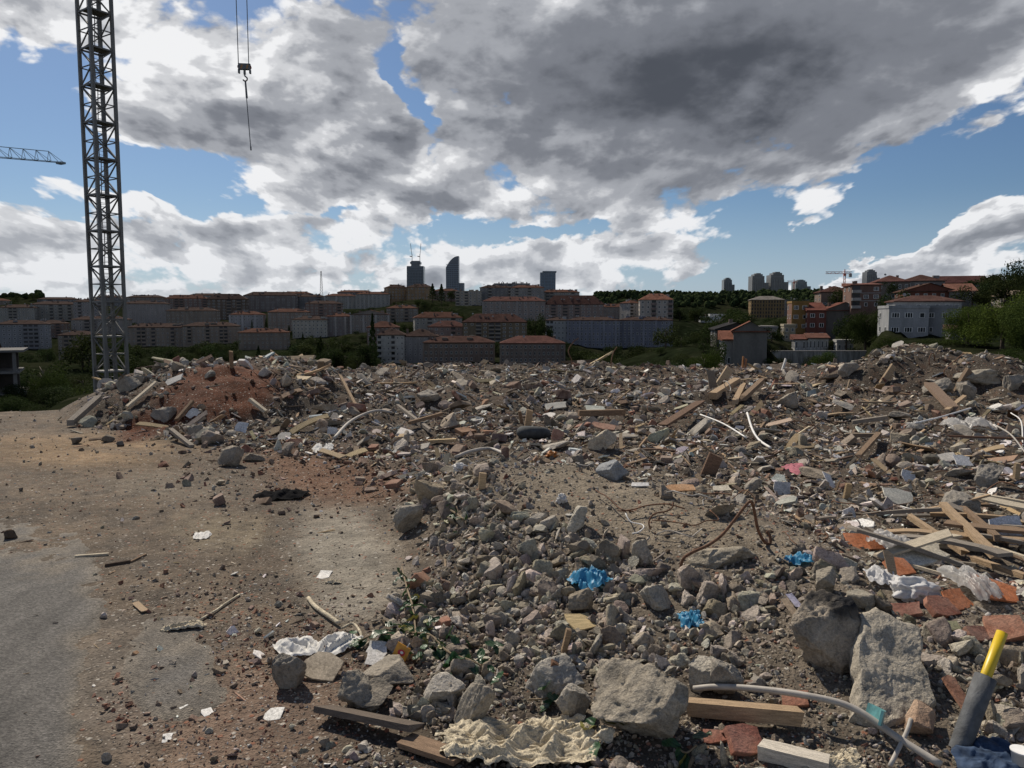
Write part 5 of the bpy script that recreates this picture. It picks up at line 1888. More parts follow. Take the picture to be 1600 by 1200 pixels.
def const_rubble(name, c, **k):
    m = rubble_mat(name, 'const', c, **k)
    return m


def stone(u, v, wpx, hpx, seed, label, c=(.30, .275, .235), depth=.9, rz=None, tilt=(0, 0), land=None, name='boulder', cat='boulder', sink=.12, sub=5, planes=10, amp=.10, stain=None, group='large stones', rnd=0.15):
    q = G(u, v)
    k = math.hypot(q[1], q[2] - CAMZ) / F
    w, h = wpx * k, hpx * k
    V, Fc = rock(seed, sub, planes + 4, amp, (1, 1, 1), rnd * .3)
    V = V + .5 * 0
    V = V * np.array([w, w * depth, h * 1.1]) / np.ptp(V, axis=0)
    col = np.tile(np.array([c]), (len(V), 1)) * (1 + .15 * fbm(V / w * 3, 3, seed=seed % 20))[:, None]
    if stain:
        sw = sstep(stain[1], stain[2], V[:, 2] / h + .3 * fbm(V / w * 4, 3, seed=5) + stain[3] * V[:, 0] / w)
        col = blend(col, stain[0], sw)
    me = np_mesh(name, V, Fc, [M_CONC_S], True, col)
    o = obj(name, me, None, (q[0], q[1] + w * depth * .42, q[2] + h * (.5 - sink)), (tilt[0], tilt[1], 0 if rz is None else rz))
    tag(o, label, cat, group)
    note(land or label, (q[0], q[1] + w * depth * .42), w * .62)
    return o


stone(1006, 1168, 138, 108, 901, 'large round pitted concrete boulder at the bottom of the mound', (.31, .275, .22), land='the large round pitted boulder', planes=6, amp=.12)


def outline_rock(pts, tilt, thick, seed, label, c, land, name, cat, amp=.06, stain=None, back=0.0, chamfer=.12, relief=.10):
    """broken block with a traced face: the face lies in a plane leaning back from its lowest point and has real thickness behind"""
    pts = np.array(pts, float)
    ub, vb_ = pts[np.argmax(pts[:, 1])]
    q = gp(ub, vb_)
    q[1] += back
    nrm = np.array([0.0, -math.sin(tilt), math.cos(tilt)])
    ex, ey = np.array([1.0, 0, 0]), np.array([0, math.cos(tilt), math.sin(tilt)])
    eye = np.array([0, 0, CAMZ])
    loc = []
    for (u, v) in pts:
        d = px_dir(u, v)
        t = ((q - eye) @ nrm) / (d @ nrm)
        w = eye + d * t - q
        loc.append((w @ ex, w @ ey))
    loc = np.array(loc)
    cen = loc.mean(0)
    L_ = np.hypot(*(loc - cen).T).mean()
    r = np.random.RandomState(seed)
    # ragged outline: split every side and push the new corners about
    P_ = [p for p in (loc - cen)]
    amp_ = .16
    for _ in range(4):
        Q = []
        for i in range(len(P_)):
            p0, p1 = P_[i], P_[(i + 1) % len(P_)]
            e_ = p1 - p0
            nrm2 = np.array([e_[1], -e_[0]])
            Q += [p0, (p0 + p1) / 2 + nrm2 * r.normal() * amp_ * .5]
        P_ = Q
        amp_ *= .8
    P_ = np.array(P_)
    m_ = len(P_)
    prof = [(1.0, -1.0), (1.06, -.72), (1.05, -.45), (1.02, -.2), (1 - chamfer * .35, -.05), (1 - chamfer, 0.0)] + [(f, 0.0) for f in np.linspace(1 - chamfer, 0, 34)[1:]]
    X, tops = [], []
    for j, (f, h_) in enumerate(prof):
        blend_ = np.clip((f - .25) / .75, 0, 1) ** 1.5
        for p in P_:
            a_ = math.atan2(p[1], p[0])
            p = p * blend_ + (1 - blend_) * L_ * np.array([math.cos(a_), math.sin(a_)])
            X.append((p[0] * f, p[1] * f, (h_ + .5) * thick))
            tops.append(1.0 if j > 4 else .0)
    X, tops = np.array(X), np.array(tops)
    e = X / L_
    # stepped fracture of the face, crumbling flanks, fine roughness
    step = fbm(e * 1.5, 2, .4, seed=seed + 1)
    X[:, 2] += tops * L_ * relief * (np.floor(step * 5) / 5 * .5 + step * .5)
    rough_ = fbm(e * 6, 4, .62, seed=seed + 5)
    X[:, 2] += tops * L_ * amp * .45 * rough_
    X[:, :2] += ((1 - tops) * L_ * amp * .8 * fbm(e * 4, 4, .62, seed=seed + 2))[:, None] * e[:, :2] / np.maximum(np.hypot(e[:, 0], e[:, 1]), .1)[:, None]
    X[:, 2] += (1 - tops) * L_ * amp * .5 * fbm(e * 5, 3, .6, seed=seed + 9)
    Fc = []
    for j in range(len(prof) - 1):
        for i in range(m_):
            i2 = (i + 1) % m_
            Fc.append((j * m_ + i, j * m_ + i2, (j + 1) * m_ + i2, (j + 1) * m_ + i))
    area2 = sum(P_[i][0] * P_[(i + 1) % m_][1] - P_[(i + 1) % m_][0] * P_[i][1] for i in range(m_))
    Fc = np.array(Fc) if area2 > 0 else np.array(Fc)[:, ::-1]
    W = q + ex[None] * (X[:, :1] + cen[0]) + ey[None] * (X[:, 1:2] + cen[1]) + nrm[None] * (X[:, 2:] - thick * .5)
    ctr = W.mean(0)
    col = np.tile(np.array([c]), (len(W), 1)) * (1 + .22 * fbm(e * 1.6, 4, .6, seed=seed + 7))[:, None]
    if stain:
        u, v = project(W[:, 0], W[:, 1], W[:, 2])
        col = blend(col, stain[0], sstep(1.15, .75, np.hypot((u - stain[1]) / stain[3], (v - stain[2]) / stain[4]) + .5 * fbm(e * 2.5, 3, seed=4)))
    ob = obj(name, np_mesh(name, W - ctr, Fc, [M_CONC_S], True, col), None, ctr)
    tag(ob, label, cat, 'large stones')
    note(land, ctr, L_ * 1.0)
    return ob


stone(1292, 1064, 112, 132, 977, 'tall angular boulder with a black tarry top beside the pale slab', (.29, .25, .20), depth=.85, tilt=(-.25, .10), stain=((.018, .019, .023), .20, .42, .35), land='the tar topped boulder', planes=11, amp=.12, rnd=0)
outline_rock([(1342, 1000), (1346, 958), (1372, 944), (1408, 966), (1438, 976), (1444, 1010), (1440, 1040), (1452, 1066), (1466, 1098), (1455, 1112), (1420, 1128), (1384, 1144), (1352, 1128), (1334, 1114), (1344, 1060)], .62, .12, 903,
             'pale flat concrete slab lying behind the tar topped boulder', (.37, .335, .275), 'the pale lying slab', 'concrete_slab', 'concrete slab', amp=.07, chamfer=.10, relief=.10)
stone(556, 1112, 62, 56, 904, 'grey angular boulder beside the orange drink carton', (.25, .225, .185), land='the grey boulder by the drink carton', planes=9)
stone(604, 1078, 82, 34, 905, 'flat topped concrete block right under the orange drink carton', (.28, .25, .205), land='the flat topped block by the drink carton', planes=12, amp=.05)
stone(586, 1108, 58, 30, 906, 'thin edged slab stone wedged before the flat topped block', (.22, .195, .16), planes=10, amp=.05, tilt=(0, -.25))
stone(446, 1082, 48, 56, 907, 'upright wedge shaped stone on the lot edge beside the white cloth', (.23, .21, .18), land='the upright wedge stone', planes=9)
stone(640, 834, 44, 50, 908, 'leaning brownish boulder on the lot side flank of the mound', (.34, .305, .25), land='the leaning brownish boulder', tilt=(0, .5))
stone(358, 730, 46, 34, 909, 'tilted oblong boulder lying on the brown ground before the earth heap', (.27, .235, .19), land='the tilted oblong boulder', tilt=(0, -.5), depth=.6)
stone(393, 722, 34, 16, 910, 'low flat stone next to the tilted oblong boulder', (.22, .195, .16), depth=.6)
stone(944, 706, 50, 32, 911, 'cream coloured oblong stone among the broken boards', (.46, .40, .31), land='the cream oblong stone', tilt=(0, -.35), depth=.6)
stone(958, 752, 54, 32, 912, 'blue grey slaty stone behind the sandy mound top', (.26, .28, .30), land='the blue grey slaty stone', planes=13, amp=.06)
stone(1548, 606, 62, 34, 913, 'big flat concrete lump on the house side crest', (.33, .30, .245), land='the big flat crest lump', planes=9)
stone(1516, 626, 32, 34, 914, 'block shaped concrete lump before the big flat crest lump', (.25, .225, .19), planes=10)
stone(1478, 618, 44, 26, 915, 'grey lump on the slope below the house side crest', (.24, .22, .19), planes=9)
stone(1592, 612, 34, 30, 916, 'concrete lump at the frame edge on the crest', (.25, .23, .20), planes=9)
stone(1508, 812, 58, 52, 917, 'big pyramid shaped grey concrete lump above the plank bundle', (.27, .25, .22), land='the pyramid shaped lump', planes=9)
stone(1556, 764, 42, 40, 918, 'rough grey lump near the frame edge above the pyramid shaped lump', (.25, .235, .21), planes=9)
stone(1296, 932, 40, 38, 919, 'square brownish block standing above the tar topped boulder', (.255, .23, .185), land='the square brownish block', planes=12, amp=.05)
stone(1028, 962, 52, 40, 920, 'pale oblong rock in the middle of the stony slope', (.34, .315, .27), land='the pale oblong rock', tilt=(0, .25), planes=9)
stone(912, 962, 40, 36, 921, 'round earthy lump under the large blue plastic bag', (.24, .205, .155), planes=6, amp=.12)
stone(1098, 1088, 50, 50, 922, 'whitish rough rock above the timber beam, crane side one of a pair', (.36, .335, .285), planes=8)
stone(1138, 1092, 46, 56, 923, 'upright smooth rock above the timber beam, house side one of a pair', (.32, .29, .245), planes=8)
stone(1452, 1158, 56, 40, 924, 'reddish square stone between the pale slab and the grey sleeve pipe', (.36, .24, .165), land='the reddish square stone', planes=12, amp=.04)
stone(860, 1096, 90, 60, 925, 'large whitish stone above the cream wool', (.36, .34, .30), planes=9, land='the large whitish stone')
stone(740, 1148, 44, 70, 926, 'upright flat faced stone at the house side end of the dark board', (.26, .235, .195), planes=9, tilt=(0, .35))
stone(895, 1138, 54, 62, 927, 'grey triangular stone beside the large round pitted boulder', (.30, .28, .245), planes=8)
stone(250, 664, 50, 26, 928, 'slab shaped block at the foot of the earth heap on the crane side', (.26, .235, .20), planes=9, amp=.05, tilt=(0, -.5), land='the slab block at the heap foot')
stone(162, 692, 18, 12, 929, 'small dark stone alone on the ochre dust, middle of three', (.14, .12, .10), sub=4)
stone(116, 694, 16, 9, 930, 'small dark stone alone on the ochre dust, crane side one of three', (.13, .11, .09), sub=4)
stone(186, 698, 13, 8, 931, 'small dark stone alone on the ochre dust, heap side one of three', (.12, .10, .085), sub=4)
stone(10, 845, 22, 14, 932, 'dark brown clod lying at the edge of the asphalt', (.09, .06, .04), sub=4)
stone(1150, 884, 130, 34, 933, 'broad broken concrete crust carrying the bent rusty rebar', (.32, .285, .225), depth=.7, land='the broad concrete crust', planes=12, amp=.09, sink=.35, tilt=(-.25, 0))
stone(200, 612, 40, 26, 934, 'square grey block high on the crane side slope of the heap', (.25, .23, .195), planes=11, amp=.04)
stone(1240, 640, 34, 30, 935, 'brown grey lump in the middle of the house side rubble', (.27, .24, .20), planes=8)
stone(672, 632, 40, 24, 936, 'grey block beside the hollow in the rubble field', (.27, .25, .22), planes=10)
stone(1330, 590, 30, 24, 937, 'grey block just below the crest near the retaining wall', (.30, .28, .25), planes=9)


def beam(u0, v0, u1, v1, wpx, tpx, label, c, name='timber_beam', cat='timber', h0=.0, h1=.0, land=None, mat=None, group='single boards and timbers', roll=0.0):
    a, b = gp(u0, v0, h0), gp(u1, v1, h1)
    k = math.hypot((a[1] + b[1]) / 2, 1.3) / F
    w, t = wpx * k, tpx * k
    d = b - a
    L = np.linalg.norm(d)
    r = np.random.RandomState(int(u0 * 3 + v0))
    n = 9
    V, Fs = [], []
    for i in range(n):
        q = i / (n - 1)
        ww = w * (1 + r.normal() * .02)
        for (x, y) in ((-1, -1), (1, -1), (1, 1), (-1, 1)):
            jag = r.uniform(-.04, .04) * L if i in (0, n - 1) else 0
            V.append((q * L - L / 2 + jag, x * ww / 2, y * t / 2))
    for i in range(n - 1):
        for j in range(4):
            Fs.append((i * 4 + j, i * 4 + (j + 1) % 4, i * 4 + 4 + (j + 1) % 4, i * 4 + 4 + j))
    Fs += [(3, 2, 1, 0), tuple((n - 1) * 4 + j for j in range(4))]
    o = obj(name, np_mesh(name, np.array(V), Fs, [mat or M_WOOD]), None, (a + b) / 2 + np.array([0, 0, t * .42]))
    o.rotation_mode = 'QUATERNION'
    qd = Vector(d).to_track_quat('X', 'Z')
    o.rotation_quaternion = qd @ Euler((roll, 0, 0)).to_quaternion()
    o.color = (*c, 1)
    tag(o, label, cat, group)
    for f in (.1, .3, .5, .7, .9):
        KEEP_OUT.append((a[0] + d[0] * f, a[1] + d[1] * f, max(w, L * .09)))
    if land:
        note(land, (a + b) / 2)
    return o


TAN, BRN, GRY, PAL_, DRK = (.36, .26, .165), (.21, .145, .095), (.24, .21, .175), (.52, .45, .34), (.085, .06, .045)
beam(1076, 1122, 1252, 1142, 18, 22, 'squared tan timber beam lying under the grey flexible conduit', TAN, land='the squared timber beam', h0=.02, h1=.03)
beam(1188, 1180, 1292, 1206, 26, 22, 'whitewashed timber with broken end at the bottom edge', (.55, .50, .42), land='the whitewashed timber')
beam(506, 1122, 648, 1160, 36, 9, 'dark weathered board propped at the lot edge of the stones', (.13, .105, .085), name='board', cat='board', h0=.03, h1=.05, land='the dark weathered board', roll=-.35)
beam(632, 1168, 722, 1198, 34, 8, 'curling brown bark board beside the cream wool', (.22, .15, .10), name='board', cat='board', h0=.02, h1=.02, land='the curling bark board')
for i, (a_, h_, c_, l_) in enumerate([((1418, 830, 1506, 880, 9, 8), (.10, .05), TAN, 'long tan plank at the crane side of the plank bundle'), ((1470, 822, 1552, 890, 13, 9), (.16, .08), TAN, 'widest tan plank crossing the plank bundle'),
        ((1504, 822, 1558, 868, 10, 8), (.12, .10), BRN, 'brown plank on top of the plank bundle'), ((1543, 842, 1606, 856, 9, 8), (.08, .12), GRY, 'grey plank running to the frame edge, uppermost of the bundle'),
        ((1540, 856, 1606, 872, 8, 7), (.05, .09), BRN, 'brown plank running to the frame edge, middle of the bundle'), ((1512, 852, 1606, 888, 7, 6), (.03, .05), PAL_, 'pale lath at the bottom of the plank bundle'),
        ((1520, 884, 1600, 912, 10, 8), (.03, .03), TAN, 'tan plank end under the orange boards')]):
    beam(*a_, l_, c_, name='plank', cat='plank', h0=h_[0], h1=h_[1], land='the plank bundle' if i == 1 else None, group='planks of the bundle near the frame edge')
beam(118, 872, 168, 868, 5, 4, 'pale flat splinter of wood lying on the dark gravel', PAL_, name='stick', cat='stick', land='the pale splinter on the lot')
beam(164, 886, 204, 880, 4, 5, 'dark stick lying behind the pale splinter on the lot', DRK, name='stick', cat='stick')
beam(204, 880, 228, 868, 3, 3, 'thin brown stick end on the lot behind the dark stick', BRN, name='stick', cat='stick')
beam(668, 697, 714, 695, 9, 5, 'pale yellowish plank lying flat in the middle rubble', (.46, .35, .21), name='plank', cat='plank', land='the pale yellowish plank', h0=.04, h1=.04)
beam(905, 662, 975, 658, 9, 9, 'long brown beam lying behind the cream oblong stone', BRN, h0=.12, h1=.1, land='the long brown beam')
beam(1036, 672, 1094, 650, 14, 4, 'broad dark brown board sloping over the rubble', (.15, .095, .065), name='board', cat='board', h0=.05, h1=.2, land='the broad dark brown board')
beam(1114, 632, 1152, 610, 11, 10, 'thick tan beam slanting up near the far crest', TAN, h0=.08, h1=.15, land='the thick slanting beam')
beam(1148, 636, 1162, 612, 8, 6, 'short tan board beside the thick slanting beam', TAN, name='board', cat='board', h0=.05, h1=.12)
beam(1160, 632, 1190, 610, 8, 7, 'brown beam end pointing up behind the thick slanting beam', BRN, h0=.05, h1=.15)
beam(1340, 720, 1372, 690, 8, 5, 'brown lath in the house side rubble', BRN, name='board', cat='board', h0=.03, h1=.08)
beam(1330, 668, 1386, 662, 8, 6, 'weathered board lying level in the house side rubble, upper one', GRY, name='board', cat='board', h0=.05, h1=.07, land='the level weathered boards')
beam(1322, 690, 1376, 690, 12, 6, 'weathered board lying level in the house side rubble, lower one', (.19, .15, .11), name='board', cat='board', h0=.06, h1=.06)
beam(1452, 622, 1490, 648, 16, 6, 'wide brown board sliding down the house side crest', (.20, .14, .10), name='board', cat='board', h0=.2, h1=.05, land='the wide brown crest board')
beam(1478, 650, 1506, 636, 7, 5, 'tan board end sticking out below the wide brown crest board', TAN, name='board', cat='board', h0=.05, h1=.15)
beam(1482, 690, 1602, 700, 3, 3, 'long thin rusty bar lying near the frame edge', (.16, .09, .06), name='bar', cat='bar', h0=.06, h1=.1)
beam(268, 688, 300, 700, 7, 5, 'curved grey board lying before the earth heap', GRY, name='board', cat='board', h0=.12, h1=.0, land='the curved grey board')
beam(276, 662, 302, 634, 5, 5, 'brown stick lying on the earth heap', BRN, name='stick', cat='stick', h0=.03, h1=.05)
beam(200, 642, 244, 610, 5, 4, 'pale long stick on the crane side slope of the heap', PAL_, name='stick', cat='stick', h0=.05, h1=.1)
beam(391, 634, 415, 652, 6, 5, 'pale double lath beside the earth heap', PAL_, name='lath', cat='lath', h0=.08, h1=.06)
beam(110, 668, 156, 632, 10, 8, 'grey beam lying along the crane side foot of the heap', GRY, h0=.03, h1=.08, land='the grey beam at the heap foot')
beam(532, 612, 556, 640, 4, 4, 'tan stick slanting over the stones near the hollow', TAN, name='stick', cat='stick', h0=.25, h1=.03)
beam(622, 648, 672, 682, 5, 5, 'long pale rod lying across the middle rubble', GRY, name='stick', cat='stick', h0=.12, h1=.06, land='the long pale rod')
beam(640, 672, 690, 660, 5, 5, 'brown stick crossing the long pale rod', BRN, name='stick', cat='stick', h0=.08, h1=.1)
beam(1385, 842, 1420, 852, 8, 5, 'brown board stub next to the orange board fragments', BRN, name='board', cat='board', h0=.05, h1=.05)


def upright(u, vb, vt, wpx, tpx, label, c, lean=0.0, mat=None, name='post', cat='post', land=None):
    q = gp(u, vb)
    k = math.hypot(q[1], q[2] - CAMZ) / F
    h, w, t = (vb - vt) * k, wpx * k, tpx * k
    V, Fc = box_piece(int(u), (1, 1, 1), .0)
    V = np.array([(-.5, -.5, -.3), (.5, -.5, -.3), (.5, .5, -.3), (-.5, .5, -.3), (-.5, -.5, 1), (.5, -.5, .93), (.5, .5, .97), (-.5, .5, 1)]) * np.array([w, t, h])
    o = obj(name, np_mesh(name, V, [(3, 2, 1, 0), (4, 5, 6, 7), (0, 1, 5, 4), (1, 2, 6, 5), (2, 3, 7, 6), (3, 0, 4, 7)], [mat or M_WOOD]), None, q, (0.1, lean, .2))
    o.color = (*c, 1)
    tag(o, label, cat, 'upright posts and boards')
    if land:
        note(land, q, w)
    return o


upright(362, 574, 548, 5.5, 5, 'brown wooden post standing on top of the earth heap', (.24, .165, .10), land='the wooden post on the heap')
upright(589, 567, 546, 2.2, 2, 'thin pale stick standing on the crest before the spruce', PAL_, -.45, name='stick', cat='stick')
upright(1222, 580, 560, 3, 3, 'short white pole sticking up on the crest', (.7, .7, .68), .25, name='pole', cat='pole', mat=M_PLAS, land='the short white pole')
upright(1160, 578, 557, 2.6, 2.4, 'orange brown stake on the crest before the blank gable house', (.34, .17, .08), name='stake', cat='stake')
upright(1164, 578, 560, 2.4, 2.4, 'second orange brown stake close beside the first on the crest', (.30, .15, .08), .05, name='stake', cat='stake')
upright(824, 669, 640, 10, 4, 'broad upright tan plank behind the dark tyre', TAN, .12, name='plank', cat='plank', land='the upright plank behind the tyre')
upright(815, 662, 642, 5, 4, 'narrow upright brown plank behind the dark tyre', BRN, -.2, name='plank', cat='plank')
upright(753, 764, 738, 11, 4, 'short upright tan plank stuck in the sandy mound top', (.46, .34, .21), .05, name='plank', cat='plank', land='the short upright plank')
upright(1122, 604, 570, 13, 4, 'pale board leaning on the far crest', (.44, .34, .23), .55, name='board', cat='board', land='the leaning pale board')
upright(1106, 742, 708, 24, 4, 'brown square door panel leaning in the rubble', (.20, .13, .09), .35, name='door_panel', cat='door panel', land='the brown door panel')
upright(1322, 780, 755, 10, 4, 'splintered tan board standing in the white tile debris', (.42, .31, .18), .1, name='board', cat='board', land='the splintered upright board')
upright(1587, 752, 722, 9, 5, 'tan post stub near the frame edge', (.40, .30, .19), -.05)
upright(1378, 600, 566, 10, 4, 'tan board leaning against the house side heap', (.36, .27, .18), .55, name='board', cat='board')
upright(1498, 606, 574, 11, 7, 'broken brown beam end jutting from the house side crest', (.22, .16, .11), .5, name='beam_stub', cat='timber')
upright(880, 1022, 982, 8, 6, 'narrow wooden stick standing among the grey stones', (.34, .24, .15), .2, name='stick', cat='stick')
upright(850, 1076, 1032, 18, 10, 'rotten brown wood stump among the grey stones', (.16, .09, .055), .45, name='wood_stump', cat='piece of wood', land='the rotten wood stump')


def tube_px(pts, rpx, label, mat, name, cat, land=None, n=8, sm=6, group=None):
    Q = []
    for (u, v, h) in pts:
        Q.append(gp(u, v, h))
    k = math.hypot(Q[0][1], 1.3) / F
    b = MB()
    c = np.mean(Q, axis=0)
    b.tube(spline([q - c for q in Q], sm), rpx * k, n)
    o = b.build(name, mat, None, c, smooth=True)
    tag(o, label, cat, group)
    for q in Q:
        KEEP_OUT.append((q[0], q[1], rpx * k * 3))
    if land:
        note(land, c)
    return o


M_CONDUIT = plain_mat('grey_conduit', (.36, .33, .29), rough=.6, var=.15, scale=20)
M_RUST = plain_mat('rust', (.15, .075, .042), rough=.9, var=.4, scale=60, bump=.4)
M_WPIPE = plain_mat('white_pipe', (.68, .67, .64), rough=.5, var=.12, scale=14)
tube_px([(1084, 1088, .03), (1120, 1096, .06), (1180, 1112, .09), (1260, 1128, .10), (1330, 1144, .09), (1400, 1174, .05), (1470, 1204, .02)], 4.8, 'long grey flexible conduit snaking over the timber beam', M_CONDUIT, 'conduit', 'conduit', 'the grey conduit')
tube_px([(1390, 1206, .02), (1415, 1168, .05), (1422, 1150, .06)], 3.5, 'short grey stick crossing under the flexible conduit', M_CONDUIT, 'stick', 'stick')
tube_px([(1167, 662, .14), (1175, 680, .08), (1186, 694, .05), (1204, 704, .03)], 1.6, 'white plastic pipe bending down in the rubble', M_WPIPE, 'pipe', 'pipe', 'the bent white pipe')
tube_px([(1094, 664, .15), (1130, 676, .12), (1166, 692, .06)], 1.2, 'thin pale rod beside the bent white pipe', M_WPIPE, 'pipe', 'pipe')
tube_px([(1430, 672, .1), (1470, 664, .12), (1516, 652, .14)], 1.5, 'white pipe lying above the grey plastic film', M_WPIPE, 'pipe', 'pipe')
tube_px([(522, 688, .02), (545, 672, .10), (570, 662, .14), (592, 656, .14), (612, 655, .1)], 2.6, 'thick bent grey hose arching over the rubble near the lot', M_CONDUIT, 'hose', 'hose', 'the arching grey hose')
tube_px([(712, 718, .02), (735, 712, .05), (765, 710, .06), (792, 714, .02)], 3.0, 'short grey hose lying behind the mound top', M_CONDUIT, 'hose', 'hose', 'the short grey hose')
tube_px([(1556, 690, .2), (1580, 700, .15), (1606, 720, .05)], 1.2, 'thin grey rod hanging over the rubble at the frame edge', M_CONDUIT, 'rod', 'rod')
tube_px([(1578, 672, .25), (1594, 680, .2), (1598, 700, .03)], .9, 'looping white wire near the frame edge', M_WPIPE, 'wire', 'wire')

# bent rusty rebar rising from the crust
A0, B0 = gp(1062, 892), gp(1196, 852)
y0, y1 = A0[1], B0[1]
pts = [A0 - np.array([0, 0, .05])] + [P(u, v, y0 + (y1 - y0) * t) for (u, v, t) in [(1066, 876, .02), (1080, 864, .08), (1106, 852, .2), (1128, 836, .35), (1148, 812, .5), (1165, 790, .62), (1174, 784, .68), (1179, 800, .75), (1184, 826, .85), (1194, 846, .95), (1203, 849, 1.0), (1203, 838, 1.04), (1198, 830, 1.08)]]
c = np.mean(pts, axis=0)
b = MB()
b.tube(spline([q - c for q in pts], 5), 2.6 * y0 / F, 8)
tag(b.build('rebar', M_RUST, None, c, smooth=True), 'thick bent rusty rebar loop rising from the concrete crust', 'rebar', 'rusty reinforcing bars')
note('the bent rusty rebar', A0, .05)
for (lst, lab, rp) in [([(1016, 830), (1014, 818), (1022, 806), (1040, 802), (1050, 796), (1052, 788)], 'thin curved rusty wire on the sandy mound top', 1.4), ([(1022, 836), (1030, 842), (1036, 850)], 'short rusty wire end below the curved one', 1.4),
                       ([(1202, 832), (1210, 836), (1220, 842)], 'stub of rusty bar just beyond the bent rebar', 2.2)]:
    q0 = gp(*lst[0])
    pts = [q0] + [P(u, v, q0[1] + .02 * i) for i, (u, v) in enumerate(lst[1:])]
    b = MB()
    b.tube(spline([q - q0 for q in pts], 5), rp * q0[1] / F, 6)
    tag(b.build('rusty_wire', M_RUST, None, q0 + np.array([0, 0, .012]), smooth=True), lab, 'wire', 'rusty reinforcing bars')
for (lst, lab) in [([(893, 562), (888, 548), (896, 534), (904, 528)], 'thin wire curling up from the crest before the slate blue block'), ([(955, 566), (958, 552), (964, 542)], 'thin wire standing on the crest, second of two'),
                   ([(1452, 560), (1456, 552), (1460, 556), (1462, 572), (1474, 580)], 'looped wire on the house side crest'), ([(1476, 578), (1494, 562), (1506, 552)], 'straight reed like wire on the house side crest')]:
    q0 = gp(lst[0][0], lst[0][1] + 12)
    pts = [q0] + [P(u, v, q0[1] + .1 * i) for i, (u, v) in enumerate(lst)]
    b = MB()
    b.tube(spline([q - q0 for q in pts], 5), .8 * q0[1] / F, 5)
    tag(b.build('wire', M_RUST, None, q0), lab, 'wire', 'wires on the crest')

# grey sleeve pipe with a yellow tube in it
q0 = gp(1500, 1168)
t1, t2 = P(1540, 1058, q0[1] + .09), P(1566, 988, q0[1] + .15)
k = q0[1] / F
root = empty('sleeve_pipe', q0)
tag(root, 'dark grey sleeve pipe with a yellow tube sticking out of it', 'pipe')
M_SLEEVE = plain_mat('grey_sleeve', (.085, .09, .095), rough=.75, var=.3, scale=25, bump=.25)
M_YTUBE = plain_mat('yellow_tube', (.62, .43, .02), rough=.4, var=.08, scale=20)
dd = (t1 - q0) / np.linalg.norm(t1 - q0)
b = MB()
R1 = 17 * k
b.tube([-dd * .08, (t1 - q0) * .5, t1 - q0], [R1 * .92, R1 * .96, R1], 24, cap=False)
b.tube([t1 - q0, (t1 - q0) * .9], [R1 * .82, R1 * .8], 24, cap=False)
n_ = len(b.v)
b.f += [[24 * 2 + i, 24 * 2 + (i + 1) % 24, 72 + (i + 1) % 24, 72 + i] for i in range(24)]
b.m += [0] * 24
b.build('sleeve', M_SLEEVE, root, smooth=True)
b = MB()
b.tube([(t1 - q0) * .55, t1 - q0, t2 - q0], 8.8 * k, 20)
b.build('yellow_tube', M_YTUBE, root, smooth=True)
note('the grey sleeve pipe', q0, .07)

# old tyre
q = gp(834, 686)
k = q[1] / F
root_r, minor = 27 * k, 10.5 * k
V, Fs = [], []
nu, nv = 48, 16
for i in range(nu):
    for j in range(nv):
        a, b_ = 2 * math.pi * i / nu, 2 * math.pi * j / nv
        g = 1 + (.06 if (i % 2 and abs(b_) < 1.0 or i % 2 and b_ > 5.28) else 0)
        rr = root_r - minor + minor * g * math.cos(b_) * 1.0
        V.append((rr * math.cos(a), rr * math.sin(a), minor * .95 * math.sin(b_)))
        Fs.append((i * nv + j, ((i + 1) % nu) * nv + j, ((i + 1) % nu) * nv + (j + 1) % nv, i * nv + (j + 1) % nv))
M_TYRE = plain_mat('dusty_rubber', (.05, .055, .058), rough=.9, var=.35, scale=12, bump=.2)
o = obj('tyre', np_mesh('tyre', np.array(V), Fs, [M_TYRE], True), None, q + np.array([0, .1, minor * .75]), (-.18, .06, 0))
tag(o, 'old dusty tyre lying flat in the middle of the rubble', 'tyre')
note('the old tyre', q, root_r)


# ---- crumpled plastics, cloth and sheets
def film_mat(name, c, rough=.4, trans=.35, spec=.5, var=.15, alpha=None):
    m, T = new_mat(name)
    n = T.noise(pos(T), 30, 4, .6)
    for_ = T.vm('SCALE', T.n('ShaderNodeRGB').outputs[0], scale=T.mr(n, .3, .7, 1 - var, 1 + var))
    for nd in T.t.nodes:
        if nd.type == 'RGB':
            nd.outputs[0].default_value = (*c, 1)
    finish(T, for_, rough, n, spec=spec, strength=.3, trans=trans, dist=.01, alpha=alpha)
    return m


def crumple(u, v, wpx, hpx, seed, label, mat, name, cat, land=None, depth=.8, folds=3.2, amp=.5, sub=5, rz=0.0, lift=.35, group=None):
    q = gp(u, v)
    k = math.hypot(q[1], q[2] - CAMZ) / F
    V = ICO[sub][0].copy()
    wob = np.stack([fbm(V * 1.1, 2, seed=seed + 3 * i) for i in range(3)], 1)
    q1 = np.abs(fbm((V + .5 * wob) * folds * .55, 2, .45, seed=seed))
    q2 = np.abs(fbm((V + .3 * wob) * folds * 1.7, 2, .5, seed=seed + 5))
    r2 = fbm(V * 1.3, 2, seed=seed + 9)
    V = V * (1 + amp * (1.3 - 3.6 * q1 - .75 * q2) + .9 * r2)[:, None]
    V = V / np.ptp(V, axis=0) * np.array([wpx * k, wpx * k * depth, hpx * k])
    o = obj(name, np_mesh(name, V, ICO[sub][1], [mat], True), None, q + np.array([0, wpx * k * depth * .3, hpx * k * lift]), (0, 0, rz))
    tag(o, label, cat, group)
    note(land or label, q, wpx * k * .45)
    return o


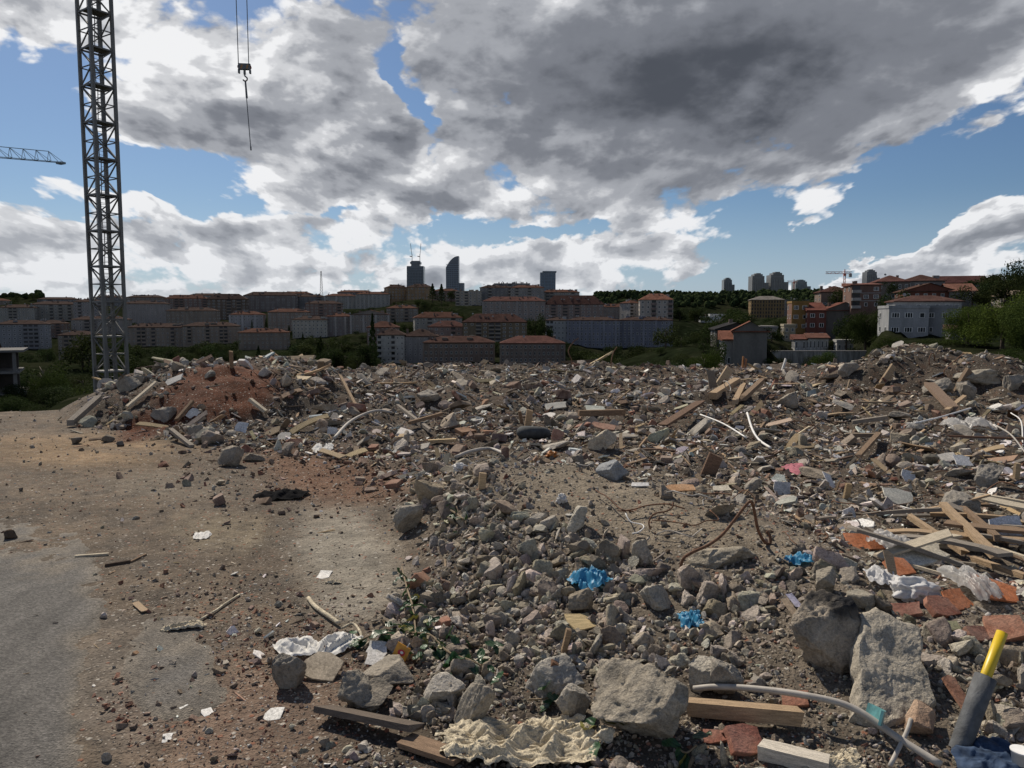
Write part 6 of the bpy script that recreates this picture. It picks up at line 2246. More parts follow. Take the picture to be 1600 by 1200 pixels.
def sheet(u, v, wpx, dpx, seed, label, mat, name, cat, rz=0.0, fold=.25, n=26, land=None, ragged=.25, group=None, lift=.02, fleece=False):
    """thin sheet lying in folds over the ground; dpx: its depth as it would show from above, in the same scale"""
    q = gp(u, v)
    k = math.hypot(q[1], q[2] - CAMZ) / F
    w, d = wpx * k, dpx * k
    nr_, na_ = n, n * 3
    T_, A_ = np.meshgrid((np.arange(nr_) / (nr_ - 1)) ** .8, np.arange(na_) / na_ * 2 * math.pi, indexing='ij')
    T_, A_ = T_.ravel(), A_.ravel()
    ca_, sa_ = np.cos(A_), np.sin(A_)
    R_ = .5 / np.maximum(np.abs(ca_), np.abs(sa_)) ** .55 * (1 + ragged * 1.5 * fbm(np.stack([ca_ * 1.4, sa_ * 1.4, 0 * ca_], 1), 4, .6, seed=seed))
    x, y = T_ * R_ * ca_, T_ * R_ * sa_
    px, py = x * w, y * d
    cx, cy = px * math.cos(rz) - py * math.sin(rz), px * math.sin(rz) + py * math.cos(rz)
    wx, wy = x + .18 * fbm(xy3(x, y, 1.6), 2, seed=seed + 2), y + .18 * fbm(xy3(x, y, 1.6), 2, seed=seed + 4)
    ridg = 1 - np.abs(fbm(xy3(wx * 1.9 + .4 * wy, wy * .7, 1.9), 2, .35, seed=seed + 6)) * 2.8
    fine = 1 - np.abs(fbm(xy3(wx, wy * 1.3, 5.5), 2, .4, seed=seed + 8)) * 2.5
    z = H(cx + q[0], cy + q[1]) - q[2] + lift * w + fold * w * (np.maximum(ridg - .1, 0) * .5 + .10 * np.maximum(fine, 0)) * (1 - .55 * T_ ** 4)
    if fleece:
        fl = 1 - np.abs(fbm(xy3(wx * 1.0 + .8 * wy, wy * 2.2, 4.2), 3, .5, seed=seed + 12)) * 2.6
        cu = fbm(xy3(x, y, 22), 3, .6, seed=seed + 14)
        z = z + w * (.035 * np.maximum(fl, -.3) + .016 * cu)
    i = (np.arange(nr_ - 1)[:, None] * na_ + np.arange(na_)[None, :])
    j = (np.arange(nr_ - 1)[:, None] * na_ + (np.arange(na_)[None, :] + 1) % na_)
    Fc = np.stack([i.ravel(), (i + na_).ravel(), (j + na_).ravel(), j.ravel()], 1)
    o = obj(name, np_mesh(name, np.stack([cx, cy, z], 1), Fc, [mat], True), None, q)
    tag(o, label, cat, group)
    note(land or label, q, w * .4)
    return o


M_BLUE = film_mat('blue_plastic', (.05, .26, .45), trans=.3, spec=.3, rough=.45)
M_WFILM = film_mat('white_plastic', (.64, .635, .63), trans=.25, spec=.25, rough=.5)
M_CLEAR = film_mat('cloudy_film', (.60, .59, .575), rough=.32, trans=.5, spec=.4, alpha=.62)
M_CLOTH = film_mat('white_cloth', (.66, .65, .62), rough=.9, trans=.15, spec=.1)
M_WOOL = rubble_mat('cream_wool', 'const', (.56, .49, .36), grain=1.6, strength=.8)
for nd in M_WOOL.node_tree.nodes:
    if nd.type == 'RGB':
        nd.outputs[0].default_value = (.56, .49, .36, 1)
M_PINK = film_mat('pink_cloth', (.42, .16, .19), rough=.9, trans=.1, spec=.1)
M_BLACK = film_mat('black_cloth', (.012, .012, .013), rough=1.0, trans=0, spec=.02)
M_NAVY = film_mat('blue_net', (.04, .065, .115), rough=.8, trans=.1, spec=.2, var=.4)

def wool(u, v, wpx, hpx, seed, label, land=None, depth=.5, strands=60, rz=0.0):
    """matted fleece lying in ropy folds"""
    big = wpx > 80
    return sheet(u, v - hpx * .45, wpx, wpx * depth * (1.0 if big else .8), seed, label, M_WOOL, 'wool_tangle', 'wool', rz, fold=.16 if big else .3, n=54 if big else 22, land=land, ragged=.42, group='wool tangles', lift=.02, fleece=True)


BAG = 'plastic bags and films'
sheet(920, 916, 50, 62, 61, 'largest bright blue plastic bag lying on the stony slope', M_BLUE, 'plastic_bag', 'plastic bag', land='the largest blue bag', rz=.4, group=BAG, fold=.75, lift=.12, ragged=.5)
sheet(1079, 976, 36, 40, 62, 'small bright blue plastic bag beside the pale oblong rock', M_BLUE, 'plastic_bag', 'plastic bag', land='the small blue bag', group=BAG, fold=.6, lift=.1, ragged=.5)
sheet(1248, 880, 40, 34, 63, 'blue plastic scrap half hidden above the square brownish block', M_BLUE, 'plastic_bag', 'plastic bag', land='the half hidden blue scrap', group=BAG, fold=.5, lift=.1, ragged=.5)
sheet(1405, 872, 86, 100, 64, 'cloudy crumpled plastic film over the orange boards', M_CLEAR, 'plastic_film', 'plastic film', land='the cloudy film heap', group=BAG, fold=.6, lift=.12, ragged=.5, n=36)
crumple(1436, 944, 76, 44, 65, 'white woven sack with pink stripes below the orange boards', M_WFILM, 'sack', 'sack', 'the white sack', group=BAG, amp=.16, folds=2.2)
sheet(1375, 906, 46, 46, 66, 'white torn sack corner crane side of the white sack', M_WFILM, 'sack', 'sack', group=BAG, fold=.5, lift=.1)
sheet(1520, 925, 42, 110, 67, 'shiny clear plastic bag hanging over an orange board', M_CLEAR, 'plastic_bag', 'plastic bag', land='the shiny clear bag', group=BAG, fold=.9, lift=.3, ragged=.5)
crumple(878, 788, 20, 18, 68, 'small white plastic scrap on the mound', M_WFILM, 'plastic_scrap', 'plastic scrap', 'the small white scrap on the mound', group=BAG, sub=4)
crumple(718, 738, 26, 16, 69, 'white crumpled scrap at the lot side end of the mound top', M_WFILM, 'plastic_scrap', 'plastic scrap', None, group=BAG, sub=4)
sheet(1512, 672, 56, 90, 70, 'grey cloudy film bundle in the house side rubble', M_CLEAR, 'plastic_film', 'plastic film', land='the grey film bundle', group=BAG, fold=.5, lift=.1)
crumple(1432, 672, 30, 16, 71, 'whitish film bundle at the end of the white pipe', M_CLEAR, 'plastic_film', 'plastic film', None, group=BAG, sub=4)
sheet(466, 1016, 66, 70, 72, 'white cloth spread on the lot edge, crane side piece', M_CLOTH, 'cloth', 'cloth', .5, land='the white cloth', fold=.35, group='pieces of cloth')
sheet(524, 1010, 56, 80, 73, 'white cloth spread on the lot edge, mound side piece', M_CLOTH, 'cloth', 'cloth', -.5, fold=.4, group='pieces of cloth')
tube_px([(482, 938, .01), (492, 952, .015), (512, 968, .02), (530, 980, .02)], 3.2, 'twisted cream rope trailing from the white cloth', M_WOOL, 'rope', 'rope', 'the cream rope')
tube_px([(534, 988, .02), (552, 984, .03), (564, 996, .02), (562, 1004, .01)], 2.0, 'thin cream string loop beside the white cloth', M_WOOL, 'rope', 'rope')
wool(812, 1196, 240, 46, 74, 'large tangle of cream wool along the bottom edge', 'the large cream wool', strands=220, rz=0)
wool(750, 1180, 120, 22, 75, 'flat strand of cream wool beside the curling bark board', None, strands=90, rz=0)
wool(290, 990, 54, 15, 76, 'small lump of cream wool on the gravel lot', 'the small lump of wool', strands=40, rz=0.3)
tube_px([(312, 972, .01), (338, 956, .01), (352, 946, .01), (374, 932, .01)], 1.8, 'cream wool thread on the gravel lot', M_WOOL, 'thread', 'thread')
wool(1300, 1206, 90, 22, 77, 'cream wool rag at the bottom edge beside the whitewashed timber', None, strands=90, rz=0)
wool(520, 916, 26, 10, 78, 'tiny cream wool tuft on the dusty concrete', None, strands=18, rz=0)
sheet(440, 776, 76, 60, 79, 'black charred cloth lying flat between lot and mound', M_BLACK, 'cloth', 'cloth', 0, land='the black cloth', fold=.2, group='pieces of cloth')
sheet(1248, 738, 36, 60, 80, 'pink cloth scrap in the white tile debris', M_PINK, 'cloth', 'cloth', .1, land='the pink cloth', fold=.2, group='pieces of cloth', lift=.06)
sheet(1556, 1200, 110, 90, 81, 'dark blue netting crumpled at the bottom corner', M_NAVY, 'net', 'net', .4, land='the blue netting', fold=.22, group='pieces of cloth')
sheet(316, 838, 26, 40, 82, 'scrap of white paper on the pale dust of the lot', M_CLOTH, 'paper_scrap', 'paper scrap', .3, land='the paper scrap on the lot', fold=.3, n=20)
sheet(505, 704, 34, 50, 83, 'white paper sheet on the brown spill', M_CLOTH, 'paper_scrap', 'paper scrap', .2, land='the white sheet on the brown spill', fold=.3, n=20)
crumple(862, 716, 22, 12, 84, 'orange rag behind the sandy mound top', film_mat('orange_rag', (.50, .19, .04), trans=.1), 'rag', 'rag', 'the orange rag', sub=4)


def plate_px(u, v, wpx, hpx, seed, label, c, name='panel', cat='panel', tilt=(.5, 0), rz=0.0, th=.05, mat=None, land=None, lift=.3, group='broken boards and panels'):
    q = gp(u, v)
    k = math.hypot(q[1], q[2] - CAMZ) / F
    r = np.random.RandomState(seed)
    o2 = np.array([(-.5, -.5), (-.1, -.54), (.5, -.42), (.46, .1), (.52, .46), (.05, .5), (-.46, .48), (-.54, .05)]) + r.normal(size=(8, 2)) * .05
    n = 8
    V = np.concatenate([np.c_[o2, np.full(n, -.5)], np.c_[o2 * .985, np.full(n, .5)]]) * np.array([wpx * k, hpx * k, th * wpx * k])
    Fs = [tuple(range(n - 1, -1, -1)), tuple(range(n, 2 * n))] + [(i, (i + 1) % n, (i + 1) % n + n, i + n) for i in range(n)]
    o = obj(name, np_mesh(name, V, Fs, [mat or M_PLAS]), None, q + np.array([0, hpx * k * .3, hpx * k * lift]), (tilt[0], tilt[1], rz))
    o.color = (*c, 1)
    tag(o, label, cat, group)
    note(land or label, q, wpx * k * .4)
    return o


ORG = (.50, .17, .07)
plate_px(1352, 858, 52, 34, 1, 'orange board fragment with torn white edge, topmost of the four', ORG, land='the topmost orange board')
plate_px(1410, 900, 48, 34, 2, 'orange board fragment under the cloudy film heap', ORG, rz=.4)
plate_px(1560, 938, 66, 40, 3, 'orange board fragment near the frame edge, longest of the four', ORG, rz=-.3, tilt=(.4, .2), land='the longest orange board')
plate_px(1502, 952, 44, 36, 4, 'orange board fragment under the shiny clear bag', ORG, rz=.5, tilt=(.6, 0))
plate_px(1446, 892, 80, 34, 5, 'cream white board lying on the orange boards', (.62, .57, .47), rz=.25, tilt=(.45, -.12), lift=.6, land='the cream white board')
plate_px(1400, 908, 16, 52, 6, 'short tan board stub leaning on the white sack', TAN, mat=M_WOOD, rz=.2, tilt=(.9, .2))
plate_px(1225, 774, 26, 26, 7, 'square pale grey tile standing in the debris', (.50, .49, .47), tilt=(.9, .1), land='the square pale tile')
plate_px(1410, 790, 44, 34, 8, 'pale greenish plaster panel lying in the white tile debris', (.50, .49, .43), tilt=(.5, .2), land='the pale greenish panel')
plate_px(1508, 728, 28, 22, 9, 'bluish white rectangular panel in the house side rubble', (.52, .53, .54), tilt=(.6, .1), land='the bluish white panel')
plate_px(1484, 722, 26, 18, 10, 'cream panel beside the bluish white one', (.54, .51, .46), tilt=(.5, -.2))
plate_px(1424, 752, 22, 22, 11, 'triangular white shard in the house side rubble', (.60, .59, .57), tilt=(.8, .2))
plate_px(1128, 768, 28, 14, 12, 'cream flat panel behind the sandy mound', (.58, .53, .43), tilt=(.3, 0))
plate_px(1000, 762, 26, 12, 13, 'white flat panel behind the sandy mound', (.66, .65, .63), tilt=(.3, 0), land='the white panel behind the mound')
plate_px(1300, 762, 18, 30, 14, 'white angular shard next to the splintered upright board', (.62, .60, .57), tilt=(.7, .4), rz=.4)
plate_px(1588, 852, 50, 52, 15, 'large white panel cut by the frame edge above the plank bundle', (.60, .60, .61), tilt=(.9, -.2), land='the large white panel at the frame edge')
plate_px(870, 640, 34, 16, 16, 'pale grey panel lying behind the tyre', (.42, .41, .37), tilt=(.5, -.1), land='the pale panel behind the tyre')
plate_px(935, 648, 36, 20, 17, 'greenish white panel lying behind the long brown beam', (.48, .50, .44), tilt=(.4, .1))
plate_px(1065, 770, 42, 20, 18, 'orange brown chipboard flake behind the sandy mound', (.42, .235, .12), mat=M_BRICK, tilt=(.3, 0), land='the chipboard flake')
plate_px(872, 688, 18, 22, 19, 'pinkish brick slab leaning beside the tyre', (.40, .21, .14), mat=M_BRICK, tilt=(.8, .3))
plate_px(945, 672, 34, 16, 20, 'salmon coloured board lying before the long brown beam', (.42, .24, .17), mat=M_BRICK, tilt=(.4, .2))
plate_px(300, 652, 16, 18, 21, 'white triangular plaster piece on the crane side of the earth heap', (.60, .58, .54), tilt=(.8, .4))
plate_px(270, 600, 28, 16, 22, 'light grey slab on the crane side slope of the heap', (.46, .45, .43), tilt=(.6, -.4), land='the light grey slab on the heap')
plate_px(376, 674, 18, 18, 23, 'white bent sheet at the foot of the earth heap', (.66, .66, .65), tilt=(.9, .2), land='the white sheet at the heap foot')
plate_px(425, 680, 26, 16, 24, 'tan box like board at the foot of the earth heap', (.24, .19, .13), mat=M_WOOD, tilt=(.5, -.4))
plate_px(426, 1122, 26, 30, 25, 'large white shard on the red brick grit', (.72, .71, .67), tilt=(.12, 0), lift=.05, land='the white shard on the brick grit')
plate_px(322, 1116, 16, 18, 26, 'pointed white shard on the red brick grit', (.72, .71, .68), tilt=(.15, .1), rz=.7, lift=.05)
plate_px(258, 1158, 13, 20, 27, 'small triangular white shard at the edge of the brick grit', (.70, .69, .66), tilt=(.15, .1), rz=.3, lift=.05)
plate_px(288, 1112, 14, 20, 28, 'crooked white shard at the edge of the brick grit', (.70, .69, .65), tilt=(.1, 0), rz=.9, lift=.05)
plate_px(505, 902, 18, 30, 29, 'thin white flake on the pale dusty concrete', (.66, .65, .62), tilt=(.06, 0), lift=.03)
plate_px(590, 1024, 30, 26, 30, 'white tile scrap crane side of the drink carton, upper one', (.68, .67, .63), tilt=(.4, .1), lift=.3)
plate_px(586, 1038, 28, 24, 31, 'white tile scrap crane side of the drink carton, lower one', (.66, .65, .62), tilt=(.35, .1), lift=.2)
plate_px(500, 1062, 52, 44, 32, 'pale tan flat stone plate beside the white cloth', (.40, .335, .25), tilt=(.45, .15), rz=-.3, lift=.3, land='the tan stone plate')
plate_px(910, 982, 42, 40, 33, 'curved yellow brown bark strip below the largest blue bag', (.46, .36, .20), mat=M_WOOD, tilt=(.2, .1), rz=.4, lift=.15)
plate_px(1240, 968, 14, 40, 34, 'narrow tan tile on the stones beside the tar topped boulder', (.44, .33, .22), tilt=(.5, .1), rz=.4, lift=.3)
plate_px(1243, 948, 14, 26, 35, 'small lavender plastic tag on the stones', (.52, .50, .62), tilt=(.5, .1), rz=.5, lift=.3)
for i, (u, v, w, h, c_, l_) in enumerate([(1476, 962, 46, 26, (.30, .115, .075), 'broken hollow red brick below the shiny clear bag'), (1420, 962, 40, 16, (.26, .11, .08), 'flat dusty red brick below the white sack'), (1532, 1002, 40, 18, (.26, .12, .085), 'red tile strip above the yellow tube'),
        (1580, 1002, 56, 34, (.36, .16, .10), 'long red roof tile near the frame edge'), (1506, 1108, 22, 42, (.34, .17, .11), 'upright red tile shard crane side of the sleeve pipe'), (1246, 1104, 34, 20, (.33, .14, .09), 'ribbed red tile beside the teal tile'),
        (1168, 1178, 54, 30, (.32, .12, .085), 'stacked red tile shards beside the whitewashed timber'), (1118, 1162, 30, 16, (.33, .13, .09), 'red tile shard under the timber beam'), (1492, 985, 24, 12, (.36, .36, .2), 'yellow green tile chip above the yellow tube')]):
    plate_px(u, v, w, h * 1.3, 50 + i, l_, c_, name='roof_tile' if i else 'hollow_brick', cat='tile' if i else 'brick', mat=M_BRICK, tilt=(.55, .15 * (-1) ** i), rz=.3 * (-1) ** i, th=.2, group='red tiles and bricks by the big boulders')

# teal glazed curved tile
q = gp(1340, 1108)
k = q[1] / F
b = MB()
V, Fs = [], []
n = 12
for i in range(n + 1):
    a = -.5 + 1.25 * i / n
    for (rr, z) in ((1, 0), (1, .5), (.93, .5), (.93, 0)):
        V.append((rr * math.cos(a) * 58 * k, rr * math.sin(a) * 58 * k, z * 44 * k))
for i in range(n):
    for j in range(4):
        Fs.append((i * 4 + j, i * 4 + (j + 1) % 4, i * 4 + 4 + (j + 1) % 4, i * 4 + 4 + j))
Fs += [(3, 2, 1, 0), tuple(n * 4 + j for j in range(4))]
M_TEAL = plain_mat('teal_glaze', (.10, .27, .28), rough=.3, var=.35, scale=25, spec=.5)
o = obj('curved_tile', np_mesh('curved_tile', np.array(V), Fs, [M_TEAL]), None, q + np.array([-52 * k, -.14, .07]), (-.35, .25, -.35))
tag(o, 'teal glazed curved tile between the tar topped boulder and the pale slab', 'tile')
note('the teal curved tile', q, .05)

# orange drink carton
q = gp(612, 1052)
k = q[1] / F
root = empty('drink_carton', q + np.array([0, .03, 0]), -.25)
root.rotation_euler = (-.25, .42, -.2)
tag(root, 'squashed orange drink carton with a red spot lying among leaves', 'drink carton')
w, h, t = 24 * k, 44 * k, 15 * k
b = MB()
b.add([(-w / 2, -t / 2, 0), (w / 2, -t / 2, 0), (w / 2, t / 2, 0), (-w / 2, t / 2, 0), (-w * .46, -t * .4, h * .5), (w * .52, -t * .42, h * .5), (w * .5, t * .4, h * .5), (-w * .5, t * .45, h * .5),
       (-w * .5, -t * .06, h), (w * .5, -t * .06, h * .97), (w * .5, t * .06, h * .97), (-w * .5, t * .06, h)],
      [(3, 2, 1, 0), (0, 1, 5, 4), (1, 2, 6, 5), (2, 3, 7, 6), (3, 0, 4, 7), (4, 5, 9, 8), (5, 6, 10, 9), (6, 7, 11, 10), (7, 4, 8, 11), (8, 9, 10, 11)])
b.build('carton', plain_mat('orange_carton', (.60, .27, .03), rough=.45, var=.2, scale=40), root)


def disc(name, x, z, r_, mat, y=-.5):
    b = MB()
    b.add([(x + r_ * math.cos(a * math.pi / 8), y, z + r_ * .8 * math.sin(a * math.pi / 8)) for a in range(16)] + [(x + r_ * math.cos(a * math.pi / 8), y + .002, z + r_ * .8 * math.sin(a * math.pi / 8)) for a in range(16)], [tuple(range(16))] + [(i + 16, (i + 1) % 16 + 16, (i + 1) % 16, i) for i in range(16)])
    return b.build(name, mat, root)


disc('red_spot', .05 * w, h * .72, w * .26, plain_mat('red_print', (.50, .03, .05), rough=.5), -t * .36)
disc('white_spot', .08 * w, h * .74, w * .11, M_WHITE, -t * .36 - .003)
disc('fruit_print', -.15 * w, h * .28, w * .2, plain_mat('fruit_yellow', (.62, .42, .10), rough=.5), -t * .5)
disc('leaf_print', .2 * w, h * .18, w * .12, plain_mat('print_dark', (.12, .06, .02), rough=.5), -t * .5)
b = MB()
b.tube([(.2 * w, 0, h * .9), (.26 * w, -.004, h * 1.14)], .0025, 6)
b.build('straw', M_WHITE, root)
note('the orange drink carton', q, .05)

# paper cup at the very corner
q = gp(1594, 1206)
k = q[1] / F
root = empty('paper_cup', q)
tag(root, 'white paper cup at the bottom corner beside the blue netting', 'cup')
prof = [(0, 0), (11, 0), (15, 34), (16, 34), (16, 36), (14.5, 36), (11, 4), (0, 4)]
n = 24
V = [(r_ * k * math.cos(2 * math.pi * j / n), r_ * k * math.sin(2 * math.pi * j / n), z_ * k) for (r_, z_) in prof for j in range(n)]
Fs = [(i * n + j, i * n + (j + 1) % n, (i + 1) * n + (j + 1) % n, (i + 1) * n + j) for i in range(len(prof) - 1) for j in range(n)]
obj('cup_wall', np_mesh('cup_wall', np.array(V), Fs, [M_WHITE], True), root)
b = MB()
b.tube([(0, 0, 35.5 * k), (0, 0, 37 * k)], 16.6 * k, 24)
b.build('rim', M_WHITE, root)


# ---- leafy green twigs
def leaf_mesh(seed):
    r = np.random.RandomState(seed)
    n = 7
    V, Fs = [], []
    for i in range(n):
        t = i / (n - 1)
        w = .36 * math.sin(math.pi * min(1, t * .92 + .05)) ** .8 * (1 - .25 * t)
        z = -.25 * t * t + .04 * r.normal()
        V += [(t, -w, z + .08), (t, 0, z), (t, w, z + .08)]
    for i in range(n - 1):
        for j in range(2):
            Fs.append((i * 3 + j, i * 3 + 3 + j, i * 3 + 4 + j, i * 3 + 1 + j))
    return np_mesh('leaf', np.array(V), Fs, [M_TWIG], True)


M_TWIG, T = new_mat('twig_leaf')
oc = T.n('ShaderNodeObjectInfo').outputs['Color']
tc = T.n('ShaderNodeTexCoord').outputs['Object']
vn = T.n('ShaderNodeTexWave', dict(wave_type='BANDS', bands_direction='DIAGONAL'), Vector=tc, Scale=3.0, Distortion=1.0).outputs['Fac']
finish(T, T.vm('SCALE', oc, scale=T.mr(vn, 0, 1, .8, 1.2)), .4, vn, spec=.45, strength=.25, trans=.2)
LEAFM = [leaf_mesh(s) for s in range(4)]


def twig(u, v, pts, nleaf, lpx, seed, label, spread, land=None):
    r = np.random.RandomState(seed)
    q = gp(u, v)
    k = q[1] / F
    root = empty('leafy_twig', q)
    tag(root, label, 'twig', 'leafy green twigs')
    Q = [gp(a, b_, .03 + .03 * r.rand()) - q for (a, b_) in pts]
    b = MB()
    sp = spline(Q, 6)
    b.tube(sp, 1.5 * k, 6)
    b.build('stem', plain_mat('twig_bark', (.20, .15, .09), rough=.8), root)
    for i in range(nleaf):
        c_ = np.array(sp[r.randint(len(sp))])
        c_ = c_ + np.array([r.normal() * spread * k, r.normal() * spread * k, 0])
        c_[2] = H(np.array([c_[0] + q[0]]), np.array([c_[1] + q[1]]))[0] - q[2] + r.uniform(.02, .075)
        o = obj('leaf', LEAFM[r.randint(4)], root, c_, (r.normal() * .5, r.normal() * .4 + .2, r.rand() * 6.28), lpx * k * r.uniform(.6, 1.25))
        g = r.uniform(.7, 1.5)
        o.color = (.022 * g, .060 * g, .020 * g, 1) if r.rand() < .9 else (.16, .15, .04, 1)
    note(land or label, q)
    return root


twig(695, 1040, [(640, 1000), (672, 1010), (700, 1030), (735, 1052), (752, 1056)], 50, 25, 5, 'broken leafy green branch lying between the drink carton and the stones', 26, 'the leafy branch')
twig(640, 960, [(628, 900), (636, 930), (645, 965), (650, 1000)], 22, 22, 6, 'leafy twig along the lot side foot of the stony slope', 9, 'the twig at the slope foot')
twig(590, 1012, [(560, 1012), (585, 1008), (620, 1000)], 12, 26, 7, 'dark leafy twig behind the drink carton', 12)
twig(712, 818, [(700, 808), (712, 815), (724, 824)], 12, 16, 8, 'small green weed on the lot side flank of the mound', 8, 'the small weed on the mound')
twig(930, 1165, [(924, 1140), (930, 1160), (938, 1180)], 5, 40, 9, 'few long leaves crane side of the large round pitted boulder', 8)
twig(1068, 1190, [(1050, 1180), (1070, 1190), (1088, 1186)], 6, 34, 10, 'few green leaves under the large round pitted boulder', 9)
twig(880, 1066, [(826, 1106), (850, 1104), (866, 1098)], 4, 34, 11, 'few green leaves in front of the rotten wood stump', 9)

TANGLE = []


def tangles(n, seed):
    r = np.random.RandomState(seed)
    made = 0
    while made < n:
        u, v = r.uniform(430, 1590), 605 + 240 * r.rand() ** 1.2
        q = gp(u, v)
        if q[1] > 25 or (u < 900 and v > 700):
            continue
        L = r.uniform(.25, .8) * (.6 + q[1] / 22)
        a = r.rand() * 6.28
        p = np.zeros(3)
        pts = [p.copy()]
        d = np.array([math.cos(a), math.sin(a), r.uniform(.1, .55)])
        for k in range(6):
            d = d + r.normal(size=3) * .45
            d[2] -= .22
            d /= np.linalg.norm(d)
            p = p + d * L / 6
            g = H(np.array([p[0] + q[0]]), np.array([p[1] + q[1]]))[0] - q[2]
            p[2] = max(p[2], g + .02)
            pts.append(p.copy())
        b = MB()
        b.tube(spline(pts, 4), r.uniform(.003, .006) * (.7 + q[1] / 18), 5)
        t = r.rand()
        o = b.build('wire', M_RUST if t < .55 else M_CONDUIT if t < .85 else M_WPIPE, None, q + np.array([0, 0, .03]), smooth=True)
        o['category'], o['group'] = 'wire', 'wires tangled in the rubble'
        TANGLE.append((o, 'rusty' if t < .55 else 'grey' if t < .85 else 'white', q[0], q[1], L))
        made += 1


tangles(60, 5)


def broken_slabs(n, seed):
    """larger flat pieces of broken floor lying about in the field"""
    r = np.random.RandomState(seed)
    made = 0
    while made < n:
        u, v = r.uniform(470, 1595), 582 + 230 * r.rand() ** 1.5
        q = gp(u, v)
        if q[1] > 22 or (u < 1000 and v > 700) or any(math.hypot(q[0] - kx, q[1] - ky) < kr + .25 for kx, ky, kr in KEEP_OUT):
            continue
        sz = r.uniform(.032, .055) * q[1] * (1 - .35 * sstep(10, 20, q[1]))
        V, Fc = rock(1500 + made, 4, 13, .04, (1, r.uniform(.55, .85), r.uniform(.14, .26)), 0)
        c = np.array([(.33, .30, .25), (.27, .245, .21), (.40, .37, .32), (.30, .25, .19)][r.randint(4)])
        col = np.tile(c[None], (len(V), 1)) * (1 + .2 * fbm(V * 4, 3, seed=made))[:, None]
        o = obj('concrete_slab', np_mesh('concrete_slab', V, Fc, [M_CONC_S], True, col), None, q + np.array([0, 0, sz * .08]), (r.normal() * .35 + .15, r.normal() * .35, r.rand() * 6.28), sz)
        o['category'], o['group'] = 'concrete slab', 'broken slabs in the rubble field'
        TANGLE.append((o, 'flat', q[0], q[1], sz))
        KEEP_OUT.append((q[0], q[1], sz * .4))
        made += 1


broken_slabs(34, 6)


def laths(n, seed):
    """thin boards and laths heaped round the plank bundle"""
    r = np.random.RandomState(seed)
    for i in range(n):
        u, v = r.uniform(1400, 1600), r.uniform(800, 905)
        q = gp(u, v, .03 + .10 * r.rand())
        o = obj('plank', HI['wood'][r.randint(len(HI['wood']))], None, q, (r.normal() * .2, r.normal() * .18, math.radians(r.uniform(-60, 10))), r.uniform(.28, .75))
        word, c = [('tan', TAN), ('brown', BRN), ('grey', GRY), ('pale', PAL_)][r.randint(4)]
        o.color = (*c, 1)
        o['category'], o['group'] = 'plank', 'planks of the bundle near the frame edge'
        TANGLE.append((o, word, q[0], q[1], o.scale[0]))


laths(22, 9)

# ---------------------------------------------------------------- scatter the rubble
def clump(x, y, k, seed):
    return fbm(xy3(x, y, k), 3, seed=seed)


def dens_conc(Z, y):
    return np.clip(Z['front'] * (.7 + .3 * Z['lump']) + .16 * Z['top'] + .55 * Z['field'] * (.35 + .65 * Z['lump']) + .04 * Z['brown'] + .8 * Z['field'] * Z['left'] + 0.004 * Z['lot'] + .16 * Z['grit'] * Z['lot'], 0, 1)


def boost_conc(Z, y):
    return np.where(Z['left'] & (Z['m'] > .3), .82, 1.0) * np.where(Z['lot'] > .6, .42, 1.0) * np.where(Z['top'] > .4, .6, 1.0) * np.where((Z['field'] > .5) & ~Z['left'], .70, 1.0)


parts_ = []
pc = pieces('concrete', 66000, dens_conc, .0044, .046, 1.55, 11, boost=boost_conc)
pb = pieces('brick', 44000, lambda Z, y: np.clip(.26 * Z['field'] * (1.1 - .5 * Z['lump']) + .02 * Z['front'] + 0.02 * Z['brown'] + .75 * Z['grit'] * Z['lot'] + .006 * Z['lot'] + .3 * Z['grit'] * Z['front'], 0, 1), .0038, .024, 2.1, 12,
            boost=lambda Z, y: np.where(Z['grit'] * Z['lot'] > .2, .62, 1.0))
pw = pieces('wood', 60000, lambda Z, y: np.clip(.42 * Z['field'] * sstep(4, 8, y) + .03 * Z['front'] + .03 * Z['brown'] + .022 * Z['lot'], 0, 1), 0.0085, .062, 1.85, 13, sink=(-.02, .10), boost=lambda Z, y: np.where(Z['lot'] > .5, .5, 1.0))
ps = pieces('shard', 76000, lambda Z, y: np.clip(.40 * Z['field'] * (1 - .4 * Z['lump']) + .02 * Z['front'] + .02 * Z['brown'] + .10 * Z['grit'] * Z['lot'] + .008 * Z['lot'], 0, 1), 0.0045, .032, 1.8, 14, sink=(-.02, .18), boost=lambda Z, y: np.where(Z['lot'] > .5, .62, 1.0))
# the stony near slope of the mound is packed closer
px_ = pieces('concrete', 30000, lambda Z, y: np.clip(Z['front'] * sstep(560, 700, Z['u'] + .25 * (Z['v'] - 850)) * sstep(1330, 1180, Z['u']), 0, 1) * (.25 + .75 * Z['lump']) * (1 - .8 * px_blob(Z['u'], Z['v'], 1010, 798, 300, 90, .25, .5)), .0062, .040, 1.5, 17, r0=2.4, r1=6.6, ang=30)
for k_ in ('x', 'y', 'z', 's', 'rad', 'ci', 'u', 'v'):
    pc[k_] = np.concatenate([pc[k_], px_[k_]])
LIMIT = 292
C, S, Rm, cols = place(pc, LIMIT, None)
lit = S / np.hypot(C[:, 0], C[:, 1]) < .0125
merged('concrete_rubble', LO['concrete'] + LO['mid'], C, S, Rm, cols, M_CONC_S, 'smaller broken concrete lumps covering the mound and the rubble field', small=(lit, len(LO['concrete'])))
C, S, Rm, cols = place(pb, LIMIT, .6)
merged('brick_rubble', LO['brick'], C, S, Rm, cols, M_BRICK_S, 'small broken brick and tile bits among the rubble and on the lot edge')
C, S, Rm, cols = place(pw, LIMIT, .32)
merged('wood_debris', LO['wood'], C, S, Rm, cols, M_WOOD_S, 'small splinters and sticks of wood among the rubble')
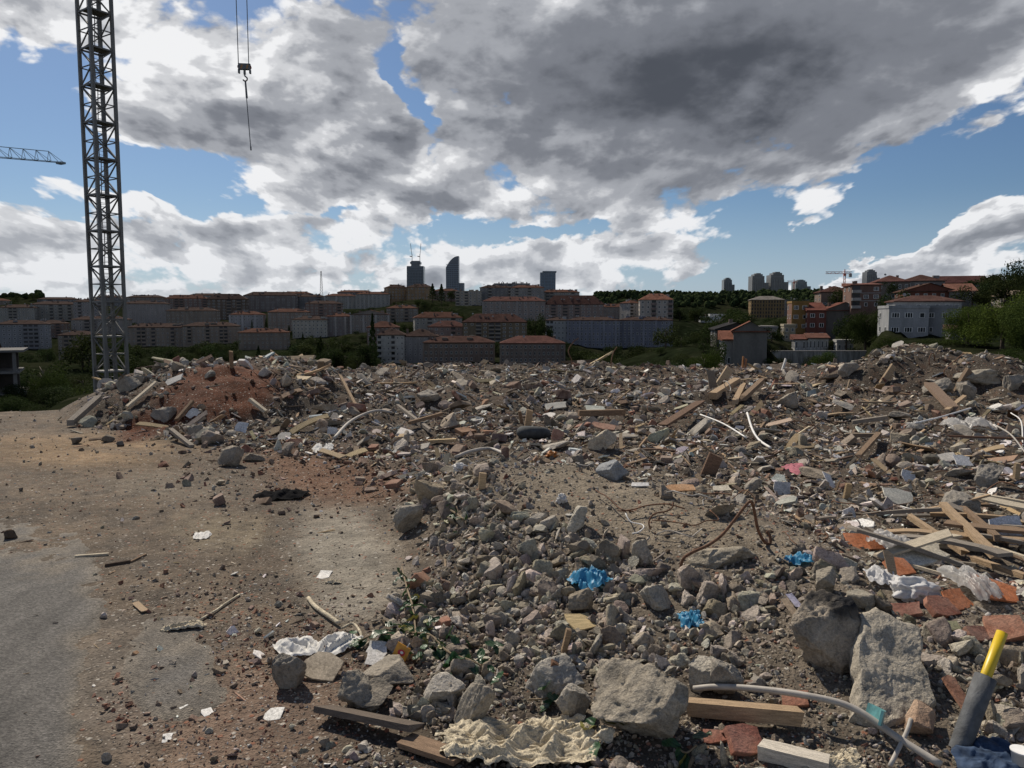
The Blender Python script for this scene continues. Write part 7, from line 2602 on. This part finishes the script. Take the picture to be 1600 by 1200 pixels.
C, S, Rm, cols = place(ps, LIMIT, .5)
merged('plaster_debris', LO['shard'], C, S, Rm, cols, M_PLAS_S, 'small white and grey plaster and tile crumbs among the rubble')


def gravel():
    r = np.random.RandomState(55)
    n = 58000
    x, y, rad = candidates(n, r, 2.2, 24)
    Z = zones(x, y, rad)
    d = np.clip(.75 * Z['front'] + .40 * Z['top'] + .38 * Z['field'] + .12 * Z['brown'] + Z['lot'] * (.12 + .6 * Z['grit']) + .35 * px_blob(Z['u'], Z['v'], 520, 745, 120, 46, .1, .5), 0, 1)
    asphalt = px_blob(Z['u'], Z['v'], 40, 1050, 110, 220, 0, .3)
    keep = (r.rand(n) < d * (1 - .85 * asphalt)) & ~Z['out']
    s = pareto(n, r, .0018, .0085, 2.2) * rad * (1 - .35 * Z['lot'])
    x, y, s = x[keep], y[keep], s[keep]
    z = Z['z'][keep] + s * .12
    k = len(x)
    brown = Z['brown'][keep] + .6 * px_blob(Z['u'][keep], Z['v'][keep], 520, 745, 120, 46, .1, .5)
    base = np.array([(.20, .17, .135), (.27, .24, .20), (.13, .105, .085), (.33, .30, .26), (.17, .12, .085)])[r.randint(5, size=k)]
    base = blend(base, (.068, .028, .015), np.clip(brown, 0, 1)) * r.uniform(.75, 1.25, k)[:, None]
    redd = (r.rand(k) < .05 + .5 * Z['grit'][keep])
    base[redd] = np.array((.25, .105, .07)) * r.uniform(.7, 1.3, redd.sum())[:, None]
    wh = r.rand(k) < .025 + .09 * Z['grit'][keep]
    base[wh] = np.array((.58, .56, .52)) * r.uniform(.8, 1.1, wh.sum())[:, None]
    merged('gravel', LO['grit'], np.stack([x, y, z], 1), s, rot_mats(k, r), base, M_CONC_S, 'fine gravel and crumbs of soil strewn over lot, mound and rubble')


gravel()

# ---------------------------------------------------------------- labels that tell the loose pieces and the trees apart
RANK = ['largest', 'second largest', 'third largest', 'fourth largest', 'fifth largest', 'sixth largest', 'seventh largest', 'eighth largest', 'ninth largest', 'tenth largest', 'eleventh largest', 'twelfth largest',
        'thirteenth largest', 'fourteenth largest', 'fifteenth largest', 'sixteenth largest']


def side_of(x, y, lx, ly):
    """where a piece lies as seen from a landmark, from the viewer's stand"""
    r0, r1 = math.hypot(x, y), math.hypot(lx, ly)
    da = math.atan2(x, y) - math.atan2(lx, ly)
    across, deep = da * r1, r0 - r1
    if abs(deep) > abs(across) * 1.2:
        return 'behind' if deep > 0 else 'in front of'
    return 'right of' if across > 0 else 'left of'


def label_pieces():
    groups = {}
    for (o, kind, word, x, y, s) in SINGLES + [(o, o['category'], w, x, y, L) for (o, w, x, y, L) in TANGLE]:
        ax = math.atan2(x, y)
        best = min(LAND, key=lambda q: ((ax - math.atan2(q[1], q[2])) * 1.0) ** 2 + (.55 * math.log(math.hypot(x, y) / math.hypot(q[1], q[2]))) ** 2)
        groups.setdefault((kind, word, best[0], side_of(x, y, best[1], best[2])), []).append((s, o))
    for (kind, word, land, side), lst in groups.items():
        lst.sort(key=lambda q: -q[0])
        thing_ = INFO[kind][1] if kind in INFO else kind
        if not land.startswith('the '):
            land = 'the ' + land
        words_ = land.split()
        if len(words_) > 6:
            land = ' '.join(words_[:6])
        for i, (s, o) in enumerate(lst):
            if len(lst) == 1:
                o['label'] = f'{word} {thing_} lying {side} {land}'
            else:
                o['label'] = f'{RANK[min(i, 15)]} {word} {thing_} {side} {land}'


label_pieces()

SIZEW = ['tallest', 'second tallest', 'third tallest', 'fourth tallest', 'fifth tallest', 'sixth tallest', 'seventh tallest', 'eighth tallest', 'ninth tallest', 'tenth tallest', 'eleventh tallest', 'twelfth tallest']
SIZEW += [w_ + ' tallest' for w_ in ('thirteenth', 'fourteenth', 'fifteenth', 'sixteenth', 'seventeenth', 'eighteenth', 'nineteenth', 'twentieth', 'twenty-first', 'twenty-second', 'twenty-third', 'twenty-fourth', 'twenty-fifth', 'twenty-sixth', 'twenty-seventh', 'twenty-eighth', 'twenty-ninth', 'thirtieth', 'thirty-first', 'thirty-second', 'thirty-third', 'thirty-fourth', 'thirty-fifth', 'thirty-sixth', 'thirty-seventh', 'thirty-eighth', 'thirty-ninth', 'fortieth', 'forty-first', 'forty-second', 'forty-third', 'forty-fourth', 'forty-fifth')]
WORDOF = {'round': 'dark tree', 'loose': 'sparse tree', 'tall': 'poplar', 'cone': 'conifer', 'bush': 'shrub', 'finebush': 'leafy shrub'}
CUT = {'with', 'on', 'beside', 'above', 'below', 'under', 'behind', 'next', 'second', 'half', 'at', 'just', 'joined', 'before', 'in', 'between', 'sunk', 'past', 'over', 'crowning', 'topping', 'first', 'crane', 'house', 'by', 'from'}


def short_names():
    full = [q[0] for q in BLD]
    out = {}
    for f in full:
        w = f.split()
        n = next((i for i, x in enumerate(w) if x in CUT and i >= 2), len(w))
        n = min(n, 8)
        while n < min(8, len(w)) and sum(' '.join(g.split()[:n]) == ' '.join(w[:n]) for g in set(full)) > 1:
            n += 1
        while w[n - 1] in CUT | {'the', 'and', 'a', 'of', 'to', 'wide', 'its', 'dark', 'pale', 'long'} and n > 3:
            n -= 1
        out[f] = ' '.join(w[:n])
    return out


SHORT = short_names()


def label_trees():
    groups = {}
    for (root, nm, label, loc, hgt, kind, tint) in TREES:
        if label:
            continue
        best = min(BLD, key=lambda q: (math.atan2(loc[0], loc[1]) - math.atan2(q[1], q[2])) ** 2 * 70 + math.log(loc[1] / q[2]) ** 2)
        groups.setdefault((kind, best[0], side_of(loc[0], loc[1], best[1], best[2] + 6)), []).append((hgt, root))
    for (kind, b_, side), lst in groups.items():
        lst.sort(key=lambda q: -q[0])
        b_ = SHORT[b_]
        for i, (h, root) in enumerate(lst):
            root['label'] = f'{WORDOF[kind]} {side} the {b_}' if len(lst) == 1 else f'{SIZEW[min(i, len(SIZEW) - 1)]} {WORDOF[kind]} {side} the {b_}'


label_trees()

for o in bpy.data.objects:
    if o.parent is None and 'category' in o and 'kind' not in o:
        o['kind'] = 'thing'
